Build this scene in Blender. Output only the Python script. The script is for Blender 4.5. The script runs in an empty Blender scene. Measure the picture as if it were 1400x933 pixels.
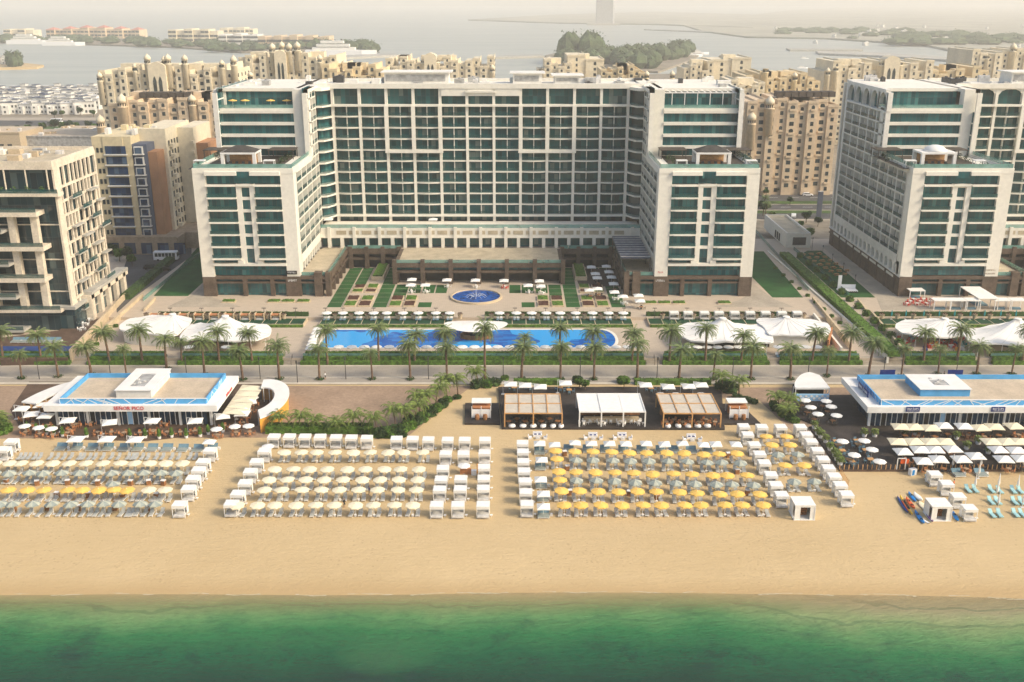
SKY_S, SUN_S, EXPO, HAZE = 0.15, 2.3, 0.44, 2.1e-4
import bpy, math, random
from math import sin, cos, pi, radians, sqrt
R = random.Random(7)
SC = bpy.context.scene
COL = SC.collection
# ---------------------------------------------------------------- camera model (photo is 1400 x 933)
H = 82.0; FOC = 1380.0; PITCH = radians(18.68)
CP, SP = cos(PITCH), sin(PITCH)
def ray(x, y):
    u = (x - 700) / FOC; v = (y - 466.5) / FOC
    return u, CP - v * SP, -SP - v * CP
def P(x, y, z=0.0):
    a, b, c = ray(x, y); t = (z - H) / c
    return a * t, b * t
def P3(x, y, z=0.0):
    a, b = P(x, y, z); return a, b, z
def ZY(y, Y):                       # height of image row y on the vertical plane at depth Y
    a, b, c = ray(700, y); return H + c / b * Y
def XY(x, y, Y):                    # X of a pixel on the vertical plane at depth Y
    a, b, c = ray(x, y); return a / b * Y
# ---------------------------------------------------------------- tagging
def tag(o, label=None, cat=None, group=None, kind=None):
    if label: o['label'] = label
    if cat: o['category'] = cat
    if group: o['group'] = group
    if kind: o['kind'] = kind
    return o
def thing(name, label, cat, loc=(0, 0, 0), rz=0.0, group=None):
    o = bpy.data.objects.new(name, None); COL.objects.link(o)
    o.empty_display_size = .5
    o.location = loc; o.rotation_euler = (0, 0, rz)
    return tag(o, label, cat, group)
KIDS = {}
def copy_thing(o, loc, rz=None, label=None, group=None, scale=None, parent=None):
    c = o.copy(); COL.objects.link(c)
    if parent is None:
        c.location = loc
        if rz is not None: c.rotation_euler = (0, 0, rz)
        if scale: c.scale = (scale,) * 3 if not isinstance(scale, tuple) else scale
        if label: c['label'] = label
        if group: c['group'] = group
    else: c.parent = parent
    for k in KIDS.get(o.name, ()):
        copy_thing(k, None, parent=c)
    return c
ORD = ['first', 'second', 'third', 'fourth', 'fifth', 'sixth', 'seventh', 'eighth', 'ninth', 'tenth', 'eleventh', 'twelfth', 'thirteenth', 'fourteenth', 'fifteenth', 'sixteenth', 'seventeenth', 'eighteenth', 'nineteenth', 'twentieth', 'twenty-first', 'twenty-second', 'twenty-third', 'twenty-fourth', 'twenty-fifth', 'twenty-sixth', 'twenty-seventh', 'twenty-eighth', 'twenty-ninth', 'thirtieth']
# ---------------------------------------------------------------- mesh builder
class MB:
    def __init__(s, T=None):
        s.v = []; s.f = []; s.mi = []; s.m = 0; s.T = T; s.smooth = False; s.sf = []
    def add(s, vs, fs):
        b = len(s.v)
        s.v += [s.T(*p) for p in vs] if s.T else [tuple(p) for p in vs]
        for f in fs:
            s.f.append([i + b for i in f]); s.mi.append(s.m); s.sf.append(s.smooth)
        return s
    def box(s, x0, x1, y0, y1, z0, z1):
        return s.add([(x0, y0, z0), (x1, y0, z0), (x1, y1, z0), (x0, y1, z0), (x0, y0, z1), (x1, y0, z1), (x1, y1, z1), (x0, y1, z1)],
                     [(0, 3, 2, 1), (4, 5, 6, 7), (0, 1, 5, 4), (1, 2, 6, 5), (2, 3, 7, 6), (3, 0, 4, 7)])
    def cbox(s, cx, cy, z0, w, d, h): return s.box(cx - w / 2, cx + w / 2, cy - d / 2, cy + d / 2, z0, z0 + h)
    def prism(s, poly, z0, z1, top=None):
        n = len(poly); t = top or poly
        z0f = z0 if callable(z0) else (lambda x, y: z0); z1f = z1 if callable(z1) else (lambda x, y: z1)
        return s.add([(x, y, z0f(x, y)) for x, y in poly] + [(x, y, z1f(x, y)) for x, y in t],
                     [tuple(range(n))[::-1], tuple(range(n, 2 * n))] + [(i, (i + 1) % n, n + (i + 1) % n, n + i) for i in range(n)])
    def vprism(s, poly, y0, y1):      # polygon in the xz plane pushed along y
        n = len(poly)
        return s.add([(x, y0, z) for x, z in poly] + [(x, y1, z) for x, z in poly],
                     [tuple(range(n)), tuple(range(n, 2 * n))[::-1]] + [(i, n + i, n + (i + 1) % n, (i + 1) % n) for i in range(n)])
    def tube(s, p, q, r0, r1=None, n=8, cap=True):
        r1 = r0 if r1 is None else r1
        dx, dy, dz = [q[i] - p[i] for i in range(3)]; L = sqrt(dx * dx + dy * dy + dz * dz) or 1e-6
        d = (dx / L, dy / L, dz / L)
        a = (0, 0, 1) if abs(d[2]) < .9 else (1, 0, 0)
        e = (d[1] * a[2] - d[2] * a[1], d[2] * a[0] - d[0] * a[2], d[0] * a[1] - d[1] * a[0]); l = sqrt(sum(k * k for k in e)); e = [k / l for k in e]
        g = (d[1] * e[2] - d[2] * e[1], d[2] * e[0] - d[0] * e[2], d[0] * e[1] - d[1] * e[0])
        vs = []
        for c, r in ((p, r0), (q, r1)):
            for i in range(n):
                t = 2 * pi * i / n; vs.append(tuple(c[k] + r * (cos(t) * e[k] + sin(t) * g[k]) for k in range(3)))
        fs = [(i, (i + 1) % n, n + (i + 1) % n, n + i) for i in range(n)]
        if cap: fs += [tuple(range(n))[::-1], tuple(range(n, 2 * n))]
        return s.add(vs, fs)
    def lathe(s, prof, cx=0, cy=0, n=16, sx=1, sy=1, ph=0):   # prof = [(r, z)...]
        vs = []; fs = []
        for r, z in prof:
            for i in range(n):
                t = ph + 2 * pi * i / n; vs.append((cx + sx * r * cos(t), cy + sy * r * sin(t), z))
        for j in range(len(prof) - 1):
            for i in range(n):
                fs.append((j * n + i, j * n + (i + 1) % n, (j + 1) * n + (i + 1) % n, (j + 1) * n + i))
        if prof[0][0] > 1e-3: fs.append(tuple(range(n))[::-1])
        if prof[-1][0] > 1e-3: fs.append(tuple(range((len(prof) - 1) * n, len(prof) * n)))
        return s.add(vs, fs)
    def build(s, name, mats, parent=None, loc=None):
        me = bpy.data.meshes.new(name); me.from_pydata(s.v, [], s.f)
        if not isinstance(mats, (list, tuple)): mats = [mats]
        for m in mats: me.materials.append(m)
        me.polygons.foreach_set('material_index', s.mi)
        me.polygons.foreach_set('use_smooth', s.sf); me.update()
        o = bpy.data.objects.new(name, me); COL.objects.link(o)
        if parent is not None:
            o.parent = parent; KIDS.setdefault(parent.name, []).append(o)
        if loc: o.location = loc
        return o
def parts_limited(items, name, mats, parent, plural, lim=99):
    """items = [(size, MB)]: the largest as parts of their own, the rest in one mesh"""
    items = sorted(items, key=lambda t: -t[0])
    for a, m in items[:lim]: m.build(name, mats, parent)
    if items[lim:]:
        b = MB()
        for a, m in items[lim:]:
            n = len(b.v); b.v += m.v; b.f += [[i + n for i in f] for f in m.f]; b.mi += m.mi; b.sf += m.sf
        tag(b.build(plural, mats, parent), kind='stuff')
# ---------------------------------------------------------------- materials
class NT:
    def __init__(s, name):
        s.m = bpy.data.materials.new(name); s.m.use_nodes = True
        s.t = s.m.node_tree; s.b = s.t.nodes['Principled BSDF']
    def n(s, typ, **kw):
        o = s.t.nodes.new(typ)
        for k, v in kw.items():
            if k.startswith('i_'):
                key = k[2:]; key = int(key) if key.isdigit() else key
                o.inputs[key].default_value = v
            else: setattr(o, k, v)
        return o
    def l(s, a, b): s.t.links.new(a, b)
    def mth(s, op, a, b=None):
        o = s.t.nodes.new('ShaderNodeMath'); o.operation = op
        for i, x in enumerate((a, b)):
            if x is None: continue
            if isinstance(x, (int, float)): o.inputs[i].default_value = x
            else: s.l(x, o.inputs[i])
        return o.outputs[0]
    def mix(s, f, a, b):
        o = s.t.nodes.new('ShaderNodeMix'); o.data_type = 'RGBA'
        for i, x in ((0, f), (6, a), (7, b)):
            if isinstance(x, (int, float)): o.inputs[i].default_value = x
            elif isinstance(x, tuple): o.inputs[i].default_value = (*x, 1)
            else: s.l(x, o.inputs[i])
        return o.outputs[2]
    def ramp(s, f, stops):
        o = s.t.nodes.new('ShaderNodeValToRGB'); e = o.color_ramp.elements
        while len(e) < len(stops): e.new(.5)
        for k, (p, c) in zip(e, stops): k.position = p; k.color = (*c, 1)
        s.l(f, o.inputs[0]); return o.outputs[0]
    def noise(s, scale, det=3, vec=None, rough=.55):
        o = s.n('ShaderNodeTexNoise'); o.inputs['Scale'].default_value = scale; o.inputs['Detail'].default_value = det; o.inputs['Roughness'].default_value = rough
        if vec is not None: s.l(vec, o.inputs['Vector'])
        return o.outputs['Fac']
    def obj(s): return s.n('ShaderNodeTexCoord').outputs['Object']
    def bump(s, h, st, dist=.1):
        o = s.n('ShaderNodeBump'); o.inputs['Strength'].default_value = st; o.inputs['Distance'].default_value = dist
        s.l(h, o.inputs['Height']); s.l(o.outputs[0], s.b.inputs['Normal'])
def mat(name, c, rough=.7, var=.12, scale=.6, fine=None, bump=0, spec=.3, alpha=1, metal=0):
    k = NT(name); b = k.b
    b.inputs['Roughness'].default_value = rough; b.inputs['Specular IOR Level'].default_value = spec
    b.inputs['Metallic'].default_value = metal
    if alpha < 1: b.inputs['Alpha'].default_value = alpha
    if var:
        co = k.obj(); f = k.noise(scale, 4, co)
        lo = tuple(max(0, x * (1 - var * 1.6)) for x in c); hi = tuple(min(1, x * (1 + var * 1.2)) for x in c)
        col = k.ramp(f, [(.3, lo), (.7, hi)])
        if fine:
            f2 = k.noise(fine, 3, co); col2 = k.ramp(f2, [(.3, (1 - var * 1.6,) * 3), (.7, (1.06,) * 3)])
            o = k.n('ShaderNodeMix'); o.data_type = 'RGBA'; o.blend_type = 'MULTIPLY'; o.inputs[0].default_value = 1
            k.l(col, o.inputs[6]); k.l(col2, o.inputs[7]); col = o.outputs[2]
        k.l(col, b.inputs['Base Color'])
        if bump: k.bump(k.noise(fine or scale * 8, 3, co), bump)
    else: b.inputs['Base Color'].default_value = (*c, 1)
    return k.m
def glass_mat(name, dark, mid, pale, pw=1.4, ph=3.4, zoff=0.0, mull=(.06, .08, .08), pm=.12, rough=.12, line=.05, hl=.03, thr=.82):
    """curtain-wall glazing: panes pw x ph, dark mullions, each pane a little different, a few with pale curtains"""
    k = NT(name); b = k.b; co = k.obj()
    sp = k.n('ShaderNodeSeparateXYZ'); k.l(co, sp.inputs[0])
    h = k.mth('DIVIDE', k.mth('ADD', sp.outputs[0], k.mth('MULTIPLY', sp.outputs[1], 1.0)), pw)
    v = k.mth('DIVIDE', k.mth('ADD', sp.outputs[2], zoff), ph)
    cb = k.n('ShaderNodeCombineXYZ'); k.l(k.mth('FLOOR', h), cb.inputs[0]); k.l(k.mth('FLOOR', v), cb.inputs[1])
    wn = k.n('ShaderNodeTexWhiteNoise'); wn.noise_dimensions = '2D'; k.l(cb.outputs[0], wn.inputs['Vector'])
    r = wn.outputs['Value']
    c1 = k.ramp(r, [(0, dark), (thr - .05, mid), (thr, mid), (thr + .03, pale), (1, pale)])
    n2 = k.noise(.35, 4, co)
    c1 = k.mix(k.mth('MULTIPLY', n2, .5), c1, dark)  # pane tones and noise paint mottled reflections into the glass colour
    fr = k.mth('FRACT', h); fv = k.mth('FRACT', v)
    ml = k.mth('MAXIMUM', k.mth('LESS_THAN', fr, line), k.mth('LESS_THAN', fv, hl))
    c = k.mix(ml, c1, mull)
    k.l(c, b.inputs['Base Color']); b.inputs['Specular IOR Level'].default_value = .5
    b.inputs['Roughness'].default_value = rough
    k.bump(k.noise(.5, 2, co), .12, .3)
    return k.m
M = {}
M['cream'] = mat('cream_render', (.75, .72, .64), .8, .035, .1, 1.0)
M['white'] = mat('white_paint', (.78, .77, .74), .6, .05, .4)
M['white2'] = mat('white_render', (.74, .72, .67), .7, .05, .2, 1.2)
M['brown'] = mat('brown_stone', (.13, .095, .07), .7, .2, .5, 3)
M['brownlt'] = mat('tan_stone', (.42, .32, .22), .75, .15, .4, 2)
M['glass'] = glass_mat('hotel_glass', (.006, .045, .05), (.022, .12, .125), (.16, .21, .19), 1.37, 3.4, zoff=-3.4 * 5 + 3.4, thr=.88)
M['glassband'] = glass_mat('tower_glass', (.006, .055, .065), (.02, .14, .15), (.06, .2, .2), 1.1, 3.4, zoff=-.6, line=.07, thr=.9)
M['rail'] = mat('balcony_glass', (.012, .085, .085), .12, .25, .3, alpha=.6, spec=.7)
M['railsolid'] = mat('teal_glass_rail', (.18, .38, .33), .15, .15, .5, alpha=.6, spec=.6)
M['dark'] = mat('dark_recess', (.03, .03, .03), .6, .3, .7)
M['darkmetal'] = mat('dark_metal', (.06, .06, .06), .45, .2, 2)
M['grey'] = mat('grey_plant', (.38, .38, .37), .6, .25, .7)
M['grey2'] = mat('pale_grey_plant', (.6, .59, .57), .6, .2, .7)
M['roofgravel'] = mat('roof_gravel', (.42, .39, .34), .9, .15, .4, 4)
M['sandroof'] = mat('podium_paving', (.50, .43, .31), .85, .12, .3, 3)
M['wood'] = mat('teak_wood', (.36, .17, .07), .6, .2, 1.5, 8)
M['pine'] = mat('pale_timber', (.60, .34, .14), .6, .15, 1.2, 8)
M['louver'] = mat('slate_louver', (.13, .14, .17), .5, .15, 1)

def cparts(name, mt, parent, how, args):
    for a in args:
        m = MB(); getattr(m, how)(*a); m.build(name, mt, parent)
# ================================================================ the two hotels
def hT(f=None):
    if f is None: return lambda u, Y, z: (u, Y - 273, z - 3)
    return lambda a, o, z: (lambda q: (q[0], q[1] - 273, z - 3))(f(a, o))
def text_mesh(txt, size, name, m, parent, loc, rot, extr=.03, align='CENTER', shear=0):
    c = bpy.data.curves.new(name, 'FONT'); c.body = txt; c.size = size; c.extrude = extr; c.align_x = align; c.align_y = 'CENTER'; c.resolution_u = 2; c.shear = shear
    o = bpy.data.objects.new('tmp', c); COL.objects.link(o)
    dg = bpy.context.evaluated_depsgraph_get(); me = bpy.data.meshes.new_from_object(o.evaluated_get(dg))
    bpy.data.objects.remove(o); me.materials.clear(); me.materials.append(m)
    n = bpy.data.objects.new(name, me); COL.objects.link(n); n.location = loc; n.rotation_euler = rot
    if parent is not None: n.parent = parent; KIDS.setdefault(parent.name, []).append(n)
    return n
def arch(m, s0, s1, z0, z1, zs, o0, o1, n=10):
    """wall between z0..z1 over an arched opening s0..s1 springing at zs (drawn in a facade frame: a, o, z)"""
    r = (s1 - s0) / 2; c = (s0 + s1) / 2; top = zs + r
    for i in range(n):
        t0 = pi - pi * i / n; t1 = pi - pi * (i + 1) / n
        a0, b0 = c + r * cos(t0), zs + r * sin(t0); a1, b1 = c + r * cos(t1), zs + r * sin(t1)
        m.add([(a0, o0, b0), (a1, o0, b1), (a1, o0, z1), (a0, o0, z1), (a0, o1, b0), (a1, o1, b1), (a1, o1, z1), (a0, o1, z1)],
              [(0, 1, 2, 3), (4, 7, 6, 5), (0, 4, 5, 1)])
def hotel(cx, arab):
    t = thing('hotel_building', 'cream and teal glass hotel with twin front towers around a fountain court' if not arab else 'teal glass hotel at the right edge with arched side windows', 'hotel', (cx, 273, 3))
    F = MB(hT()); sm = []; band = []; win = []; swin = []; rails = []
    SL = [14 + 3.4 * k for k in range(7)]                      # tower slabs 14 .. 34.4
    # ---- body behind the glass
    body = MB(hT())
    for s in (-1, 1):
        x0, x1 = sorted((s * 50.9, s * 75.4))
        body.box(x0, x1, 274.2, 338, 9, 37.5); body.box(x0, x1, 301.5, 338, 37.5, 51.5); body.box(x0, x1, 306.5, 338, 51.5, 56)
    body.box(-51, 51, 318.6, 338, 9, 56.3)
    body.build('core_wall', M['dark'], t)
    # ---- tower fronts, podium, upper blocks
    for s in (-1, 1):
        X = lambda a: s * (76.8 - a)                          # a = metres in from the outer edge
        def bx(m, a0, a1, y0, y1, z0, z1):
            p, q = sorted((X(a0), X(a1))); m.box(p, q, y0, y1, z0, z1)
        def gl(lst, a0, a1, y, z0, z1):
            g = MB(hT()); bx(g, a0, a1, y, y + .12, z0, z1); lst.append((abs(a1 - a0) * (z1 - z0), g))
        bx(F, 0, 3.4, 273, 277, 8.6, 37.4); bx(F, 23.7, 27.3, 273, 277, 8.6, 37.4)
        bx(F, 11.4, 12.8, 273.2, 275, 12.6, 34.6); bx(F, 15.1, 16.4, 273.0, 275, 12.6, 34.6)
        gl(band, 3.4, 23.7, 274.0, 8.9, 11.8)
        for k, z in enumerate(SL):
            if k < 6: z1 = z + 3.4
            else: z1 = 34.4
            for a0, a1, pr in ((3.4, 11.4, .9), (16.4, 23.7, .9)):
                bx(F, a0, a1, 272.9 - pr * .35, 275, z - .42, z)               # balcony slab
                bx(F, a0 + (1.2 if s > 0 else .0), a1 - 1.0, 272.1, 272.9 - pr * .35, z - .36, z - .02)
                if k < 6: gl(band, a0, a1, 273.9, z, z + 2.98); 
                r = MB(hT()); bx(r, a0, a1, 272.72, 272.78, z, z + 1.0)
                if k < 6: rails.append((8, r))
            if k < 6:
                gl(sm, 12.8, 15.1, 273.9, z, z + 2.6); bx(F, 12.8, 15.1, 273.3, 275, z + 2.6, z + 3.4)
        bx(F, 3.4, 23.7, 272.7, 275, 11.8, 12.5)
        gl(band, 3.4, 10.4, 274.0, 12.5, 13.4); gl(band, 17.4, 23.7, 274.0, 12.5, 13.4); gl(sm, 12.0, 15.8, 274.0, 11.9, 14)
        bx(F, 10.4, 12.0, 272.7, 275, 12.5, 13.4); bx(F, 15.8, 17.4, 272.7, 275, 12.5, 13.4)
        gl(band, 3.4, 23.7, 274.1, 34.6, 37.0); bx(F, 11.6, 16.2, 272.8, 275, 34.0, 34.6)
        bx(F, 0, 27.3, 273, 275, 37.3, 38.9); bx(F, 3.4, 12, 272.3, 273, 37.0, 38.0); bx(F, 15.6, 23.7, 272.3, 273, 37.0, 38.0)
        gl(sm, 12, 15.6, 272.9, 36.2, 38.0)
        # roof terrace deck, parapets
        bx(F, 1, 26.6, 275, 302, 37.6, 38.3)
        bx(F, 0, .8, 275, 300, 37.3, 38.9); bx(F, 26.5, 27.3, 275, 300, 37.3, 38.9)
        r = MB(hT()); bx(r, .3, 27.0, 273.3, 273.4, 38.9, 40.0); bx(r, 26.8, 26.9, 273.3, 300, 38.9, 40.0); bx(r, .3, .4, 273.3, 300, 38.9, 40); rails.append((60, r))
        # upper block
        bx(F, 0, 1.4, 300, 303, 41, 52.5); bx(F, 22.8, 27.3, 300, 303, 38, 57.4)
        for z in (41.2, 44.6, 48.0, 51.4):
            bx(F, 1.4, 22.8, 299.6, 302, z - .75, z + .15)
            if z < 51: gl(band, 1.4, 22.8, 300.4, z + .15, z + 2.65)
        gl(sm, 1.4, 22.8, 301.2, 38.3, 40.4)
        bx(F, 0, 23, 299.8, 306, 51.5, 52.1)
        r = MB(hT()); bx(r, .2, 22.8, 300.0, 300.1, 52.1, 53.1); bx(r, .2, .3, 300, 305, 52.1, 53.1); rails.append((60, r))
        gl(band, 2.2, 22.8, 305.2, 52.1, 56.4)
        bx(F, 1.2, 24, 304.6, 340, 56.5, 57.4); bx(F, 22.8, 27.3, 303, 340, 56.5, 57.4)
        bx(F, 0, 2.2, 305, 306, 52.1, 56.5)
        # back wall of the tower
        bx(F, 0, 27.3, 338, 339, 9, 56.5)
        # podium of the tower (brown stone)
        B = MB(hT())
        bx(B, 0, 3.6, 272.9, 338, 3, 8.6)
        for a in (11.6, 19.3): bx(B, a - .5, a + .6, 273, 274.5, 3, 8.0)
        bx(B, 23.2, 27.4, 272.9, 276, 3, 8.6)
        bx(B, 3.6, 35.6, 272.95, 274.6, 7.9, 8.75); bx(B, 3.6, 35.6, 273.05, 274.5, 6.7, 7.15)
        bx(B, 31.2, 33.4, 272.7, 275, 3, 9.9)
        bx(B, 34.3, 35.7, 272.8, 275, 3, 9.9)
        for Y in (280, 286, 292, 298): bx(B, 34.5, 35.7, Y, Y + 1, 3, 8.6)
        bx(B, 34.6, 35.8, 274.6, 304, 7.7, 9.3); bx(B, 34.7, 35.7, 275, 304, 5.9, 6.5)
        B.build('podium_stone', M['brown'], t)
        for a0, a1 in ((3.6, 11.1), (12.2, 18.8), (19.9, 23.2), (27.4, 31.2)): gl(band, a0, a1, 274.2, 3.1, 6.7); gl(sm, a0, a1, 274.3, 7.15, 7.9)
        D = MB(hT()); bx(D, 27.3, 34.6, 276, 304, 8.7, 9.2); bx(D, 27.3, 34.6, 275, 276, 8.7, 9.2); D.build('podium_roof', M['sandroof'], t)
        r = MB(hT()); bx(r, 27.6, 35.2, 273.6, 273.7, 8.9, 9.9); bx(r, 35.2, 35.3, 273.6, 304, 9.3, 10.3); rails.append((60, r))
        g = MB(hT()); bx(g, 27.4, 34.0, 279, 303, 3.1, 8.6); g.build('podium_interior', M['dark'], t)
        # ---- side faces: inner (towards the court) and outer
        for inner in (1, 0):
            xf = X(27.3) if inner else X(0)
            out = -s if inner else s
            f = hT(lambda a, o, xf=xf, out=out: (xf + out * o, a))   # a = Y, o = outward
            G = MB(f)
            bays = [(277 + 7.2 * k, 284.2 + 7.2 * k) for k in range(5 if inner else 8)]
            if inner: bays[-1] = (305.8, 311)
            for k, (a0, a1) in enumerate(bays):
                zt = 37.3 if a1 < 300.5 else 56.5
                G.box(a0 - .3, a0 + .3, -1.4, 0, 12.4, zt)
                for j in range(13):
                    z = 14 + 3.4 * j
                    if z + 1 > zt: break
                    if arab and j == 11: break
                    G.box(a0 + .3, a1 - .3, -1.4, 0, z - .4, z)
                    w = MB(f); w.box(a0 + .3, a1 - .3, -1.4, -1.3, z, z + 3.0); swin.append((a1 - a0 + (10 if inner == (cx < 0) else 0) + (0 if zt < 40 else -1), w))
                    r = MB(f); r.box(a0 + .3, a1 - .3, -.12, -.06, z, z + 1.05); rails.append((4 if inner == (cx < 0) else 2, r))
                    if not inner: 
                        G.box(a0 + 3.2, a0 + 3.5, -1.3, -.2, z, z + 3.0)
                if zt > 50 and arab and not inner:
                    arch(G, a0 + .6, a1 - .6, 51.4, 56.6, 54.0 - .6, -1.4, 0)
                    w = MB(f); w.box(a0 + .3, a1 - .3, -1.4, -1.3, 51.4, 56.5); swin.append((14, w))
                    G.box(a0 - .6, a0 + .6, -1.4, 0, 51.4, 56.6); G.box(a0, a1, -1.4, .1, 50.9, 51.4)
            a1 = bays[-1][1]
            G.box(a1 - .3, a1 + (1.2 if not inner else .3), -1.4, 0, 9, 56.5)
            G.box(bays[0][0], a1, -1.4, .05, 12.4 if not inner else 11.6, 13.7)
            G.box(bays[0][0], 301, -1.4, .06, 37.0, 38.6); G.box(300, a1, -1.4, .06, 56.4, 57.4)
            if inner:
                for k in range(9): G.box(277.5 + 3.6 * k - .35, 277.5 + 3.6 * k + .35, -.8, 0, 9.2, 11.6)
                w = MB(f); w.box(277, 305, -1.3, -1.2, 9.2, 11.6); swin.append((99, w))
            else:
                if arab:
                    for k in range(16):
                        c = 275.5 + 3.75 * k; arch(G, c + .75, c + 3.0, 8.75, 12.4, 10.6, -.9, 0)
                        G.box(c - .75, c + .75, -.9, 0, 8.75, 12.4); w = MB(f); w.box(c + .75, c + 3, -.9, -.8, 8.75, 12); swin.append((11, w))
                    G.box(273, 339, -.9, .15, 8.4, 8.75)
                B = MB(f)
                for k in range(9): B.box(277 + 7.2 * k - .6, 277 + 7.2 * k + .6, -.6, .12, 3, 8.4)
                B.box(276, 339, -.6, .1, 6.7, 7.1); B.box(276, 339, -.6, .12, 8.0, 8.4)
                B.build('side_podium_stone', M['brown'], t)
                P_ = MB(f)
                for k in range(8): P_.box(277.8 + 7.2 * k, 283.6 + 7.2 * k, -.5, .05, 7.2, 7.9)
                P_.build('frieze_panel', M['cream'], t)
                w = MB(f); w.box(276, 338, -.6, -.5, 3.05, 6.7); w.build('shop_shutter', M['darkmetal'], t)
            G.build('side_facade_frame', M['white2'] if not inner else M['cream'], t)
    # ---- main block
    nb = 11; w0 = 8.236; xs = [-45.3 + w0 * k for k in range(nb + 1)]
    ZS = [17.6 + 3.4 * k for k in range(11)]
    for k, x in enumerate(xs):
        F.box(x - .42, x + .42, 315.9, 317.6, 15.3, 56.4)
    for k in range(nb):
        x0, x1 = xs[k] + .42, xs[k + 1] - .42; mid = (x0 + x1) / 2
        centre = k in (4, 5, 6)
        for j, z in enumerate(ZS):
            bow = .7 if (1 <= j <= 9 and not centre) else .12
            n = 6; fr = [(x0 + (x1 - x0) * i / n, 316.1 - bow * (1 - (2 * i / n - 1) ** 2)) for i in range(n + 1)]
            F.prism([(x1, 317.5), (x0, 317.5)] + fr, z - .42, z)
            ht = 4.6 if j == 10 else 2.9
            if centre and j == 10: ht = 2.6
            g = MB(hT()); g.box(x0, x1, 317.2, 317.3, z, z + ht); win.append((x1 - x0 + ht - abs(mid) * .01, g))
            if j < 10:
                F.box(mid - .13, mid + .13, 316.5, 317.2, z, z + 2.9)
                r = MB(hT())
                for i in range(n):
                    (a, b), (c, d) = fr[i], fr[i + 1]; r.add([(a, b + .1, z), (c, d + .1, z), (c, d + .1, z + 1.05), (a, b + .1, z + 1.05)], [(0, 1, 2, 3)])
                rails.append((6 + bow, r))
        if arab and not centre:
            arch(F, x0, x1, 51.6, 56.6, 52.9, 316.2, 318) if False else None
            F.vprism([(x0, 56.5), (x0, 54.4), (x0 + .9, 55.6), (x0 + 2.2, 56.1), (x1 - 2.2, 56.1), (x1 - .9, 55.6), (x1, 54.4), (x1, 56.5)], 316, 316.5)
        if centre: F.box(x0, x1, 315.6, 318.3, 54.2, 56.4)
        g = MB(hT()); g.box(x0, x1, 318.0, 318.1, 15.3, 17.1); win.append((3, g))
    F.box(-46, 46, 315.3, 318.2, 17.0, 17.62); F.box(-46, 46, 315.1, 318.2, 51.05, 51.65)
    for a, b in ((2, 4), (7, 9)):
        F.box(xs[a] - .7, xs[b] + .7, 314.85, 316, 37.0, 37.9)
        for q in (a, a + 1, b): F.box(xs[q] - .6, xs[q] + .6, 314.9, 315.3, 37.8, 51.4)
    F.box(xs[5] - .4, xs[6] + .4, 315.0, 316, 55.2, 55.8)
    # slanted corner bays between tower and main block
    for s in (-1, 1):
        q = lambda u, Y: (s * u, Y)
        p0, p1 = (49.4, 310.8), (45.6, 316.0)
        for j, z in enumerate(ZS + [56.9]):
            th = .9 if j == 11 else .5
            poly = [q(49.6, 310.6), q(47.6, 311.2), q(45.8, 314.9), q(45.3, 318), q(49.6, 318)]
            F.prism(poly if s < 0 else poly[::-1], z - th, z)
            if j < 11:
                g = MB(hT()); 
                a, b = q(49.6, 313.6), q(45.7, 317.6)
                g.add([(a[0], a[1], z), (b[0], b[1], z), (b[0], b[1], z + (4.6 if j == 10 else 2.9)), (a[0], a[1], z + (4.6 if j == 10 else 2.9))], [(0, 1, 2, 3)]); swin.append((5, g))
                a, b, c = q(49.5, 310.9), q(47.7, 311.4), q(45.95, 314.9)
                r = MB(hT()); r.add([(a[0], a[1], z), (b[0], b[1], z), (b[0], b[1], z + 1), (a[0], a[1], z + 1), (c[0], c[1], z), (c[0], c[1], z + 1)], [(0, 1, 2, 3), (1, 4, 5, 2)]); rails.append((6, r))
    # roof
    F.box(-50, 50, 315.4, 316.4, 56.4, 57.9); F.box(-50, 50, 316.4, 338, 56.4, 57.0); F.box(-50, 50, 337, 338, 57, 57.9)
    # lower band: colonnade under a deck
    for k in range(25):
        x = -46.8 + 3.9 * k; F.box(x - .5, x + .5, 305.6, 307.4, 9.2, 15.6 if k % 2 == 0 else 12.5)
    F.box(-49.3, 49.3, 306, 307.5, 12.3, 15.3); F.box(-49.3, 49.3, 305.8, 306.2, 12.2, 12.7)
    F.box(-49.3, 49.3, 307.4, 316.5, 14.8, 15.28)
    for k in range(23):
        x = -43 + 3.9 * k
        pn = MB(hT()); pn.box(x - 1.5, x + 1.5, 305.9, 306.05, 13.3, 14.5) ; pn.build('wall_panel', M['sandroof'], t)
    g = MB(hT()); g.box(-49, 49, 307.2, 307.3, 9.3, 12.3); win.append((98, g))
    r = MB(hT()); r.box(-49.3, 49.3, 306.2, 306.3, 15.3, 16.4); rails.append((60, r))
    F.build('facade_frame', M['cream'], t)
    # central podium
    B = MB(hT()); c0, c1 = -24.6, 24.6
    for k in range(7):
        x = c0 + (c1 - c0) * k / 6; B.box(x - .6, x + .6, 285.5, 287.3, 3, 10.2)
    B.box(c0, c1, 285.8, 287.2, 8.0, 9.25); B.box(c0, c1, 285.9, 287.0, 6.3, 7.0)
    for s in (-1, 1):
        p, q = sorted((s * 23.6, s * 24.7)); B.box(p, q, 287.2, 304, 3, 9.25)
        p, q = sorted((s * 24.6, s * 41)); B.box(p, q, 303.9, 306, 7.6, 9.3); B.box(p, q, 304, 306, 5.7, 6.4)
        for k in range(4): x = s * (25.2 + 5 * k); B.box(x - .6, x + .6, 303.7, 305.6, 3, 9.9)
        r = MB(hT()); r.box(p, q, 304.2, 304.3, 9.3, 10.3); rails.append((60, r))
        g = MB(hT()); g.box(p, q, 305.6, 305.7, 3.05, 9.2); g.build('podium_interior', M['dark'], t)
    r = MB(hT()); r.box(c0, c1, 286.3, 286.4, 9.2, 10.2); rails.append((60, r))
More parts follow.
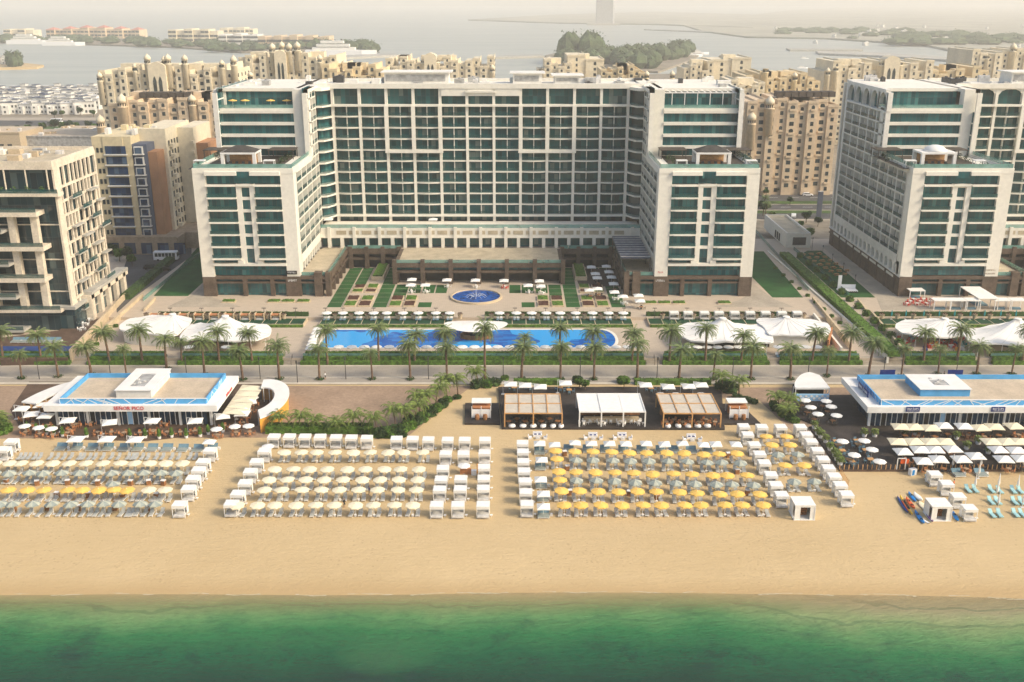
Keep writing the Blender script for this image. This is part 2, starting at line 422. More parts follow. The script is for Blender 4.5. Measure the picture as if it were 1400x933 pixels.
    B.build('podium_stone', M['brown'], t)
    D = MB(hT()); D.box(c0 + .1, c1 - .1, 286.9, 305.6, 8.7, 9.21)
    for s in (-1, 1): p, q = sorted((s * 24.7, s * 49)); D.box(p, q, 304.6, 305.6, 8.7, 9.2)
    D.build('podium_roof', M['sandroof'], t)
    for k in range(6):
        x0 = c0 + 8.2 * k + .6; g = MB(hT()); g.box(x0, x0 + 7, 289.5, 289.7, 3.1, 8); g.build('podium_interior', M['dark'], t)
    for k in range(6):
        x0 = c0 + 8.2 * k + .6; g = MB(hT()); g.box(x0, x0 + 7, 287.0, 287.1, 7.0, 7.9); sm.append((3, g))
    parts_limited(band, 'glass_band', M['glassband'], t, 'glass_bands')
    parts_limited(sm, 'small_window', M['glassband'], t, 'small_windows')
    parts_limited(win, 'bay_window', M['glass'], t, 'bay_windows')
    parts_limited(swin, 'side_window', M['glassband'], t, 'side_windows')
    parts_limited([q for q in rails if q[0] >= 50], 'deck_railing', M['railsolid'], t, 'deck_railings'); parts_limited([q for q in rails if q[0] < 50], 'balcony_railing', M['rail'], t, 'balcony_railings')
    # roof plant
    rr = random.Random(3 + int(cx))
    for k in range(46):
        w = MB(hT()); x = rr.uniform(-75, 75); 
        Y = rr.uniform(318, 336) if abs(x) < 50 else rr.uniform(308, 336)
        a, b, h = rr.uniform(1, 4), rr.uniform(1, 3), rr.uniform(.6, 2.0)
        w.box(x, x + a, Y, Y + b, 57.0, 57.2 + h)
        if rr.random() < .5: w.tube((x + a / 2, Y + b / 2, 57.2 + h), (x + a / 2, Y + b / 2, 57.5 + h), .5)
        w.build('cooling_unit', M[rr.choice(['grey', 'grey2', 'white2', 'white2', 'darkmetal'])], t)
    for (x0, x1, z) in ((-31, -9, 60.6), (9, 20, 60.3), (22, 32, 59.6)):
        w = MB(hT()); w.box(x0, x1, 322, 332, z, z + .3); w.box(x0 + 1, x1 - 1, 323, 331, 57, z)
        w.build('plant_room', M['white2'], t)
        w = MB(hT()); w.box(x0 + 1.5, x1 - 2, 322.9, 323, 58, z - .6); w.build('plant_louver', M['grey'], t)
    return t
hot1 = hotel(-9.7, False); hot2 = hotel(185.2, True)
# signs on hotel one
def marks(parent, cx, y, cz, w, h, n, m, rr):
    """a line of small raised strokes, the size and spacing of the sign's letters"""
    b = MB(); st = w / n
    for i in range(n):
        x = cx - w / 2 + st * (i + .5); k = rr.random()
        b.box(x - st * .38, x - st * .2, y - .04, y, cz - h / 2, cz + h / 2)
        if k < .7: b.box(x - st * .2, x + st * .25, y - .04, y, cz + h * .3, cz + h / 2)
        if k > .3: b.box(x - st * .2, x + st * .25, y - .04, y, cz - h / 2, cz - h * .3)
        if .2 < k < .8: b.box(x + st * .12, x + st * .28, y - .04, y, cz - h * .3, cz + h * .3)
    return b.build('lettering', m, parent)
M['black'] = mat('black_sign', (.015, .015, .015), .5, 0)
M['red'] = mat('red_lettering', (.55, .03, .04), .5, 0)
M['plainwhite'] = mat('plain_white', (.8, .8, .8), .5, 0)
M['navy'] = mat('navy_panel', (.012, .03, .16), .5, .1, 2)
rs = random.Random(4); b = MB(); b.box(-62.9 + 9.7, -60.0 + 9.7, -.2, -.03, 6.4, 7.4); sg = b.build('sign_plate', M['black'], hot1)
marks(sg, -51.75, -.2, 6.95, 2.3, .42, 8, M['plainwhite'], rs); marks(hot1, -51.7, -.12, 4.6, 2.6, .55, 6, M['plainwhite'], rs)
marks(hot1, 51.2, -.03, 7.0, 1.6, .5, 4, M['red'], rs); marks(hot1, 51.2, -.12, 4.6, 2.6, .5, 7, M['plainwhite'], rs)
marks(hot2, -51.8, -.03, 7.6, 3.0, .35, 9, M['brownlt'], rs); marks(hot2, -51.8, -.03, 6.6, 3.0, .35, 9, M['brownlt'], rs)
# ---- roof-terrace pavilions, pergola, umbrellas (things standing on the hotels)
M['roofdark'] = mat('charcoal_roof', (.07, .065, .06), .8, .2, .7, 5)
M['deckdark'] = mat('dark_terrace_deck', (.09, .075, .06), .8, .2, .7, 3)
def pavilion(cx, lab, dome=False):
    t = thing('roof_pavilion', lab, 'pavilion', (cx, 285, 38.3))
    m = MB()
    for x in (-4.4, 4.4):
        for y in (-3, 3): m.cbox(x, y, 0, .9, .9, 3.1)
    m.box(-4.9, 4.9, -3.5, 3.5, 3.1, 3.6); m.build('frame', M['white'], t)
    r = MB(); r.add([(-4.8, -3.4, 3.6), (4.8, -3.4, 3.6), (4.8, 3.4, 3.6), (-4.8, 3.4, 3.6), (-1.2, 0, 5.2), (1.2, 0, 5.2)], [(0, 1, 5, 4), (1, 2, 5), (2, 3, 4, 5), (3, 0, 4)])
    if dome: r = MB(); r.smooth = True; r.lathe([(3.2, 3.6), (3.0, 4.1), (2.2, 4.8), (1.1, 5.2), (.01, 5.3)], n=20)
    r.build('roof', M['white'] if dome else M['roofdark'], t)
    b = MB(); b.box(-3.9, 3.9, 2.2, 2.5, 0, 3.0); b.build('back_wall', M['pine'], t)
    b = MB(); b.box(-3, 3, -.4, .6, 0, 1.1); b.build('bar_counter', M['wood'], t)
    for k in range(4):
        c = MB(); c.cbox(-2.7 + 1.8 * k, -2, 0, .8, .8, .45); c.cbox(-2.7 + 1.8 * k, -1.7, .45, .8, .15, .5); c.build('armchair', M['darkmetal'], t)
    return t
pavilion(-76.0, 'white posted pavilion with dark hipped roof on left tower terrace of central hotel')
pavilion(56.0, 'white posted pavilion with dark hipped roof on right tower terrace of central hotel')
pavilion(118.5, 'white pavilion with pale dome on the terrace of the right-hand hotel', True)
def terrace_set(cx, where, n):
    # dark pergola roofs either side of each pavilion, low sofas, planters
    for s, w in ((-1, 'left'), (1, 'right')):
        t = thing('terrace_pergola', f'flat dark pergola {w} of the pavilion on {where}', 'pergola', (cx + s * 9.3, 296, 38.3))
        m = MB(); m.box(-3.8, 3.8, -3, 3.2, 2.5, 2.7); m.build('roof', M['deckdark'], t)
        cparts('post', M['darkmetal'], t, 'cbox', [(x, y, 0, .2, .2, 2.5) for x in (-3.5, 3.5) for y in (-2.8, 3)])
        t = thing('open_cabana', f'small white open cabana {w} of the pavilion on {where}', 'cabana', (cx + s * 9.5, 277.6, 38.35))
        m = MB(); m.cbox(0, 0, 1.9, 3.0, 1.9, .2); [m.cbox(x, y, 0, .16, .16, 1.9) for x in (-1.4, 1.4) for y in (-.8, .8)]; m.build('frame', M['white'], t)
        m = MB(); m.cbox(0, 0, 0, 2.4, 1.5, .5); m.build('mattress', M['grey2'], t)
terrace_set(-76.0, 'the left tower of the central hotel', 0)
terrace_set(56.0, 'the right tower of the central hotel', 1)
terrace_set(118.5, 'the terrace of the right-hand hotel', 2)
M['leafm'] = mat('terrace_leaves', (.05, .09, .03), .8, .4, 3, 12)
def leaf_blob(m, cx, cy, z, r, h, n, rr, s=.22):
    """many small leaf faces scattered through a clump"""
    for _ in range(n):
        a = rr.uniform(0, 2 * pi); q = r * sqrt(rr.random()); zz = z + h * rr.random()
        k = sqrt(max(0.05, 1 - ((zz - z) / h - .45) ** 2 * 2.2)); x, y = cx + q * k * cos(a), cy + q * k * sin(a)
        b = rr.uniform(0, 2 * pi); t = rr.uniform(-.9, .9); l = s * rr.uniform(.7, 1.4)
        dx, dy, dz = cos(b) * cos(t) * l, sin(b) * cos(t) * l, sin(t) * l
        px, py = -sin(b) * l * .5, cos(b) * l * .5
        m.add([(x - dx, y - dy, zz - dz), (x + px, y + py, zz), (x + dx, y + dy, zz + dz), (x - px, y - py, zz + l * .25)], [(0, 1, 2, 3)])
for cx_, wh in ((-76, 'left tower terrace of the central hotel'), (56, 'right tower terrace of the central hotel'), (118.5, 'terrace of the right-hand hotel')):
    m = MB(); rr = random.Random(int(cx_))
    for k in range(26): leaf_blob(m, cx_ - 12 + rr.choice([rr.uniform(0, 2), rr.uniform(22, 24)]), rr.uniform(276, 298), 38.4, .8, 1.3, 14, rr, .3)
    tag(m.build('terrace_planting', M['leafm']), f'low green shrubs along the edges of the {wh}', 'shrubs', kind='stuff')
    d = MB(); d.box(cx_ - 12.2, cx_ + 12.2, 275.1, 300, 38.305, 38.33); tag(d.build('terrace_deck', M['deckdark']), kind='structure')
# ================================================================ ground, water, roads
def struct(o): return tag(o, kind='structure')
def sheet(name, m, pts, z0, z1=None):
    b = MB(); b.prism(pts, z0 if z1 is not None else z0 - .3, z1 if z1 is not None else z0); return struct(b.build(name, m))
# sand
k = NT('beach_sand'); co_ = k.obj(); sp_ = k.n('ShaderNodeSeparateXYZ'); k.l(co_, sp_.inputs[0])
n1 = k.noise(.035, 4, co_); n2 = k.noise(.9, 4, co_)
c1 = k.ramp(n1, [(.3, (.49, .365, .20)), (.7, (.565, .43, .245))])
c1 = k.mix(k.mth('MULTIPLY', n2, .3), c1, (.62, .49, .30))
mpr = k.n('ShaderNodeMapping'); mpr.inputs['Scale'].default_value = (.08, 1.4, 1); k.l(co_, mpr.inputs[0]); rk = k.noise(1.6, 5, mpr.outputs[0], .7)
c1 = k.mix(k.mth('MULTIPLY', k.mth('GREATER_THAN', rk, .57), .13), c1, (.40, .29, .165))
vo = k.n('ShaderNodeTexVoronoi'); vo.inputs['Scale'].default_value = 1.1; k.l(co_, vo.inputs['Vector']); fp = k.mth('MULTIPLY', k.mth('LESS_THAN', vo.outputs['Distance'], .2), k.mth('GREATER_THAN', k.noise(.06, 3, co_), .52))
c1 = k.mix(k.mth('MULTIPLY', fp, .4), c1, (.36, .26, .15))
# damp strip along the waterline
wl = k.mth('ADD', sp_.outputs[1], k.mth('MULTIPLY', n1, 3))
mr = k.n('ShaderNodeMapRange'); k.l(wl, mr.inputs[0]); mr.inputs[1].default_value = 129.6; mr.inputs[2].default_value = 133
c1 = k.mix(mr.outputs[0], (.47, .34, .18), c1)
k.l(c1, k.b.inputs['Base Color']); k.b.inputs['Roughness'].default_value = .95; k.b.inputs['Specular IOR Level'].default_value = .1
mp = k.n('ShaderNodeMapping'); mp.inputs['Scale'].default_value = (.5, 2.5, 1); k.l(co_, mp.inputs[0])
k.bump(k.mth('ADD', k.noise(1.6, 5, co_, .7), k.noise(.8, 3, mp.outputs[0])), .5, .25); M['sand'] = k.m
# near water: shallow to deep by distance from the shore (colour of bed and depth, mottling, painted swell shade)
k = NT('shallow_sea'); co_ = k.obj(); sp_ = k.n('ShaderNodeSeparateXYZ'); k.l(co_, sp_.inputs[0])
n1 = k.noise(.03, 4, co_); n2 = k.noise(.12, 4, co_)
sh = k.mth('ADD', k.mth('ADD', sp_.outputs[1], k.mth('MULTIPLY', k.mth('SUBTRACT', n1, .5), 9)), k.mth('MULTIPLY', k.mth('SUBTRACT', n2, .5), 3))
sh = k.mth('ADD', sh, k.mth('MULTIPLY', k.mth('MAXIMUM', k.mth('SUBTRACT', sp_.outputs[0], 25), 0), .16))
mr = k.n('ShaderNodeMapRange'); k.l(sh, mr.inputs[0]); mr.inputs[1].default_value = 107; mr.inputs[2].default_value = 129.4
dk = k.noise(.09, 5, co_, .7)
c1 = k.ramp(mr.outputs[0], [(0, (.003, .055, .038)), (.3, (.007, .13, .058)), (.5, (.03, .22, .078)), (.66, (.13, .33, .125)), (.84, (.30, .40, .18)), (1, (.45, .42, .24))])
mdk = k.n('ShaderNodeMapRange'); k.l(dk, mdk.inputs[0]); mdk.inputs[1].default_value = .52; mdk.inputs[2].default_value = .66
c1 = k.mix(k.mth('MULTIPLY', mdk.outputs[0], k.mth('SUBTRACT', 1, mr.outputs[0])), c1, (.01, .055, .05))
mpw = k.n('ShaderNodeMapping'); mpw.inputs['Scale'].default_value = (.7, 1.1, 1); k.l(co_, mpw.inputs[0]); rw = k.noise(.9, 6, mpw.outputs[0], .75)
mrw = k.n('ShaderNodeMapRange'); k.l(rw, mrw.inputs[0]); mrw.inputs[1].default_value = .47; mrw.inputs[2].default_value = .62
c1 = k.mix(k.mth('MULTIPLY', k.mth('MULTIPLY', mrw.outputs[0], k.mth('SUBTRACT', 1.05, mr.outputs[0])), .5), c1, (.002, .06, .035))
bx_, by_ = P(533, 893, 0); ex = k.mth('DIVIDE', k.mth('SUBTRACT', sp_.outputs[0], bx_), 7.0); ey = k.mth('DIVIDE', k.mth('SUBTRACT', sp_.outputs[1], by_), 4.5)
dd = k.mth('ADD', k.mth('ADD', k.mth('MULTIPLY', ex, ex), k.mth('MULTIPLY', ey, ey)), k.mth('MULTIPLY', n2, 1.2)); mrb = k.n('ShaderNodeMapRange'); k.l(dd, mrb.inputs[0]); mrb.inputs[1].default_value = 1.9; mrb.inputs[2].default_value = .6
c1 = k.mix(k.mth('MULTIPLY', mrb.outputs[0], .5), c1, (.055, .23, .09))
lw = k.n('ShaderNodeMath'); lw.operation = 'SINE'; k.l(k.mth('ADD', k.mth('MULTIPLY', sh, 1.35), k.mth('MULTIPLY', n1, 4)), lw.inputs[0]); ln = k.mth('GREATER_THAN', lw.outputs[0], .93)
c1 = k.mix(k.mth('MULTIPLY', k.mth('MULTIPLY', ln, mr.outputs[0]), .35), c1, (.03, .14, .07)); k.l(c1, k.b.inputs['Base Color']); k.b.inputs['Roughness'].default_value = .2; k.b.inputs['Specular IOR Level'].default_value = .2  # thin dark lines paint the shade of the swell into the water colour
mp = k.n('ShaderNodeMapping'); mp.inputs['Scale'].default_value = (.6, 1.7, 1); mp.inputs['Rotation'].default_value = (0, 0, .2); k.l(co_, mp.inputs[0])
k.bump(k.mth('ADD', k.noise(1.1, 6, mp.outputs[0], .7), k.noise(.3, 4, mp.outputs[0], .6)), 1.0, .8); mra = k.n('ShaderNodeMapRange'); k.l(k.mth('SUBTRACT', sp_.outputs[1], k.mth('MULTIPLY', n2, 1.5)), mra.inputs[0]); mra.inputs[1].default_value = 121; mra.inputs[2].default_value = 127.6; mra.inputs[3].default_value = 1; mra.inputs[4].default_value = .2; k.l(mra.outputs[0], k.b.inputs['Alpha']); M['sea'] = k.m
k = NT('open_sea'); co_ = k.obj(); mp = k.n('ShaderNodeMapping'); mp.inputs['Scale'].default_value = (.004, .02, 1); k.l(co_, mp.inputs[0])
c1 = k.ramp(k.noise(1, 5, mp.outputs[0]), [(.35, (.32, .34, .30)), (.65, (.40, .41, .36))])  # pale base: haze and sky reflection are put into the colour
k.l(c1, k.b.inputs['Base Color']); k.b.inputs['Roughness'].default_value = .45; M['farsea'] = k.m
M['paving'] = mat('promenade_paving', (.40, .35, .28), .85, .1, .25, 2.5)
M['plaza'] = mat('plaza_paving', (.52, .43, .32), .85, .1, .2, 1.5)
k = NT('plaza_tiles'); co_ = k.obj(); br = k.n('ShaderNodeTexBrick'); br.inputs['Scale'].default_value = 1; br.inputs['Brick Width'].default_value = 1.2; br.inputs['Row Height'].default_value = .6; br.inputs['Mortar Size'].default_value = .03
br.inputs['Color1'].default_value = (.50, .42, .33, 1); br.inputs['Color2'].default_value = (.43, .36, .28, 1); br.inputs['Mortar'].default_value = (.32, .27, .21, 1); k.l(co_, br.inputs[0])
c1 = k.mix(k.mth('MULTIPLY', k.noise(.15, 4, co_), .5), br.outputs[0], (.55, .45, .34)); k.l(c1, k.b.inputs['Base Color']); k.b.inputs['Roughness'].default_value = .85; M['tiles'] = k.m
k = NT('promenade_tiles'); co_ = k.obj(); br = k.n('ShaderNodeTexBrick'); br.inputs['Scale'].default_value = 1; br.inputs['Brick Width'].default_value = 2.4; br.inputs['Row Height'].default_value = 1.2; br.inputs['Mortar Size'].default_value = .03
br.inputs['Color1'].default_value = (.37, .33, .28, 1); br.inputs['Color2'].default_value = (.33, .295, .25, 1); br.inputs['Mortar'].default_value = (.22, .19, .16, 1); k.l(co_, br.inputs[0])
c1 = k.mix(k.mth('MULTIPLY', k.noise(.12, 4, co_), .6), br.outputs[0], (.37, .33, .27)); k.l(c1, k.b.inputs['Base Color']); k.b.inputs['Roughness'].default_value = .85; M['prom'] = k.m
M['asphalt'] = mat('asphalt', (.10, .10, .10), .9, .15, .2, 2)
M['lawn'] = mat('lawn_grass', (.025, .11, .025), .9, .2, .2, 3)
M['landcity'] = mat('city_ground', (.30, .26, .2), .9, .2, .02, .3)
M['earth'] = mat('brown_earth_court', (.35, .25, .175), .95, .12, .1, 1.6, bump=.3)
M['kerb'] = mat('pale_kerb', (.55, .5, .42), .8, .08, .5)
def px(*q, z=0): return [P(x, y, z) for x, y in q]
# sea bed / sea sheets: near lagoon in front, open sea beyond the land
W = 9000
b = MB(); b.add([(-400, -200, 0), (400, -200, 0), (400, 133, 0), (-400, 133, 0)], [(0, 1, 2, 3)]); struct(b.build('water', M['sea']))
b = MB(); b.add([(-W, 133, -.6), (W, 133, -.6), (W, 14500, -.6), (-W, 14500, -.6)], [(0, 1, 2, 3)]); struct(b.build('sea', M['farsea']))
b = MB(); b.add([(-W, -399, -2), (W, -399, -2), (W, 14900, -2), (-W, 14900, -2)], [(0, 1, 2, 3)]); struct(b.build('seabed', M['sand']))
# beach: slopes from -1 (under water) to 1.0
b = MB(); N = 60; ys = [118, 124, 127, 129, 132, 137, 143, 200, 228]; zs = [-1.2, -.45, -.12, .02, .25, .55, 1.0, 1.0, 1.0]
vs = []; fs = []
def shore(x):                      # waterline bends away at the right
    return .55 * sin(x * .03) + .3 * sin(x * .11 + 1) - max(0, x - 28) * .055
for j, (y, z) in enumerate(zip(ys, zs)):
    for i in range(N + 1):
        x = -200 + 400 * i / N; wgt = max(0, 1 - j / 6); vs.append((x, y - 2.6 + 1.9 * min(1, wgt * 1.5) + shore(x) * wgt * 1.3, z))
for j in range(len(ys) - 1):
    for i in range(N): a = j * (N + 1) + i; fs.append((a, a + 1, a + N + 2, a + N + 1))
b.smooth = True; b.add(vs, fs); struct(b.build('beach', M['sand']))
# land body
b = MB(); b.box(-200, 200, 216, 560, -1, .86); struct(b.build('ground', M['landcity']))
y_pf = P(0, 526, 1)[1]; y_pb = P(0, 499, 1)[1]
sheet('promenade', M['prom'], [(-200, y_pf), (200, y_pf), (200, y_pb + 6), (-200, y_pb + 6)], .2, 1.06)
sheet('kerb', M['kerb'], [(-200, y_pf), (200, y_pf), (200, y_pf + 1.0), (-200, y_pf + 1.0)], .2, 1.16)
yk = P(0, 517, 1)[1]; sheet('kerb', M['kerb'], [(-200, yk), (200, yk), (200, yk + .5), (-200, yk + .5)], .9, 1.12)
yk = P(0, 501.5, 1)[1]; sheet('kerb', M['kerb'], [(-200, yk), (200, yk), (200, yk + .7), (-200, yk + .7)], .9, 1.12)
# raised pool deck and plaza
y_d = P(0, 490, 2.2)[1]; y_p = P(0, 434, 3)[1]
XA, XB = -97, 96
sheet('pool_deck', M['tiles'], [(-140, y_d), (140, y_d), (140, y_p), (-140, y_p)], .5, 2.2)
sheet('plaza', M['tiles'], [(-140, y_p), (190, y_p), (190, 345), (-140, 345)], .5, 3.0)
sheet('brown_court', M['earth'], px((-20, 528), (645, 528), (556, 598), (-20, 600), z=1), .9, 1.01)
sheet('brown_court', M['earth'], px((870, 530), (1420, 530), (1420, 640), (1135, 640), (1035, 545), (870, 545), z=1), .9, 1.012)

# thin foam along the waterline, a real raised ribbon of broken froth
b = MB(); rr = random.Random(2); x = -190
while x < 190:
    L_ = rr.uniform(1.5, 9); 
    for q in range(int(L_ / .5)):
        a = x + q * .5; y = 127.75 + shore(a) * .75 + .25 * sin(a * .5) + rr.uniform(-.1, .1); w_ = rr.uniform(.03, .12); b.box(a, a + .52, y - w_, y + w_, .0, .03)
    x += L_ + rr.uniform(.5, 5)
M['foam'] = mat('sea_foam', (.50, .44, .31), .9, .1, 2); tag(b.build('foam', M['foam']), 'thin broken line of foam along the water edge', 'foam', kind='stuff')
# ================================================================ kit of small repeated things
M['cream_cloth'] = mat('cream_canvas', (.80, .72, .52), .85, .05, 1.5)
M['white_cloth'] = mat('white_canvas', (.80, .79, .75), .85, .05, 1.5)
M['yellow_cloth'] = mat('yellow_canvas', (.82, .52, .13), .85, .08, 1.5)
M['grey_cloth'] = mat('blue_grey_canvas', (.27, .31, .29), .85, .1, 1.5)
M['grey_cloth2'] = mat('pale_sage_canvas', (.44, .46, .38), .85, .1, 1.5)
M['teal_cloth'] = mat('teal_canvas', (.02, .30, .33), .85, .1, 1.5)
M['turq'] = mat('turquoise_plastic', (.34, .58, .60), .6, .1, 1)
M['loungerfab'] = mat('grey_lounger_fabric', (.42, .43, .41), .85, .12, 3)
M['blue_cloth'] = mat('slate_blue_cushion', (.14, .24, .30), .85, .12, 2)
M['tantable'] = mat('weathered_timber', (.42, .30, .2), .8, .15, 2)
M['terra'] = mat('terracotta', (.45, .2, .09), .8, .15, 2)
M['orangew'] = mat('orange_wall', (.75, .36, .06), .7, .08, .6)
M['redplastic'] = mat('red_paint', (.5, .05, .04), .5, .1, 1)
def oct_canopy(m, r, z0, z1, n=8, ph=pi / 8, alt=False):
    for i in range(n):
        t0 = ph + 2 * pi * i / n; t1 = ph + 2 * pi * (i + 1) / n; tm = (t0 + t1) / 2
        if alt: m.m = i % 2
        a = (r * cos(t0), r * sin(t0)); b = (r * cos(t1), r * sin(t1)); c = ((a[0] + b[0]) * .49, (a[1] + b[1]) * .49)
        zm = z0 + (z1 - z0) * .5; q = .55
        a2 = (a[0] * q, a[1] * q, zm + .02); b2 = (b[0] * q, b[1] * q, zm + .02)
        m.add([(a[0], a[1], z0), (c[0], c[1], z0 + .03), (b[0], b[1], z0), a2, b2, (0, 0, z1), (a[0], a[1], z0 - .14), (c[0], c[1], z0 - .11), (b[0], b[1], z0 - .14)],
              [(0, 1, 4, 3), (1, 2, 4), (3, 4, 5), (6, 7, 1, 0), (7, 8, 2, 1)])
    m.m = 0
def make_umbrella(name, cloth, r, h, rise, square=False, alt=None, pole=.04, lab='umbrella', pm='white'):
    t = thing(name, lab, 'umbrella'); m = MB()
    if square: oct_canopy(m, r, h - rise, h, 4, pi / 4)
    else: oct_canopy(m, r, h - rise, h, 8, pi / 8, alt is not None)
    m.build('canopy', [M[cloth]] + ([M[alt]] if alt else []), t)
    p = MB(); p.tube((0, 0, 0), (0, 0, h + .12), pole, pole, 6); p.cbox(0, 0, 0, .5, .5, .08); p.build('pole', M[pm], t)
    return t
def make_cantilever(name, lab, r=1.5, h=2.9, rise=.45, cloth='white_cloth'):
    t = thing(name, lab, 'umbrella'); m = MB(); oct_canopy(m, r * 1.3, h - rise, h, 4, pi / 4); m.build('canopy', M[cloth], t)
    p = MB(); p.tube((-r * 1.1, .2, 0), (-r * 1.1, .2, h + .2), .05, .05, 6); p.tube((-r * 1.1, .2, h + .2), (0, 0, h + .05), .04, .04, 6); p.cbox(-r * 1.1, .2, 0, .7, .7, .1); p.build('mast', M['white'], t)
    return t
def make_lounger(name, fab, frame='white', lab=''):
    t = thing(name, lab, 'sun lounger')            # head end towards +y (foot to the sea)
    m = MB(); m.box(-.31, .31, -1.0, .38, .28, .38); m.build('seat', M[fab], t)
    m = MB(); m.add([(-.31, .38, .3), (.31, .38, .3), (.31, 1.02, .78), (-.31, 1.02, .78), (-.31, .34, .38), (.31, .34, .38), (.31, .98, .88), (-.31, .98, .88)],
                    [(0, 1, 2, 3), (4, 7, 6, 5), (0, 4, 5, 1), (1, 5, 6, 2), (2, 6, 7, 3), (3, 7, 4, 0)]); m.build('backrest', M[fab], t)
    m = MB(); m.box(-.35, -.31, -1.02, .75, .24, .31); m.box(.31, .35, -1.02, .75, .24, .31); m.box(-.35, .35, -1.05, -1.0, .24, .34)
    for x in (-.3, .3):
        for y in (-.85, .6): m.cbox(x, y, 0, .06, .06, .26)
    m.build('frame', M[frame], t)
    return t
def make_cabana(name, lab, w=2.0, d=1.9, h=2.25, cat='cabana'):
    t = thing(name, lab, cat); f = MB()
    for x in (-w / 2, w / 2):
        for y in (-d / 2, d / 2): f.cbox(x, y, 0, .1, .1, h)
    for x in (-w / 2, w / 2): f.box(x - .05, x + .05, -d / 2, d / 2, h - .1, h)
    f.box(-w / 2, w / 2, -d / 2 - .05, -d / 2 + .05, h - .1, h); f.box(-w / 2, w / 2, d / 2 - .05, d / 2 + .05, h - .1, h)
    f.build('frame', M['white'], t)
    r = MB()
    for i in range(4):                                # slightly sagging cloth panels with seams
        x0 = -w / 2 + w * i / 4; x1 = x0 + w / 4; r.add([(x0, -d / 2 - .08, h), (x1, -d / 2 - .08, h), (x1, 0, h + .05), (x0, 0, h + .05), (x1, d / 2 + .06, h), (x0, d / 2 + .06, h)], [(0, 1, 2, 3), (3, 2, 4, 5)])
    r.box(-w / 2 - .06, w / 2 + .06, -d / 2 - .1, -d / 2 - .06, h - .5, h + .01); r.box(-w / 2 - .1, -w / 2 - .06, -d / 2, d / 2, h - .4, h); r.box(w / 2 + .06, w / 2 + .1, -d / 2, d / 2, h - .4, h)
    r.build('canopy', M['white_cloth'], t)
    c = MB(); c.box(-w / 2, w / 2, d / 2 - .04, d / 2, .3, h - .1); c.box(-w / 2 - .02, -w / 2 + .02, d * .1, d / 2, .3, h - .1); c.box(w / 2 - .02, w / 2 + .02, d * .1, d / 2, .3, h - .1); c.build('curtain', M['white_cloth'], t)
    b = MB(); b.box(-w / 2 + .1, w / 2 - .1, -d / 2 - .25, d / 2 - .1, .22, .5); b.build('mattress', M['grey2'], t)
    s = MB(); s.cbox(w / 2 + .35, -.3, .35, .45, .45, .06); s.cbox(w / 2 + .35, -.3, 0, .1, .1, .35); s.build('side_table', M['white'], t)
    return t
def make_daybed(name, lab):
    t = thing(name, lab, 'daybed'); m = MB(); m.box(-.95, .95, -.95, .5, .25, .45); m.build('mattress', M['grey_cloth'], t)
    m = MB(); m.add([(-.95, .5, .35), (.95, .5, .35), (.95, 1.05, .9), (-.95, 1.05, .9), (-.95, .42, .45), (.95, .42, .45), (.95, .97, 1.0), (-.95, .97, 1.0)],
                    [(0, 1, 2, 3), (4, 7, 6, 5), (0, 4, 5, 1), (1, 5, 6, 2), (2, 6, 7, 3), (3, 7, 4, 0)]); m.build('backrest', M['blue_cloth'], t)
    m = MB(); [m.cbox(x, y, 0, .08, .08, .25) for x in (-.85, .85) for y in (-.85, .8)]; m.box(-1, 1, -1, .9, .2, .26); m.build('frame', M['white'], t)
    m = MB(); m.cbox(1.3, .2, 0, .4, .4, .45); m.build('side_table', M['white'], t)
    return t
def make_table_set(name, lab, top='tantable', chair='terra', n=4, sz=.8, cat='table set'):
    t = thing(name, lab, cat); m = MB(); m.cbox(0, 0, .7, sz, sz, .06); m.cbox(0, 0, 0, .1, .1, .7); m.build('table_top', M[top], t)
    for k in range(n):
        a = 2 * pi * k / n + pi / 4 * (n != 4); x, y = cos(a) * (sz * .5 + .4), sin(a) * (sz * .5 + .4)
        c = MB(); c.cbox(x, y, .38, .5, .5, .08)
        for sx in (-.2, .2):
            for sy in (-.2, .2): c.cbox(x + sx, y + sy, 0, .05, .05, .38)
        bx, by = x + cos(a) * .24, y + sin(a) * .24
        if abs(cos(a)) > .7: c.box(bx - .03, bx + .03, by - .25, by + .25, .46, .9)
        else: c.box(bx - .25, bx + .25, by - .03, by + .03, .46, .9)
        c.build('chair', M[chair], t)
    return t
class Once:
    """first call moves the prototype, later calls copy it"""
    def __init__(s, o): s.o = o; s.used = False
    def put(s, loc, rz=0, label=None, group=None, scale=None):
        if not s.used:
            s.used = True; s.o.location = loc; s.o.rotation_euler = (0, 0, rz)
            if label: s.o['label'] = label
            if group: s.o['group'] = group
            if scale: s.o.scale = (scale,) * 3 if not isinstance(scale, tuple) else scale
            return s.o
        return copy_thing(s.o, loc, rz, label, group, scale)
K = {}
K['cream'] = Once(make_umbrella('beach_umbrella', 'cream_cloth', 1.3, 2.3, .32))
K['yellow'] = Once(make_umbrella('beach_umbrella', 'yellow_cloth', 1.3, 2.3, .32))
K['grey'] = Once(make_umbrella('beach_umbrella', 'grey_cloth', 1.25, 2.4, .55, alt='grey_cloth2'))
K['square'] = Once(make_umbrella('square_umbrella', 'white_cloth', 1.62, 2.5, .55, square=True))
K['round'] = Once(make_umbrella('round_umbrella', 'white_cloth', 1.5, 2.5, .42, pm='grey'))
K['cant'] = Once(make_cantilever('cantilever_umbrella', ''))
K['big'] = Once(make_umbrella('terrace_umbrella', 'cream_cloth', 2.55, 3.0, .62, square=True, pm='wood'))
K['bigw'] = Once(make_umbrella('terrace_umbrella', 'white_cloth', 2.3, 3.0, .75, square=True, pm='grey'))
K['lounger'] = Once(make_lounger('sun_lounger', 'loungerfab'))
K['turq'] = Once(make_lounger('sun_lounger', 'turq', 'turq'))
K['cabana'] = Once(make_cabana('beach_cabana', ''))
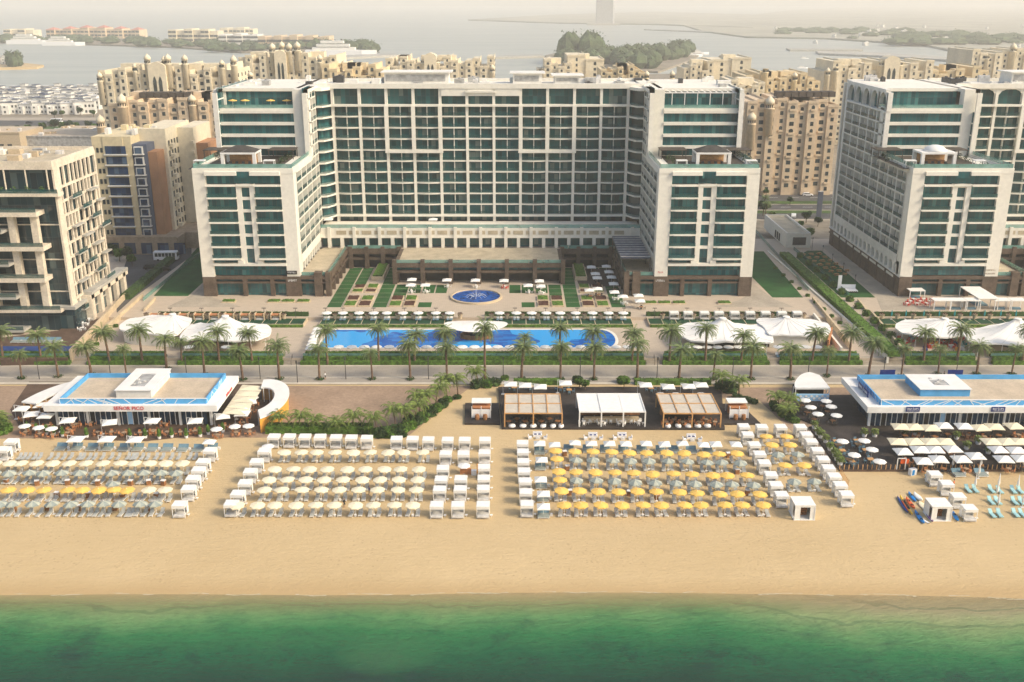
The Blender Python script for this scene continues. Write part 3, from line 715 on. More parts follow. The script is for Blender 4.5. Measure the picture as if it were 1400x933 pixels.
K['daybed'] = Once(make_daybed('daybed', ''))
def closed_umbrella(name, cloth, h=2.8):
    t = thing(name, '', 'umbrella'); m = MB(); m.lathe([(.07, .9), (.2, 1.1), (.22, 1.5), (.13, 2.1), (.05, h)], n=8); m.build('canopy', M[cloth], t)
    p = MB(); p.tube((0, 0, 0), (0, 0, h + .1), .04, .04, 6); p.cbox(0, 0, 0, .5, .5, .08); p.build('pole', M['grey2'], t); return t
K['closed'] = Once(closed_umbrella('closed_umbrella', 'white_cloth', 3.1)); K['closedteal'] = Once(closed_umbrella('closed_umbrella', 'teal_cloth', 2.6))
K['set_t'] = Once(make_table_set('cafe_table_set', '', 'tantable', 'terra'))
K['set_w'] = Once(make_table_set('cafe_table_set', '', 'white', 'white'))
K['set_b'] = Once(make_table_set('dining_table_set', '', 'pine', 'blue_cloth', 4, 1.1))
K['set_d'] = Once(make_table_set('dining_table_set', '', 'wood', 'darkmetal', 4, 1.0))
K['set_r'] = Once(make_table_set('cafe_table_set', '', 'white', 'redplastic'))
# ---------------------------------------------------------------- plants
M['frond'] = None
k = NT('palm_frond'); co_ = k.obj(); inf = k.n('ShaderNodeObjectInfo')
c1 = k.ramp(k.noise(1.3, 3, co_), [(.3, (.10, .15, .045)), (.7, (.24, .29, .10))]); c1 = k.mix(k.mth('MULTIPLY', inf.outputs['Random'], .45), c1, (.12, .18, .06)); k.l(c1, k.b.inputs['Base Color']); k.b.inputs['Roughness'].default_value = .6; M['frond'] = k.m
M['fronddry'] = mat('dry_frond', (.30, .22, .1), .8, .2, 2)
M['coco'] = mat('coconut_frond', (.17, .23, .05), .6, .35, 1.2)
M['trunk'] = mat('palm_trunk', (.20, .13, .085), .9, .25, 2, 9, bump=.4)
M['hedge'] = mat('hedge_leaves', (.12, .24, .03), .8, .45, 1.2, 9, bump=.6)
M['shrub'] = mat('shrub_leaves', (.06, .125, .03), .8, .45, 1.1, 8)
M['tree'] = mat('tree_leaves', (.05, .10, .03), .8, .45, .5, 5)
M['bark'] = mat('tree_bark', (.14, .10, .07), .9, .2, 2)
M['soil'] = mat('planting_soil', (.10, .045, .03), .95, .25, 1.5, 8)
M['pot'] = mat('stone_pot', (.52, .42, .29), .8, .1, 2)
def frond(m, base, az, el, L, droop, lw, n=9, rr=R):
    """arching rib with separate leaflets either side"""
    x, y, z = base; e = el; st = L / n; ca, sa = cos(az), sin(az); pts = [(x, y, z, e)]
    for i in range(n):
        x += ca * cos(e) * st; y += sa * cos(e) * st; z += sin(e) * st; e -= droop / n * (1 + i / n); pts.append((x, y, z, e))
    for i in range(n):
        a, b = pts[i], pts[i + 1]; w = .05 * (1 - i / n) + .015
        m.add([(a[0] - sa * w, a[1] + ca * w, a[2]), (a[0] + sa * w, a[1] - ca * w, a[2]), (b[0] + sa * w, b[1] - ca * w, b[2]), (b[0] - sa * w, b[1] + ca * w, b[2])], [(0, 1, 2, 3)])
        if i == 0: continue
        f = i / n; ll = lw * (1.0 - .75 * abs(f - .4) ** 1.3 * 1.6) * rr.uniform(.85, 1.1)
        for q in range(2):
            g = q / 2; cx, cy, cz = a[0] + (b[0] - a[0]) * g, a[1] + (b[1] - a[1]) * g, a[2] + (b[2] - a[2]) * g
            for s in (-1, 1):
                tx, ty, tz = cx - sa * s * ll * .8 + ca * ll * .55, cy + ca * s * ll * .8 + sa * ll * .55, cz - ll * rr.uniform(.15, .5)
                hx, hy = ca * st * .3, sa * st * .3
                m.add([(cx - hx, cy - hy, cz), (cx + hx, cy + hy, cz), (tx, ty, tz)], [(0, 1, 2)])
def make_date_palm(seed, h, lean=0, nf=46, L=3.2):
    rr = random.Random(seed); t = thing('date_palm', '', 'palm tree'); m = MB(); m.smooth = True
    prof = []; n = 12
    for i in range(n + 1):
        f = i / n; prof.append((.30 - .1 * f + (.03 if i % 2 else 0) + (.1 if i == 0 else 0), h * f))
    m.T = lambda x, y, z: (x + lean * (z / h) ** 2, y, z); m.lathe(prof, n=8); m.smooth = False; m.lathe([(.22, h - .7), (.42, h - .2), (.3, h + .3), (.05, h + .6)], n=8)
    m.build('trunk', M['trunk'], t); c = MB(); c.T = m.T
    for i in range(nf):
        f = i / nf; az = i * 2.399 + rr.uniform(-.2, .2); el = 1.35 - 1.75 * f ** .8 + rr.uniform(-.1, .1)
        frond(c, (0, 0, h + .1), az, el, L * rr.uniform(.85, 1.05) * (.8 + .2 * (1 - abs(f - .4))), 1.0 + .5 * rr.random(), .72, 8, rr)
    c.build('crown', M['frond'], t)
    return t
PALMS = [Once(make_date_palm(s, 8.0, l, nf, L)) for s, l, nf, L in ((1, .0, 50, 3.9), (2, .5, 56, 3.7), (3, -.4, 44, 4.1), (4, .3, 40, 3.6))]
def make_coco(seed, h, lean):
    rr = random.Random(seed); t = thing('coconut_palm', '', 'palm tree'); m = MB(); m.smooth = True; m.T = lambda x, y, z: (x + lean * (z / h) ** 2, y, z)
    m.lathe([(.22, 0), (.14, h * .3), (.12, h)], n=7); m.build('trunk', M['trunk'], t); c = MB(); c.T = m.T
    for i in range(22): frond(c, (0, 0, h), i * 2.399, 1.25 - 1.0 * (i / 22), 3.1 * rr.uniform(.85, 1.1), 1.5, .85, 9, rr)
    c.build('crown', M['coco'], t); return t
COCO = [None, Once(make_coco(12, 2.4, -.5)), Once(make_coco(13, 3.2, .6))]
def make_bush(seed, r, h, mt='shrub', name='shrub', cat='shrub', n=420, s=.2):
    rr = random.Random(seed); t = thing(name, '', cat); m = MB(); m.smooth = True
    # uneven inner mass so that the clump is not see-through
    vs = []; N = 14; 
    for j in range(6):
        f = j / 5
        for i in range(N):
            a = 2 * pi * i / N; q = r * .82 * sin(pi * (.18 + .82 * (1 - f)) * .6 + .1) * (1 + .16 * sin(3 * a + seed) + rr.uniform(-.1, .1)) * (1 if f < .95 else .2)
            vs.append((q * cos(a), q * sin(a), h * .9 * f))
    m.add(vs, [(j * N + i, j * N + (i + 1) % N, (j + 1) * N + (i + 1) % N, (j + 1) * N + i) for j in range(5) for i in range(N)] + [tuple(range(5 * N, 6 * N))])
    m.smooth = False; leaf_blob(m, 0, 0, .05, r * 1.02, h, n, rr, s); m.build('foliage', M[mt], t); return t
BUSH = [Once(make_bush(21, 1.0, 1.2)), Once(make_bush(22, 1.0, 1.0, 'hedge')), Once(make_bush(23, 1.0, 1.3, 'hedge'))]
def make_tree(seed, h, r, mt='tree'):
    rr = random.Random(seed); t = thing('leafy_tree', '', 'tree'); m = MB(); m.tube((0, 0, 0), (.1, 0, h * .5), .16, .1, 7)
    for k in range(5):
        a = k * 1.3; m.tube((.1, 0, h * .42), (r * .5 * cos(a), r * .5 * sin(a), h * .75), .08, .03, 5)
    m.build('trunk', M['bark'], t); c = MB()
    for k in range(9):
        a = k * 2.4; q = r * .6 * sqrt(rr.random()); leaf_blob(c, q * cos(a), q * sin(a), h * rr.uniform(.38, .62), r * rr.uniform(.35, .55), h * rr.uniform(.28, .4), 150, rr, .3)
    c.build('crown', M[mt], t); return t
TREES = [Once(make_tree(31, 5, 2.2)), Once(make_tree(32, 4, 1.8, 'hedge'))]
def hedge_mesh(m, x0, x1, y0, y1, z0, z1, rr, st=.5, leaf=.14, dens=14):
    """clipped hedge: jittered box surface plus loose leaves"""
    nx = max(1, int((x1 - x0) / st)); ny = max(1, int((y1 - y0) / st))
    g = lambda i, j, z: (x0 + (x1 - x0) * i / nx + rr.uniform(-.07, .07), y0 + (y1 - y0) * j / ny + rr.uniform(-.06, .06), z + rr.uniform(-.07, .07))
    top = [[g(i, j, z1) for j in range(ny + 1)] for i in range(nx + 1)]
    vs = []; idx = {}
    for i in range(nx + 1):
        for j in range(ny + 1): idx[i, j] = len(vs); vs.append(top[i][j])
    fs = [(idx[i, j], idx[i + 1, j], idx[i + 1, j + 1], idx[i, j + 1]) for i in range(nx) for j in range(ny)]
    ring = [(i, 0) for i in range(nx + 1)] + [(nx, j) for j in range(1, ny + 1)] + [(i, ny) for i in range(nx - 1, -1, -1)] + [(0, j) for j in range(ny - 1, 0, -1)]
    b = len(vs)
    for q in ring: v = vs[idx[q]]; vs.append((v[0], v[1], z0))
    n = len(ring)
    for q in range(n): fs.append((b + q, b + (q + 1) % n, idx[ring[(q + 1) % n]], idx[ring[q]]))
    m.add(vs, fs)
    for _ in range(int((x1 - x0) * (y1 - y0 + z1 - z0) * dens * .5)):
        x = rr.uniform(x0, x1); fr = rr.random() < .5
        y = y0 - .03 if fr else rr.uniform(y0, y1); z = rr.uniform(z0, z1) if fr else z1 + rr.uniform(0, .1); a = rr.uniform(0, 6.28); l = leaf * rr.uniform(.7, 1.5)
        m.add([(x, y, z), (x + l * cos(a), y - l * .5, z + l * .4), (x + l * cos(a + 1), y - l * .2, z + l * .9)], [(0, 1, 2)])
# ================================================================ hotel grounds
ZB, ZD, ZP = 1.0, 2.2, 3.0
def poly_sheet(name, m, pts, z, th=.02, kind='structure'):
    b = MB(); b.prism(pts if area2(pts) > 0 else pts[::-1], z - .15, z + th); return tag(b.build(name, m), kind=kind)
def area2(p): return sum(p[i][0] * p[(i + 1) % len(p)][1] - p[(i + 1) % len(p)][0] * p[i][1] for i in range(len(p)))
poly_sheet('lawn', M['lawn'], px((210, 405), (257, 405), (280, 384), (278, 330), z=3), 3.0)
poly_sheet('lawn', M['lawn'], px((1027, 378), (1056, 407), (1098, 407), (1044, 344), (1027, 344), z=3), 3.0)
poly_sheet('lawn', M['lawn'], px((1104, 343), (1123, 343), (1197, 407), (1150, 407), (1088, 352), z=3), 3.0)
poly_sheet('grey_paving', M['paving'], px((1123, 336), (1133, 336), (1262, 424), (1205, 424), (1198, 407), z=3), 3.0)
poly_sheet('grey_paving', M['paving'], px((262, 404), (283, 384), (283, 404), (300, 410), (330, 420), (228, 420), z=3), 3.0)
poly_sheet('grey_paving', M['paving'], px((1022, 404), (1024, 384), (1056, 408), (1085, 420), (975, 420), (1010, 411), z=3), 3.0)
def wall_line(name, lab, p, q, z0, z1, th, m, cat='wall', cap=None):
    (x0, y0), (x1, y1) = p, q; L = sqrt((x1 - x0) ** 2 + (y1 - y0) ** 2); nx, ny = -(y1 - y0) / L * th / 2, (x1 - x0) / L * th / 2
    b = MB(); P4 = [(x0 - nx, y0 - ny), (x1 - nx, y1 - ny), (x1 + nx, y1 + ny), (x0 + nx, y0 + ny)]
    if area2(P4) < 0: P4 = P4[::-1]
    b.prism(P4, z0, z1); o = tag(b.build(name, m), lab, cat)
    return o
M['wallsun'] = mat('sandstone_wall', (.58, .47, .32), .8, .1, .3, 2)
wl = [('long sandstone wall beside the beige corner building, nearest the sea', (97, 489), (172, 410), 2.4), ('sandstone ramp wall in the middle of the left walkway', (128, 468), (195, 408), 1.6), ('short sandstone wall at the upper end of the left walkway', (198, 428), (212, 412), 1.5),
      ('sandstone stair wall just right of the right white tent', (1112, 434), (1150, 482), 1.5), ('sandstone stair wall running down from the right lawn', (1111, 412), (1163, 476), 1.5), ('long white wall between the right lawn and the clipped hedge', (1049, 346), (1214, 490), 1.0),
      ('short sandstone wall beside the table lawn of the right hotel', (1173, 414), (1184, 428), 1.4), ('sandstone ramp wall beside the far right tent', (1190, 430), (1235, 484), 1.5)]
for lab, a, b_, h in wl: wall_line('garden_wall', lab, P(*a, 2.6), P(*b_, 2.6), 1.0, 2.6 + h * .8, .5, M['wallsun'] if 'white' not in lab else M['cream'])
for lab, a, b_ in (('green glass railing along the left walkway up to the lawn', (196, 412), (276, 346)), ('green glass railing between the right lawn and the hedge', (1028, 312), (1105, 398)), ('green glass railing along the table lawn of the right hotel', (1085, 342), (1160, 405))):
    wall_line('glass_railing', lab, P(*a, 3), P(*b_, 3), 3, 4.1, .06, M['railsolid'], 'railing')
# diagonal hedge rows
def hedge_line(lab, a, b_, w, h, z=3.0, mt='hedge', seed=5):
    p, q = P(*a, z), P(*b_, z); dx, dy = q[0] - p[0], q[1] - p[1]; L = sqrt(dx * dx + dy * dy); an = math.atan2(dy, dx); rr = random.Random(seed)
    t = thing('hedge', lab, 'hedge', (p[0], p[1], z), an); m = MB(); hedge_mesh(m, 0, L, -w / 2, w / 2, 0, h, rr, .7, .25, 10); m.build('foliage', M[mt], t)
hedge_line('long clipped hedge running down between the two hotels', (1072, 350), (1222, 488), 3.0, 1.3)
hedge_line('long dark hedge between the left road and the walkway', (172, 410), (240, 352), 2.6, 1.5, mt='shrub')
rr = random.Random(9)
for i in range(13):
    f = i / 12; x, y = 1088 + 135 * f, 352 + 120 * f; X_, Y_ = P(x + 6, y, 3)
    BUSH[2].put((X_, Y_, 3.0), i, f'{ORD[i]} rounded bush down the slope beside the diagonal hedge', 'rounded bushes beside the diagonal hedge', 1.15)
for i in range(9):
    f = i / 8; X_, Y_ = P(1060 + 88 * f, 368 + 75 * f, 3)
    BUSH[1].put((X_, Y_, 3.0), i, f'small green bush by the right lawn walkway, {ORD[i]} down the slope', 'small bushes by the right lawn walkway', .7)
for i in range(6):
    f = i / 5; X_, Y_ = P(132 + 66 * f, 470 - 62 * f, 2.6)
    BUSH[1].put((X_, Y_, 2.2), i, f'small green bush between the left walkway walls, {ORD[i]} from the sea', 'small bushes between the left walkway walls', .7)
# ---- front hedges, three tiers, glass railing above
Yh0 = P(0, 501, 1.0)[1] + .5; 
secs = [(-20, 96), (119, 226), (243, 387), (411, 883), (906, 1052), (1066, 1179), (1238, 1338), (1357, 1420)]
names_ = ['at the far left below the beige building', 'in front of the curved white wall on the left', 'in front of the left peaked tent', 'in front of the swimming pool', 'in front of the right peaked tent', 'right of the right tent', 'in front of the far right tent', 'at the right edge of the picture']
for i, ((a, c), nm) in enumerate(zip(secs, names_)):
    X0 = P(a, 500, 1.0)[0]; X1 = P(c, 500, 1.0)[0]; rr = random.Random(40 + i)
    t = thing('promenade_hedge', f'long three-tiered green hedge {nm}', 'hedge', ((X0 + X1) / 2, Yh0, 1.05), 0, 'three-tiered hedges along the promenade'); w2 = (X1 - X0) / 2
    for k in range(3):
        m = MB(); hedge_mesh(m, -w2 + .35 * k, w2 - .35 * k, k * 1.15, k * 1.15 + 1.0, 0, .95 + .72 * k, rr, .45, .16, 16); m.build('hedge_tier', M['hedge'], t)
    b = MB(); b.box(X0 + .2, X1 - .2, y_d - .05, y_d + .25, 1, 2.5); tag(b.build('retaining_wall', M['wallsun']), f'low stone retaining wall behind the hedge {nm}', 'wall')
    b = MB(); b.box(X0 + .3, X1 - .3, y_d + .3, y_d + .36, 2.2, 3.3); tag(b.build('glass_railing', M['railsolid']), f'green glass railing above the hedge {nm}', 'railing')
    b = MB(); hedge_mesh(b, X0 + .4, X1 - .4, y_d + .7, y_d + 1.5, 2.2, 2.75, rr, .6, .16, 8)
    tag(b.build('planting_strip', M['shrub']), f'low planting behind the railing {nm}', 'plants')
# steps down to the promenade
for i, (a, c) in enumerate(((388, 410), (884, 905), (227, 242), (97, 118), (1053, 1066), (1180, 1237), (1339, 1356))):
    X0 = P(a, 495, 1.6)[0]; X1 = P(c, 495, 1.6)[0]; m = MB()
    for k in range(7): m.box(X0, X1, Yh0 + .5 * k, y_d + .3, 1.0, 1.0 + .172 * (k + 1) - (.003 if k == 6 else 0))
    tag(m.build('stone_steps', M['paving']), ['stone steps left of the swimming pool', 'stone steps right of the swimming pool', 'narrow steps left of the left tent hedge', 'steps below the sandstone wall at the far left', 'narrow steps right of the right tent', 'wide steps between the two hotels', 'steps near the right edge of the picture'][i], 'steps')
    if i < 2:
        h = MB(); xm = (X0 + X1) / 2; h.tube((xm, Yh0, 2.0), (xm, y_d, 3.2), .05); h.tube((xm, Yh0, 1), (xm, Yh0, 2.0), .05); h.tube((xm, y_d, 2.2), (xm, y_d, 3.2), .05); tag(h.build('handrail', M['darkmetal']), 'dark handrail on the steps ' + ('left' if i == 0 else 'right') + ' of the swimming pool', 'handrail')
# ---- pool
k = NT('pool_water'); co_ = k.obj(); sp_ = k.n('ShaderNodeSeparateXYZ'); k.l(co_, sp_.inputs[0])
br = k.n('ShaderNodeTexBrick'); br.inputs['Scale'].default_value = 1; br.inputs['Brick Width'].default_value = 2.2; br.inputs['Row Height'].default_value = .9; br.inputs['Mortar Size'].default_value = 0; br.inputs['Bias'].default_value = -.3
br.inputs['Color1'].default_value = (.008, .10, .42, 1); br.inputs['Color2'].default_value = (.012, .26, .72, 1); k.l(co_, br.inputs[0])
nz = k.noise(.07, 2, co_); c1 = k.mix(k.mth('GREATER_THAN', nz, .5), br.outputs[0], (.035, .36, .80)); k.l(c1, k.b.inputs['Base Color']); k.b.inputs['Roughness'].default_value = .08; k.b.inputs['Specular IOR Level'].default_value = .4
k.bump(k.noise(2, 3, co_), .25, .1); M['pool'] = k.m
PL = P(437, 475, ZD)[0]; PR = P(842, 470, ZD)[0]; PY0 = P(0, 476, ZD)[1]; PY1 = P(0, 451.5, ZD)[1]
cap = [(PR - 3 + 3.2 * cos(a), (PY0 + PY1) / 2 + (PY1 - PY0) / 2 * sin(a)) for a in [-pi / 2 + pi * i / 12 for i in range(13)]]
pool = [(PL, PY0)] + cap + [(PL, PY1)]
pt = thing('swimming_pool', 'long blue swimming pool in front of the fountain court', 'pool', (0, 0, 0))
b = MB(); b.prism(pool, ZD + .01, ZD + .06); b.build('water_surface', M['pool'], pt)
b = MB(); n = len(pool); big = [(x + (.7 if x > 0 else -.7), y + (.6 if y > (PY0 + PY1) / 2 else -.6)) for x, y in pool]
b.add([(x, y, ZD + .1) for x, y in pool] + [(x, y, ZD + .1) for x, y in big] + [(x, y, ZD) for x, y in pool] + [(x, y, ZD) for x, y in big], [(i, n + i, n + (i + 1) % n, (i + 1) % n) for i in range(n)] + [(2 * n + i, i, (i + 1) % n, 2 * n + (i + 1) % n) for i in range(n)]); b.build('coping', M['cream'], pt)
# plaza edge wall, turf terrace, planters
M['turf'] = mat('dark_turf', (.012, .065, .03), .9, .2, .4, 5)
Yt0 = P(0, 447, ZD)[1]; Yt1 = P(0, 437.5, ZP)[1]
tsec = [((205, 440), 'left'), ((436, 618), 'centre left'), ((662, 866), 'centre right'), ((888, 1105), 'right'), ((1208, 1420), 'far right')]
for (a, c), nm in tsec:
    X0, X1 = P(a, 443, ZP)[0], P(c if c != 440 else 415, 443, ZP)[0]
    m = MB(); m.box(X0, X1, Yt0, Yt1 + 3, .5, 2.9); tag(m.build('terrace_wall', M['wallsun']), f'low stone terrace wall below the {nm} row of planters', 'wall')
    m = MB(); hedge_mesh(m, X0 + .1, X1 - .1, Yt0 - .7, Yt0 - .05, ZD, 2.85, random.Random(5), .6, .15, 8); tag(m.build('terrace_hedge', M['hedge']), f'low dark hedge at the foot of the {nm} terrace', 'hedge')
    t0 = X0 + .2; k = 0
    while t0 < X1 - 1.5:
        t1 = min(t0 + 3.35, X1 - .2); m = MB(); m.box(t0, t1, Yt0 + .2, Yt1 + 1.4, 2.85, 2.93); struct(m.build('turf', M['turf'])); t0 = t1 + .22
    m = MB(); m.box(X0, X1, Yt1 + 3.0, Yt1 + 3.9, 2.9, 3.7); hedge_mesh(m, X0, X1, Yt1 + 3.1, Yt1 + 3.8, 3.0, 4.1, random.Random(6), .6, .2, 8); tag(m.build('terrace_hedge', M['shrub']), f'dark hedge behind the {nm} row of planters', 'hedge')
def make_urn():
    t = thing('stone_planter', '', 'planter'); m = MB(); m.lathe([(.42, 0), (.45, .1), (.55, .8), (.72, 1.15), (.72, 1.25), (.6, 1.22)], n=10); m.build('pot', M['pot'], t)
    m = MB(); leaf_blob(m, 0, 0, 1.15, .75, .5, 60, random.Random(3), .18); m.build('plant', M['soil'], t); return t
URN = Once(make_urn())
Yu = P(0, 436, ZP)[1]
urn = [(458, 480, 502, 522, 544, 565, 587, 607, 629, 'centre left'), (672, 693, 714, 735, 755, 778, 799, 821, 842, 'centre right'), (906, 928, 948.5, 969.7, 992, 1014, 1034, 1055.5, 1077.7, 1099, 'right'), (1206, 1227, 1249, 1270, 1292, 1313, 1333, 1354, 1379, 'far right'), (200, 221, 241, 262, 283, 303, 324, 345, 366, 388, 'left')]
for row in urn:
    nm = row[-1]
    for i, x in enumerate(row[:-1]): URN.put((XY(x, 430, Yu), Yu, ZP), 0, f'{ORD[i]} stone planter of the {nm} terrace row', 'stone planters on the plaza edge')
Ym = P(0, 438, 2.9)[1] + .6
K['poolumb'] = Once(make_umbrella('pool_umbrella', 'white_cloth', 1.35, 2.1, .3, pm='grey2'))
def make_pool_beds():
    t = thing('pool_lounger_pair', '', 'sun loungers')
    for s in (-.45, .45):
        m = MB(); m.box(s - .33, s + .33, -.9, .4, .25, .4); m.build('seat', M['blue_cloth'], t); m = MB(); m.add([(s - .33, .4, .35), (s + .33, .4, .35), (s + .33, .95, .85), (s - .33, .95, .85), (s - .33, .9, .9), (s + .33, .9, .9)], [(0, 1, 2, 3), (3, 2, 5, 4)]); m.build('backrest', M['white'], t)
    return t
PB = Once(make_pool_beds())
rows = [((447, 469, 491, 511, 529, 551, 572, 596, 615), 'centre left'), ((683, 706, 727, 747, 766, 787, 810, 832, 852), 'centre right')]
for row, nm in rows:
    for i, x in enumerate(row):
        X_ = XY(x, 431, Ym); K['poolumb'].put((X_, Ym, 2.93), i, f'{ORD[i]} small white umbrella on the {nm} turf terrace', 'small white umbrellas on the turf terrace')
        PB.put((X_, Ym - .7, 2.93), 0, f'pair of white and blue loungers under {ORD[i]} umbrella of {nm} terrace', 'lounger pairs on the turf terrace')
K['scab'] = Once(make_cabana('terrace_cabana', '', 2.2, 1.7, 2.0)); 
for i, x in enumerate((921.5, 940.8, 963, 983, 1004.4, 1025.6, 1046.8, 1069, 1090)): K['scab'].put((XY(x, 431, Ym), Ym + .3, 2.93), 0, f'{ORD[i]} small white cabana on the right turf terrace', 'small white cabanas on the right turf terrace')
def make_booth():
    t = thing('timber_booth', '', 'booth'); cparts('side_wall', M['pot'], t, 'box', [(x - .12, x + .12, -1.0, 1.0, 0, 1.7) for x in (-1.2, 1.2)]); m = MB(); m.box(-1.1, 1.1, -.9, 1.0, 1.2, 1.32); m.build('roof', M['terra'], t)
    m = MB(); m.box(-.9, .9, -.8, .6, 0, .45); m.build('bench', M['grey2'], t); return t
BT = Once(make_booth())
for i, x in enumerate((211, 231, 251, 272, 293, 313.5, 335, 355, 377)): BT.put((XY(x, 431, Ym), Ym + .3, 2.93), 0, f'{ORD[i]} timber roofed booth on the left turf terrace', 'timber booths on the left turf terrace')
for i, x in enumerate((1219, 1238.5, 1262.8, 1284, 1305, 1326.5, 1346, 1368, 1389)): K['closedteal'].put((XY(x, 431, Ym), Ym, 2.93), 0, f'{ORD[i]} closed teal umbrella on the far right terrace', 'closed teal umbrellas')
def make_tlamp():
    t = thing('terrace_lamp', '', 'lamp'); m = MB(); m.tube((0, 0, 0), (0, 0, 2.6), .06); m.build('pole', M['darkmetal'], t); m = MB(); m.cbox(0, 0, 2.6, 1.1, .3, .12); m.build('lamp_head', M['darkmetal'], t); return t
TL = Once(make_tlamp())
for i, x in enumerate((233, 276, 318, 361, 404, 445, 469, 511, 553, 596, 704, 746, 789, 831, 853, 895, 939, 983, 1025, 1068)): TL.put((XY(x, 427, Yu + .8), Yu + .8, ZP), 0, f'{ORD[i]} dark T-shaped lamp along the plaza edge', 'T-shaped lamps on the plaza edge')
# pool umbrellas along the sea side
Yq = P(0, 486, ZD)[1] 
rows = [((463, 481, 498, 515, 532, 548.5, 565, 583, 600, 616, 632, 648.7, 665, 680.5, 697, 713, 730, 745.5, 760, 776, 794, 810, 827, 842.5, 858, 874), 'sea side of the swimming pool'), ((938, 954, 967, 981, 996, 1010, 1022, 1038, 1064, 1089, 1102, 1117), 'sea side of the right tents'), ((258, 309), 'sea side of the left peaked tent')]
K['oval'] = Once(make_umbrella('pool_umbrella', 'white_cloth', 1.25, 2.2, .25, pm='grey2'))
for row, nm in rows:
    for i, x in enumerate(row):
        z = ZD + 2.1; Y_ = P(x, 473.5, z)[1]; X_ = XY(x, 473.5, Y_); K['oval'].put((X_, Y_, ZD), i, f'{ORD[i]} flat white umbrella on the {nm}', 'flat white umbrellas beside the pool')
        PB.put((X_, Y_ - 1.7, ZD), 0, f'low lounger pair in front of {ORD[i]} umbrella, {nm}', 'lounger pairs beside the pool')
for i in range(6):
    X_, Y_ = P(434 - 2.0 * i, 448 + 5.2 * i, ZD + 2.2); K['square'].put((X_, Y_, ZD), 0, f'white square umbrella at the left end of the pool, {ORD[i]} from the plaza', 'white square umbrellas at the left end of the pool', .95)
# swim-up bar
bt = thing('pool_bar', 'round pool bar under a white oval canopy standing in the blue pool', 'bar', (*P(651, 462, ZD), ZD)); m = MB(); m.smooth = True
pr = []; NN = 28
vs = []; fs = []
for j in range(7):
    f = j / 6
    for i in range(NN):
        a = 2 * pi * i / NN; rx, ry = 7.9 * f, 4.6 * f; z = 3.3 + .35 * cos(2 * a) * f * f + (1 - f) ** 2 * .9; vs.append((rx * cos(a), ry * sin(a), z))
for j in range(6): fs += [(j * NN + i, j * NN + (i + 1) % NN, (j + 1) * NN + (i + 1) % NN, (j + 1) * NN + i) for i in range(NN)]
m.add(vs, fs); m.build('canopy', M['white_cloth'], bt)
m = MB(); m.lathe([(3.9, 0), (3.9, 1.1), (3.3, 1.1), (3.3, .6)], n=20, sy=.6); m.build('bar_counter', M['wood'], bt); m = MB(); m.lathe([(1.6, 0), (1.6, 2.6), (.2, 2.7)], n=12, sy=.7); m.build('core', M['darkmetal'], bt)
cparts('post', M['darkmetal'], bt, 'tube', [((4.2 * cos(a), 2.6 * sin(a), 0), (4.6 * cos(a), 2.8 * sin(a), 3.3), .08) for a in (.5, 1.4, 2.4, 3.6, 4.7, 5.8)])
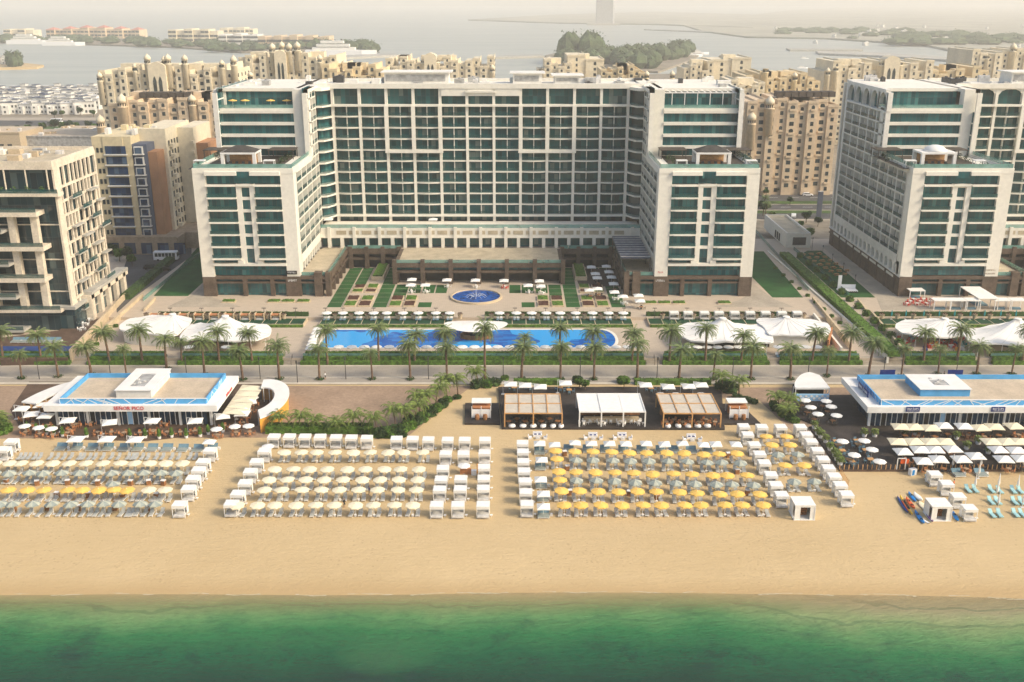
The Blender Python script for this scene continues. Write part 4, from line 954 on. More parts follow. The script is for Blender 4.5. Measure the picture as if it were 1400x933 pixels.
# tents
M['membrane'] = mat('white_membrane', (.80, .79, .76), .55, .05, .15, spec=.2)
def tent(lab, outline, peak, ze, zp, wall=None, edge_mat=None, pw=2.4):
    pk = P(*peak, zp); ol = px(*outline, z=ze)
    # resample the outline smoothly
    pts = []; n = len(ol)
    for i in range(n):
        p0, p1, p2, p3 = ol[i - 1], ol[i], ol[(i + 1) % n], ol[(i + 2) % n]
        for q in range(4):
            t = q / 4; pts.append(tuple(.5 * (2 * p1[c] + (p2[c] - p0[c]) * t + (2 * p0[c] - 5 * p1[c] + 4 * p2[c] - p3[c]) * t * t + (3 * p1[c] - p0[c] - 3 * p2[c] + p3[c]) * t ** 3) for c in (0, 1)))
    t = thing('tensile_tent', lab, 'tent', (pk[0], pk[1], ZD)); N = len(pts); vs = []; fs = []; J = 9
    for j in range(J + 1):
        f = .07 + .93 * j / J
        for i, (x, y) in enumerate(pts): vs.append((( x - pk[0]) * f, (y - pk[1]) * f, ze - ZD + (zp - ze) * max(0, 1 - f) ** pw / (.93 ** pw) + .12 * sin(i * 1.57) * f))
    for j in range(J): fs += [(j * N + i, j * N + (i + 1) % N, (j + 1) * N + (i + 1) % N, (j + 1) * N + i) for i in range(N)]
    fs.append(tuple(range(N))); m = MB(); m.smooth = True; m.add(vs, fs); m.smooth = False
    b = J * N; m.add([vs[b + i] for i in range(N)] + [(vs[b + i][0], vs[b + i][1], vs[b + i][2] - .35) for i in range(N)], [(i, (i + 1) % N, N + (i + 1) % N, N + i) for i in range(N)])
    m.build('roof_membrane', M['membrane'], t)
    m = MB()
    for i in range(0, N, 3):
        for j in range(J): a_, c_ = vs[j * N + i], vs[(j + 1) * N + i]; m.tube((a_[0], a_[1], a_[2] + .02), (c_[0], c_[1], c_[2] + .02), .045, n=4, cap=False)
    m.build('seam_ribs', M['grey2'], t)
    m = MB(); m.lathe([(.75, zp - ZD - .5), (.9, zp - ZD + .12), (.85, zp - ZD + .25), (.1, zp - ZD + .3)], n=14); m.build('peak_cap', M['white'], t)
    m = MB(); m.tube((0, 0, 0), (0, 0, zp - ZD), .15); m.build('mast', M['white'], t)
    for i in range(0, N, max(2, N // 9)):
        x, y = pts[i]; m = MB(); m.tube(((x - pk[0]) * .93, (y - pk[1]) * .93, 0), ((x - pk[0]) * .93, (y - pk[1]) * .93, ze - ZD), .07); m.build('post', M['white'], t)
    if wall:
        w = px(*wall, z=ze); m = MB(); m.smooth = True; w = [(x - pk[0], y - pk[1]) for x, y in w]; n = len(w); m.add([(x * .95, y * .95, 0) for x, y in w] + [(x * .95, y * .95, ze - ZD - .3) for x, y in w], [(i, i + 1, n + i + 1, n + i) for i in range(n - 1)]); m.build('wall', edge_mat or M['cream'], t)
    else:
        m = MB(); m.lathe([(3.2, 0), (3.2, 2.2), (2.8, 2.3), (.1, 2.3)], n=16, sy=.7); m.build('bar_interior', M['dark'], t)
    return t
tent('white tent with curved pale wall at the far left of the pool terrace', [(163, 448), (172, 438), (200, 432), (232, 431), (262, 435), (252, 448), (238, 458), (205, 456), (175, 454)], (236, 430.5), 5.6, 6.6, [(164, 450), (175, 454), (190, 455.5), (205, 456), (222, 457.5), (236, 457)])
tent('white peaked tent with a pointed mast left of the swimming pool', [(246, 464), (256, 447), (270, 442), (290, 442), (330, 442), (360, 443), (371, 449), (366, 459), (345, 465), (312, 466), (275, 464)], (308, 433), 5.4, 8.6)
tent('white peaked tent right of the swimming pool', [(927, 448), (935, 443), (960, 440), (1000, 442), (1030, 444), (1045, 445), (1058, 467), (1030, 467), (1000, 467), (968, 468), (940, 464), (929, 456)], (988, 436), 5.4, 8.8)
tent('white round-ended tent with orange side wall at the right', [(1034, 437), (1060, 435), (1100, 436), (1128, 441), (1136, 450), (1128, 458), (1100, 459), (1075, 458), (1052, 457), (1046, 449)], (1075, 434), 5.8, 7.0, [(1052, 457), (1075, 458), (1100, 459), (1120, 458.5), (1133, 455)])
tent('broad white tent beside the colourful playground at the far right', [(1224, 446), (1232, 439), (1262, 436), (1300, 437), (1322, 446), (1318, 458), (1285, 461), (1250, 458), (1230, 453)], (1292, 436.5), 5.4, 6.9)
tent('white tent reaching out of the right edge of the picture', [(1318, 452), (1345, 447), (1375, 441), (1420, 438), (1440, 455), (1420, 470), (1370, 470), (1335, 470), (1322, 463)], (1392, 437), 5.6, 8.8)
wall_line('side_wall', 'orange brown side wall under the right round-ended tent', P(1131, 480, ZD), P(1136, 462, ZD), ZD, 5.0, .4, M['terra'])
# fountain
ft = thing('fountain', 'round blue fountain with white water jets in the hotel court', 'fountain', (*P(651, 407, ZP), ZP)); rx = 37 / 1380 * 270; 
m = MB(); m.lathe([(rx, 0), (rx, .5), (rx - .5, .55), (rx - .6, .2)], n=40); m.build('stone_rim', M['wallsun'], ft)
M['fwater'] = mat('fountain_water', (.01, .09, .36), .1, .4, .8, spec=.5); m = MB(); m.lathe([(rx - .55, .3), (.01, .32)], n=40); m.build('water_surface', M['fwater'], ft)
M['spray'] = mat('water_spray', (.8, .85, .9), .5, 0, alpha=.6)
for i in range(13):
    m = MB(); a = i * 2 * pi / 12; q = (0, 0, .3) if i == 12 else None
    if i == 12: m.tube((0, 0, .3), (0, 0, 3.0), .12, .03, 6)
    else:
        o = (3.0 * cos(a), 2.6 * sin(a), .3); c = (1.9 * cos(a), 1.7 * sin(a), .95); e = (.8 * cos(a), .7 * sin(a), .35); m.tube(o, c, .04, .03, 5); m.tube(c, e, .03, .06, 5)
    m.build('water_jet', M['spray'], ft)
# gardens either side (mirrored)
GX = -9.7
def strips(side):
    nm = 'left' if side < 0 else 'right'; mir = lambda X: X if side < 0 else 2 * GX - X
    def rect(a, c, y0, y1):
        X0, X1 = sorted((mir(P(a, 420, ZP)[0]), mir(P(c, 420, ZP)[0]))); return X0, X1, P(0, y0, ZP)[1], P(0, y1, ZP)[1]
    def lawn(a, c, ys):
        for i in range(len(ys) - 1):
            X0, X1, Y0, Y1 = rect(a, c, ys[i], ys[i + 1]); m = MB(); m.box(X0, X1, Y0 + .12, Y1 - .12, ZP - .05, ZP + .03 + .0 * i); struct(m.build('lawn_strip', M['lawn']))
    full = [420.5, 413.5, 406.5, 401, 395, 389.5, 384.5, 379.5, 375, 370.5, 366.5]
    lawn(447, 466, full); lawn(509, 528, full); lawn(468, 484, full[5:]); lawn(571, 589, [420.5, 413.5])
    lawn(531, 549, full[2:6]); lawn(551, 568, full[3:6])
    for i in range(2):
        X0, X1, Y0, Y1 = rect((571, 590)[i], (588, 606)[i], 401, 390); m = MB(); m.box(X0, X1, Y0, Y1, ZP - .05, ZP + .03); struct(m.build('lawn_strip', M['lawn']))
    c = 0
    for (a, e, y0, y1, mt) in ((469, 486, 420, 413.5, 'hedge'), (489, 506, 420, 413.5, 'soil'), (469, 486, 412, 406, 'soil'), (489, 506, 412, 406, 'hedge'), (470, 486, 401, 397, 'hedge'), (489, 505, 401, 397, 'soil'), (470, 486, 395.5, 391, 'soil'), (489, 505, 395.5, 390, 'hedge'),
                            (531, 548, 420, 413.5, 'hedge'), (551, 567, 420, 413.5, 'soil'), (531, 548, 412, 406, 'soil'), (551, 567, 412, 406, 'hedge')):
        X0, X1, Y0, Y1 = rect(a, e, y0, y1); t = thing('planting_bed', f'{ORD[c]} square {"green" if mt == "hedge" else "brown"} planting bed of the {nm} court garden, counted from the sea', 'planter', ((X0 + X1) / 2, (Y0 + Y1) / 2, ZP), 0, f'square planting beds of the {nm} court garden'); c += 1
        w, d_ = (X1 - X0) / 2, (Y1 - Y0) / 2; m = MB(); m.box(-w, w, -d_, -d_ + .25, 0, .4); m.box(-w, w, d_ - .25, d_, 0, .4); m.box(-w, -w + .25, -d_ + .25, d_ - .25, 0, .4); m.box(w - .25, w, -d_ + .25, d_ - .25, 0, .4); m.build('stone_kerb', M['wallsun'], t)
        m = MB(); hedge_mesh(m, -w + .25, w - .25, -d_ + .25, d_ - .25, 0, .5, random.Random(c), .4, .15, 14); m.build('plants', M[mt], t)
    X0, X1, Y0, Y1 = rect(490, 508, 384, 366); t = thing('raised_planter', f'tall raised green planter box at the back of the {nm} court garden', 'planter', ((X0 + X1) / 2, (Y0 + Y1) / 2, ZP)); w, d_ = (X1 - X0) / 2, (Y1 - Y0) / 2
    m = MB(); m.box(-w, w, -d_, d_, 0, 1.2); m.build('stone_box', M['wallsun'], t); m = MB(); hedge_mesh(m, -w + .4, w - .4, -d_ + .4, d_ - .4, 1.2, 1.6, random.Random(c), .5, .15, 14); m.build('plants', M['hedge'], t)
strips(-1); strips(1)
for i, (x, y) in enumerate(((313, 413), (375, 413), (394, 413), (415, 413), (889, 415), (908, 415), (928, 415), (990, 415))):
    X_, Y_ = P(x, y, ZP); t = thing('planting_bed', f'low rectangular green planting bed before the tower entrance, {ORD[i]} from the left', 'planter', (X_, Y_, ZP), 0, 'planting beds before the tower entrances')
    m = MB(); m.box(-1.9, 1.9, -1.1, 1.1, 0, .3); m.build('stone_kerb', M['wallsun'], t); m = MB(); hedge_mesh(m, -1.6, 1.6, -.8, .8, .3, .6, random.Random(i), .4, .15, 16); m.build('plants', M['hedge'], t)
# court umbrellas with tables
K['court'] = Once(make_umbrella('court_umbrella', 'white_cloth', 1.9, 2.6, .5, square=True, pm='white'))
cu = [(563, 381, 'set_w'), (561.5, 388.5, 'set_w'), (581.5, 388.5, 'set_w'), (611, 381.6, 'set_w'), (650, 382, 'set_w'), (689, 382.5, 'set_r'), (722, 389, 'set_w'), (737.5, 383, 'set_w'), (739.4, 390, 'set_w'), (808.5, 364, 'set_d'), (829, 363, 'set_d'), (814, 373, 'set_d'), (816.5, 378.6, 'set_d'), (832.6, 370.5, 'set_d'), (836, 377.7, 'set_d'), (839, 386.6, 'set_d'), (805.7, 395.5, 'set_d'), (817, 393.5, 'set_d'), (840, 398, 'set_w'), (851.8, 404, 'set_w'), (873, 402.8, 'set_w'), (875, 410, 'set_d')]
left_, mid_, right_ = [c for c in cu if c[0] < 600], [c for c in cu if 600 < c[0] < 700], [c for c in cu if c[0] > 700]
for grp, nm in ((left_, 'left of the fountain'), (mid_, 'behind the fountain'), (right_, 'in the right court garden')):
    for i, (x, y, st) in enumerate(grp):
        X_, Y_ = P(x, y, ZP + 2.4); K['court'].put((X_, Y_, ZP), 0, f'{ORD[i]} white square umbrella {nm}, counted from the left', 'white square umbrellas in the court')
        K[st].put((X_ + .3, Y_ - .9, ZP), .2 * i, f'table with chairs under {ORD[i]} square umbrella {nm}', 'tables in the court')
m = MB(); X0, Y0, X1, Y1 = P(800, 397, ZP)[0], P(800, 392, ZP)[1], P(850, 380, ZP)[0] - .5, 303.5
m.box(P(790, 397, ZP)[0] + .5, X1 + 1, Y0, Y1, ZP - .05, ZP + .045); struct(m.build('timber_deck', M['deckdark']))
# louvred pergola beside the right tower
lp = thing('louvred_pergola', 'slate grey louvred pergola roof beside the right front tower', 'pergola', (36, 290, 9.2))
m = MB(); m.box(-5.5, 3.2, -13.6, 13, 3.6, 3.75); m.build('roof', M['darkmetal'], lp)
for i in range(9): m = MB(); m.add([(-5.3, -13.2 + 2.95 * i, 3.8), (3.0, -13.2 + 2.95 * i, 3.8), (3.0, -10.5 + 2.95 * i, 4.25), (-5.3, -10.5 + 2.95 * i, 4.25), (-5.3, -10.5 + 2.95 * i, 3.8), (3.0, -10.5 + 2.95 * i, 3.8)], [(0, 1, 2, 3), (3, 2, 5, 4), (0, 3, 4), (1, 5, 2)]); m.build('louver', M['louver'], lp); m = MB(); m.box(-5.4, 3.1, -13.3 + 2.95 * i, -13.1 + 2.95 * i, 4.3, 4.42); m.build('slat_edge', M['grey2'], lp)
cparts('post', M['darkmetal'], lp, 'cbox', [(x, y, 0, .25, .25, 3.6) for x in (-5.2, 2.9) for y in (-13.2, -4.5, 4.2, 12.6)])
# white pergolas of the right hotel court
def wperg(lab, x0, x1, yt, yb, d_=3, h=2.6):
    Y_ = P(x0, yb, ZP)[1]; X0, X1 = XY(x0, yb, Y_), XY(x1, yb, Y_); t = thing('white_pergola', lab, 'pergola', ((X0 + X1) / 2, Y_, ZP), 0, 'white pergolas at the right hotel'); w = (X1 - X0) / 2
    m = MB(); m.box(-w, w, 0, d_, h, h + .2); m.build('roof', M['white_cloth'], t); cparts('post', M['white'], t, 'cbox', [(x, y, 0, .18, .18, h) for x in (-w + .1, w - .1) for y in (.1, d_ - .1)])
    m = MB(); m.box(-w * .6, w * .6, d_ * .3, d_ * .7, 0, .45); m.build('sofa', M['blue_cloth'], t)
for i, (a, c) in enumerate(((1276, 1299), (1299, 1320), (1321, 1340), (1359, 1381), (1382, 1402))): wperg(f'{ORD[i]} white box pergola in the row before the right hotel', a, c, 412, 425)
wperg('long white canopy leading to the right hotel entrance', 1336, 1364, 412, 424, 12, 3.0); wperg('small white pergola at the right hotel corner', 1243, 1264, 400, 409, 3, 2.2)
for i in range(9): K['set_r'].put((*P(1240 + 4.5 * i, 418 - 3 * (i % 3), ZP), ZP), .4 * i, f'{ORD[i]} red chaired table at the right hotel corner', 'red chaired tables at the right hotel corner')
def make_mini():
    t = thing('picnic_table', '', 'table'); m = MB(); m.cbox(0, 0, .65, 1.4, .7, .08); m.build('table_top', M['pine'], t); cparts('support', M['wood'], t, 'cbox', [(x, 0, 0, .1, .5, .65) for x in (-.5, .5)]); cparts('bench', M['pine'], t, 'cbox', [(0, y, .4, 1.4, .3, .06) for y in (-.75, .75)]); return t
MT = Once(make_mini()); c = 0
for j in range(7):
    for i in range(3 if j < 6 else 2):
        x, y = 1098 + 9.5 * j * .8 + i * 11, 350 + 4.6 * j - i * .6
        X_, Y_ = P(x, y, ZP); MT.put((X_, Y_, 3.02), .3 * ((i * 7 + j * 3) % 5 - 2), f'timber picnic table on the right hotel lawn, row {ORD[j]} from the back, {ORD[i]} from left', 'picnic tables on the right hotel lawn')
t = thing('outdoor_stage', 'small white stage with striped steps on the right hotel lawn', 'stage', (*P(1158, 398, ZP), ZP)); m = MB(); m.cbox(0, 0, 0, 5.5, 2.4, .4); m.build('platform', M['plainwhite'], t); m = MB(); m.cbox(-1.8, 1.6, 0, 1.0, .3, 4.2); m.build('tower_panel', M['plainwhite'], t); m = MB(); m.cbox(.6, 1.6, 0, 4.5, .2, 1.5); m.build('back_panel', M['plainwhite'], t)
cparts('tread', M['black'], t, 'cbox', [(-2.2 + .55 * i, -1.6, 0, .3, 1.0, .25) for i in range(9)])
# small flat roofed block with dark screen
sb = thing('flat_roof_block', 'small beige block with parapet roof and dark screen between the hotels', 'building', (0, 0, 0)); zr = 7.6
A_, B_, C_ = P(1074, 339, 3), P(1106, 339, 3), P(1040, 316, 3)
Yf = A_[1]; X0, X1 = A_[0], B_[0] + .3; Yb = P(0, 312, 3)[1]
m = MB(); m.box(X0, X1, Yf, Yb, 3, zr - .4); m.build('wall', M['cream'], sb); cparts('parapet', M['cream'], sb, 'box', [(*q, zr - .4, zr + .4) for q in ((X0, X1, Yf, Yf + .5), (X0, X1, Yb - .5, Yb), (X0, X0 + .5, Yf + .5, Yb - .5), (X1 - .5, X1, Yf + .5, Yb - .5))])
m = MB(); m.box(X0 + .5, X1 - .5, Yf + .5, Yb - .5, zr - .4, zr - .3); m.build('roof', M['sandroof'], sb); m = MB(); m.box(X0 + 2.2, X1 - 1.6, Yf - .3, Yf - .05, 4.0, 6.6); m.build('screen', M['darkmetal'], sb)
for i in range(3): m = MB(); m.box(X0 - .1, X0 - .02, Yf + 8 + 2.6 * i, Yf + 9.6 + 2.6 * i, 3.4, 6); m.build('window', M['dark'], sb)
# colourful playground right
rr = random.Random(77); cl = ['redplastic', 'turq', 'orangew', 'teal_cloth', 'white', 'navy', 'red']
for i in range(34):
    x, y = 1228 + rr.random() * 96, 462 + rr.random() * 18
    if i % 3 == 0: K['set_r'].put((*P(x, y, ZD), ZD), rr.random(), f'bright red table set in the playground terrace, number {ORD[i // 3]} from its left', 'bright table sets on the playground terrace')
    else:
        t = thing('play_block', f'{["red", "turquoise", "orange", "teal", "white", "navy", "crimson"][i % 7]} play seat on the terrace by the broad white tent', 'play seat', (*P(x, y, ZD), ZD), rr.random() * 3, 'play seats on the playground terrace'); m = MB(); m.cbox(0, 0, 0, .9, .8, .45); m.build('seat', M[cl[i % 7]], t); m = MB(); m.cbox(0, .4, .45, .9, .15, .5); m.build('back', M[cl[i % 7]], t)
# ---- palms
pal = [(5, 454, 495), (57, 458, 495), (30, 485, 518), (80, 475, 516), (125, 475, 513), (150, 455, 497), (173, 478, 514), (195, 453, 497), (228, 465, 505), (249, 468, 497), (280, 468, 514), (300, 454, 497), (332, 480, 520), (345, 456, 497), (382, 474, 519), (437, 478, 519), (448, 453, 498), (509, 484, 519), (518, 451, 497), (561, 472, 519), (567, 458, 497), (611, 476, 517), (610, 455, 497), (663, 451, 519), (713, 476, 519), (765, 450, 497), (766, 475, 519), (808, 455, 497), (812, 476, 519), (864, 456, 497), (871, 472, 519), (915, 454, 497), (928, 480, 519), (964, 451, 497), (975, 486, 519), (1013, 460, 497), (1026, 477, 519), (1080, 478, 519), (1110, 456, 497), (1130, 480, 515), (1160, 456, 497), (1187, 470, 515), (1232, 478, 515), (1262, 456, 497), (1282, 478, 512), (1308, 452, 497), (1335, 475, 512), (1383, 478, 512), (1397, 452, 497), (716, 462, 497)]
fr_ = sorted([p for p in pal if p[2] > 500]); bk_ = sorted([p for p in pal if p[2] <= 500])
for row, nm in ((fr_, 'promenade side row'), (bk_, 'hedge side row')):
    for i, (x, yc, yb) in enumerate(row):
        z0 = 1.05 if yb > 500 else 1.3; X_, Y_ = P(x, yb, z0); h = ZY(yc, Y_) - z0; o = PALMS[(i * 7 + len(row)) % 4 if h > 6.5 else 3].put((X_, Y_, z0), i * 1.7, f'tall date palm, {ORD[i] if i < 30 else "last"} from the left in the {nm}', 'date palms along the promenade', (h / 8 * .5 + .5 if 0 else 1, 1, h / 8))
        q = (1.0 if h > 6.5 else .75) * R.uniform(.88, 1.06); o.scale = (q, q, h / 8)
        if yb > 500:
            m = MB(); leaf_blob(m, 0, 0, 0, 1.1, .45, 90, random.Random(i), .22); o2 = m.build('ground_plants', M['shrub']); o2.location = (X_, Y_, 1.06); tag(o2, f'green planting round the foot of palm {ORD[i]} of the promenade row', 'plants', 'planting at the palm feet')
# lamp posts and bollards along the promenade
def make_lamp():
    t = thing('lamp_post', '', 'street lamp'); m = MB(); m.tube((0, 0, 0), (0, 0, 5.2), .1, .07); m.build('pole', M['darkmetal'], t); m = MB(); m.cbox(0, 0, 4.6, .28, .28, .7); m.build('lamp_head', M['darkmetal'], t); return t
LP = Once(make_lamp())
for i, (x, y) in enumerate(((54, 519), (152, 519), (256, 519), (356, 519), (407, 524), (473, 519), (586, 519), (688, 519), (793, 519), (898, 519), (1001, 519), (1104, 519), (1207, 519), (1306, 519))): LP.put((*P(x, y, 1), 1.05), 0, f'slim dark lamp post on the promenade, {ORD[i]} from the left', 'lamp posts on the promenade')
TLs = [(1242, 365), (1124, 368), (1137, 382), (1152, 396)]
for i, (x, y) in enumerate(((1110, 342), (1124, 353), (1137, 365), (1152, 378), (1168, 395))): LP.put((*P(x, y, 3), 3), 0, f'dark path lamp beside the arched wing, {ORD[i]} from the back', 'path lamps beside the arched wing', .8)
# top-terrace umbrellas of the hotel and white pergola on the right tower
for i, x in enumerate((318, 335, 370, 392)): 
    X_ = XY(x, 138, 302.5); K['yellow'].put((X_, 302.5, 52.1), 0, f'yellow umbrella on the top left terrace of the hotel, {ORD[i]} from the left', 'yellow umbrellas on the top terrace')
tp = thing('white_pergola', 'white ribbed pergola on the top terrace of the right tower', 'pergola', (54, 301.5, 52.1)); m = MB()
for i in range(14): m.add([(-11 + 1.7 * i - .12, 0, 4.2), (-11 + 1.7 * i + .12, 0, 4.2), (-12.2 + 1.7 * i + .12, 3, 5), (-12.2 + 1.7 * i - .12, 3, 5)], [(0, 1, 2, 3)]); m.box(-11 + 1.7 * i - .08, -11 + 1.7 * i + .08, 0, 3.5, 4.2, 4.4)
m.box(-11.2, 11.5, -.1, .15, 4.1, 4.4); m.build('ribs', M['white'], tp); cparts('post', M['white'], tp, 'cbox', [(-11 + 3.7 * i, 0, 0, .18, .18, 4.1) for i in range(7)])
for i, (x, Y_) in enumerate(((449, 309), (592, 309))): K['court'].put((XY(x, 300, Y_), Y_, 15.3), 0, f'white square umbrella on the low hotel deck, {ORD[i]} from the left', 'umbrellas on the low hotel deck')
# ================================================================ the beach: fields of loungers, umbrellas, cabanas
LG = []                                    # (x, y, fabric, row label)
def field(desc, fn, rows):
    """rows from the sea: (pairs?, [(kind, x, y)...]) in the coordinates read by fn"""
    for ri, row in enumerate(rows):
        cnt = 0
        for kd, x, y in sorted(row[1], key=lambda q: q[1]):
            X_, Y_ = P(*fn(x, y), ZB + 2.25); sq = kd == 'square'
            nmk = {'cream': 'cream', 'yellow': 'yellow', 'grey': 'faded blue grey', 'square': 'white square'}[kd]
            K[kd].put((X_, Y_, ZB), R.uniform(-.2, .2) if not sq else R.uniform(-.08, .08), f'{nmk} umbrella, {ORD[ri]} row from the sea, {desc} field, {ORD[cnt]} from left', 'beach umbrellas').rotation_euler[:2] = (R.uniform(-.07, .07), R.uniform(-.07, .07))
            if row[0]:
                for s in (-1, 1): LG.append([X_ + s * R.uniform(.66, .8), Y_ + .35 + R.uniform(-.12, .12), 'lounger', f'{ORD[ri]} row from the sea, {desc} field'])
                TB.append((X_, Y_ - .3, f'small white table, {ORD[ri]} row from the sea, {desc} field, {ORD[cnt]} from left'))
            cnt += 1
TB = []
zm = lambda x, y: (350 + x / 4, 580 + y / 4); zr_ = lambda x, y: (700 + x / 4, 580 + y / 4); zl = lambda x, y: (x / 4, 580 + y / 4); zs_ = lambda x, y: (1000 + x / 5.83, 560 + y / 5.83); zt = lambda x, y: (1200 + x / 5.83, 560 + y / 5.83)
U = lambda k, xs, y: [(k, x, y if not isinstance(y, list) else y[i]) for i, x in enumerate(xs)]
field('middle', zm, [(1, U('cream', (-100, 5, 102, 217, 325, 427, 541, 643, 757, 856), 435)), (1, U('cream', (45, 140, 247, 353, 456, 559, 665, 773, 875), 352)), (1, U('cream', (68, 172, 270, 372, 476, 579, 681, 777, 885), 296)), (1, U('cream', (98, 203, 293, 390, 500, 597, 698, 793, 893), 239)), (1, U('cream', (150, 248, 330, 432, 530, 627, 725, 805, 915), 147))])
field('right', zr_, [(1, U('yellow', (288, 380, 484, 600, 716, 820, 943, 1040, 1168, 1262, 1378), 434)), (1, U('yellow', (268, 367, 475, 583, 687, 793, 918, 1017, 1138, 1238, 1354), [355, 356, 359, 362, 358, 362, 364, 370, 375, 373, 375])),
    (1, U('yellow', (263,), 297) + U('grey', (350, 463, 565, 676, 786, 900, 1001, 1117, 1206, 1324), [297, 299, 299, 307, 311, 314, 315, 318, 319, 322])), (1, U('yellow', (257, 354, 455, 566, 669, 774, 886, 989, 1100, 1180, 1288), [250, 254, 254, 257, 259, 264, 263, 267, 271, 272, 272])),
    (1, U('yellow', (247,), 183) + U('grey', (348, 445, 552, 650, 750, 857, 958, 1065, 1150, 1252), [187, 187, 188, 190, 190, 193, 194, 200, 199, 201])), (1, U('yellow', (240, 342, 442, 545, 641, 740, 846, 946, 1051, 1135, 1230), [138, 142, 142, 144, 148, 150, 149, 150, 158, 156, 152])),
    (0, U('square', (152, 235, 342, 435, 535, 620, 732, 837, 935, 1045, 1115, 1222), [95, 103, 93, 96, 96, 97, 96, 98, 97, 102, 98, 99]))])
field('left', zl, [(0, U('grey', (0, 70, 175, 285, 388, 475, 568, 648, 763, 848), 426)), (0, U('yellow', (42, 145, 240, 370, 445, 540, 620, 698), 352) + U('cream', (812, 900), 352)), (0, U('grey', (615,), 318)), (0, U('grey', (-30, 45, 155, 235, 333, 430, 522, 610, 695, 782, 875, 962), 257)), (0, U('cream', (-30, 50, 115, 200, 288, 380, 472, 565, 655, 738, 815, 903, 1000), 206)), (0, U('square', (415, 580, 742, 1140), [72, 74, 76, 88]))])
field('small right-hand', zs_, [(1, U('grey', (505, 668), 558)), (1, U('yellow', (427, 582), 433)), (1, U('grey', (375, 530), 344)), (1, U('yellow', (323, 471), 270)), (1, U('yellow', (282, 440), 204))])
def lrow(xs, yf, nm):
    for x in xs: a = P(*zl(x, yf), ZB); LG.append([a[0] + R.uniform(-.05, .05), a[1] + 1.0 + R.uniform(-.1, .1), 'lounger', nm])
lrow((10, 40, 88, 150, 205, 258, 312, 355, 400, 440, 485, 515, 545, 585, 655, 688, 712, 738, 780, 820, 872), 512, 'first row from the sea, left field')
lrow((20, 60, 90, 120, 190, 215, 262, 290, 340, 365, 415, 440, 480, 515, 560, 590, 640, 665, 715, 745, 775, 830, 855, 880, 920), 430, 'second row from the sea, left field')
lrow((20, 45, 80, 125, 165, 188, 212, 250, 300, 325, 350, 400, 440, 465, 505, 550, 590, 640, 680, 705, 755, 780, 810, 850, 875, 940, 975), 333, 'third row from the sea, left field')
lrow((20, 60, 100, 145, 185, 225, 260, 310, 350, 400, 455, 510, 550, 590, 640, 680, 720, 765, 790, 835, 870, 920, 960, 1015), 284, 'fourth row from the sea, left field')
lrow((95, 120, 145, 180, 205, 265, 300, 340, 375, 425, 445, 480, 510, 550, 600, 640, 690, 715, 735, 770, 800, 845, 880, 930, 970, 1030, 1060), 203, 'fifth row from the sea, left field')
for x, y in ((737, 672), (795, 672), (925, 675), (990, 680), (922, 768), (975, 768), (930, 872), (990, 870), (1100, 680), (1155, 680), (1110, 770), (1165, 770), (1118, 868), (1172, 868)):
    a = P(*zt(x, y), ZB); LG.append([a[0], a[1] + 1.0, 'turq', 'far right sand'])
LG.sort(key=lambda q: q[1]); solo = LG[:300]; rest = LG[300:]
byrow = {}
for q in solo: byrow.setdefault((q[3], q[2]), []).append(q)
for (nm, kd), qs in byrow.items():
    for i, q in enumerate(sorted(qs, key=lambda a: a[0])):
        lab = (f'grey lounger, {nm}, {ORD[i]} from left' if kd == 'lounger' else f'turquoise sun lounger on the {nm}, {ORD[i]} from left')
        K[kd].put((q[0], q[1], ZB), R.uniform(-.12, .12), lab, 'grey sun loungers' if kd == 'lounger' else 'turquoise sun loungers')
m = MB()
for x, y, _, _ in rest: m.box(x - .32, x + .32, y - 1, y + .4, ZB + .26, ZB + .38); m.add([(x - .31, y + .38, ZB + .3), (x + .31, y + .38, ZB + .3), (x + .31, y + 1, ZB + .85), (x - .31, y + 1, ZB + .85)], [(0, 1, 2, 3)])
tag(m.build('sun_loungers', M['loungerfab']), 'grey sun loungers in the rearmost rows of the beach fields', 'sun loungers', kind='stuff')
def make_stable(): m = MB(); m.cbox(0, 0, .38, .42, .42, .05); m.cbox(0, 0, 0, .12, .12, .38); return m.build('side_table', M['white'])
ST = Once(make_stable())
for x, y, l in TB: ST.put((x, y, ZB), R.random(), l, 'small white tables between the loungers')
def make_bin():
    t = thing('towel_box', '', 'box'); m = MB(); m.cbox(0, 0, 0, .75, .6, .9); m.build('body', M['wood'], t); m = MB(); m.cbox(0, 0, .9, .8, .65, .12); m.build('lid', M['plainwhite'], t); return t
BN = Once(make_bin())
for i, (f, x, y, w) in enumerate([(zl, *q, 'left field') for q in ((37, 315), (205, 322), (313, 388), (372, 320), (486, 388), (430, 460), (537, 322), (632, 458), (673, 395), (715, 322), (808, 462), (815, 320), (858, 392), (895, 322), (76, 462), (262, 458))] + [(zr_, *q, 'right field') for q in ((302, 240), (287, 160), (315, 375), (640, 380), (1182, 170), (1230, 260), (1287, 375), (792, 398))]):
    BN.put((*P(*f(x, y + 12), ZB), ZB), R.uniform(-.3, .3), f'dark towel box with white lid among the loungers, {ORD[i if i < 16 else i - 16]} listed in the {w}', 'dark towel boxes with white lids')
def cab(fn, pts, desc, off=0, kd='cabana', rz=0):
    for i, (x, y) in enumerate(pts):
        X_, Y_ = P(*fn(x, y + off), ZB + 2.28); K[kd].put((X_, Y_, ZB), rz + R.uniform(-.03, .03), f'white beach cabana, {ORD[i]} in the {desc}', 'white beach cabanas')
cab(zm, [(98, 62), (182, 62), (267, 63), (350, 64), (437, 66), (521, 68), (605, 70), (768, 75), (856, 75), (942, 78), (1048, 80), (1141, 80), (1252, 80)], 'back row of the middle field, from the left')
cab(zm, [(988, 435), (1004, 350), (1012, 295), (1022, 235), (1037, 155)], 'column just right of the middle field, from the sea')
cab(zm, [(1104, 435), (1117, 348), (1120, 292), (1135, 155)], 'second column right of the middle field, from the sea')
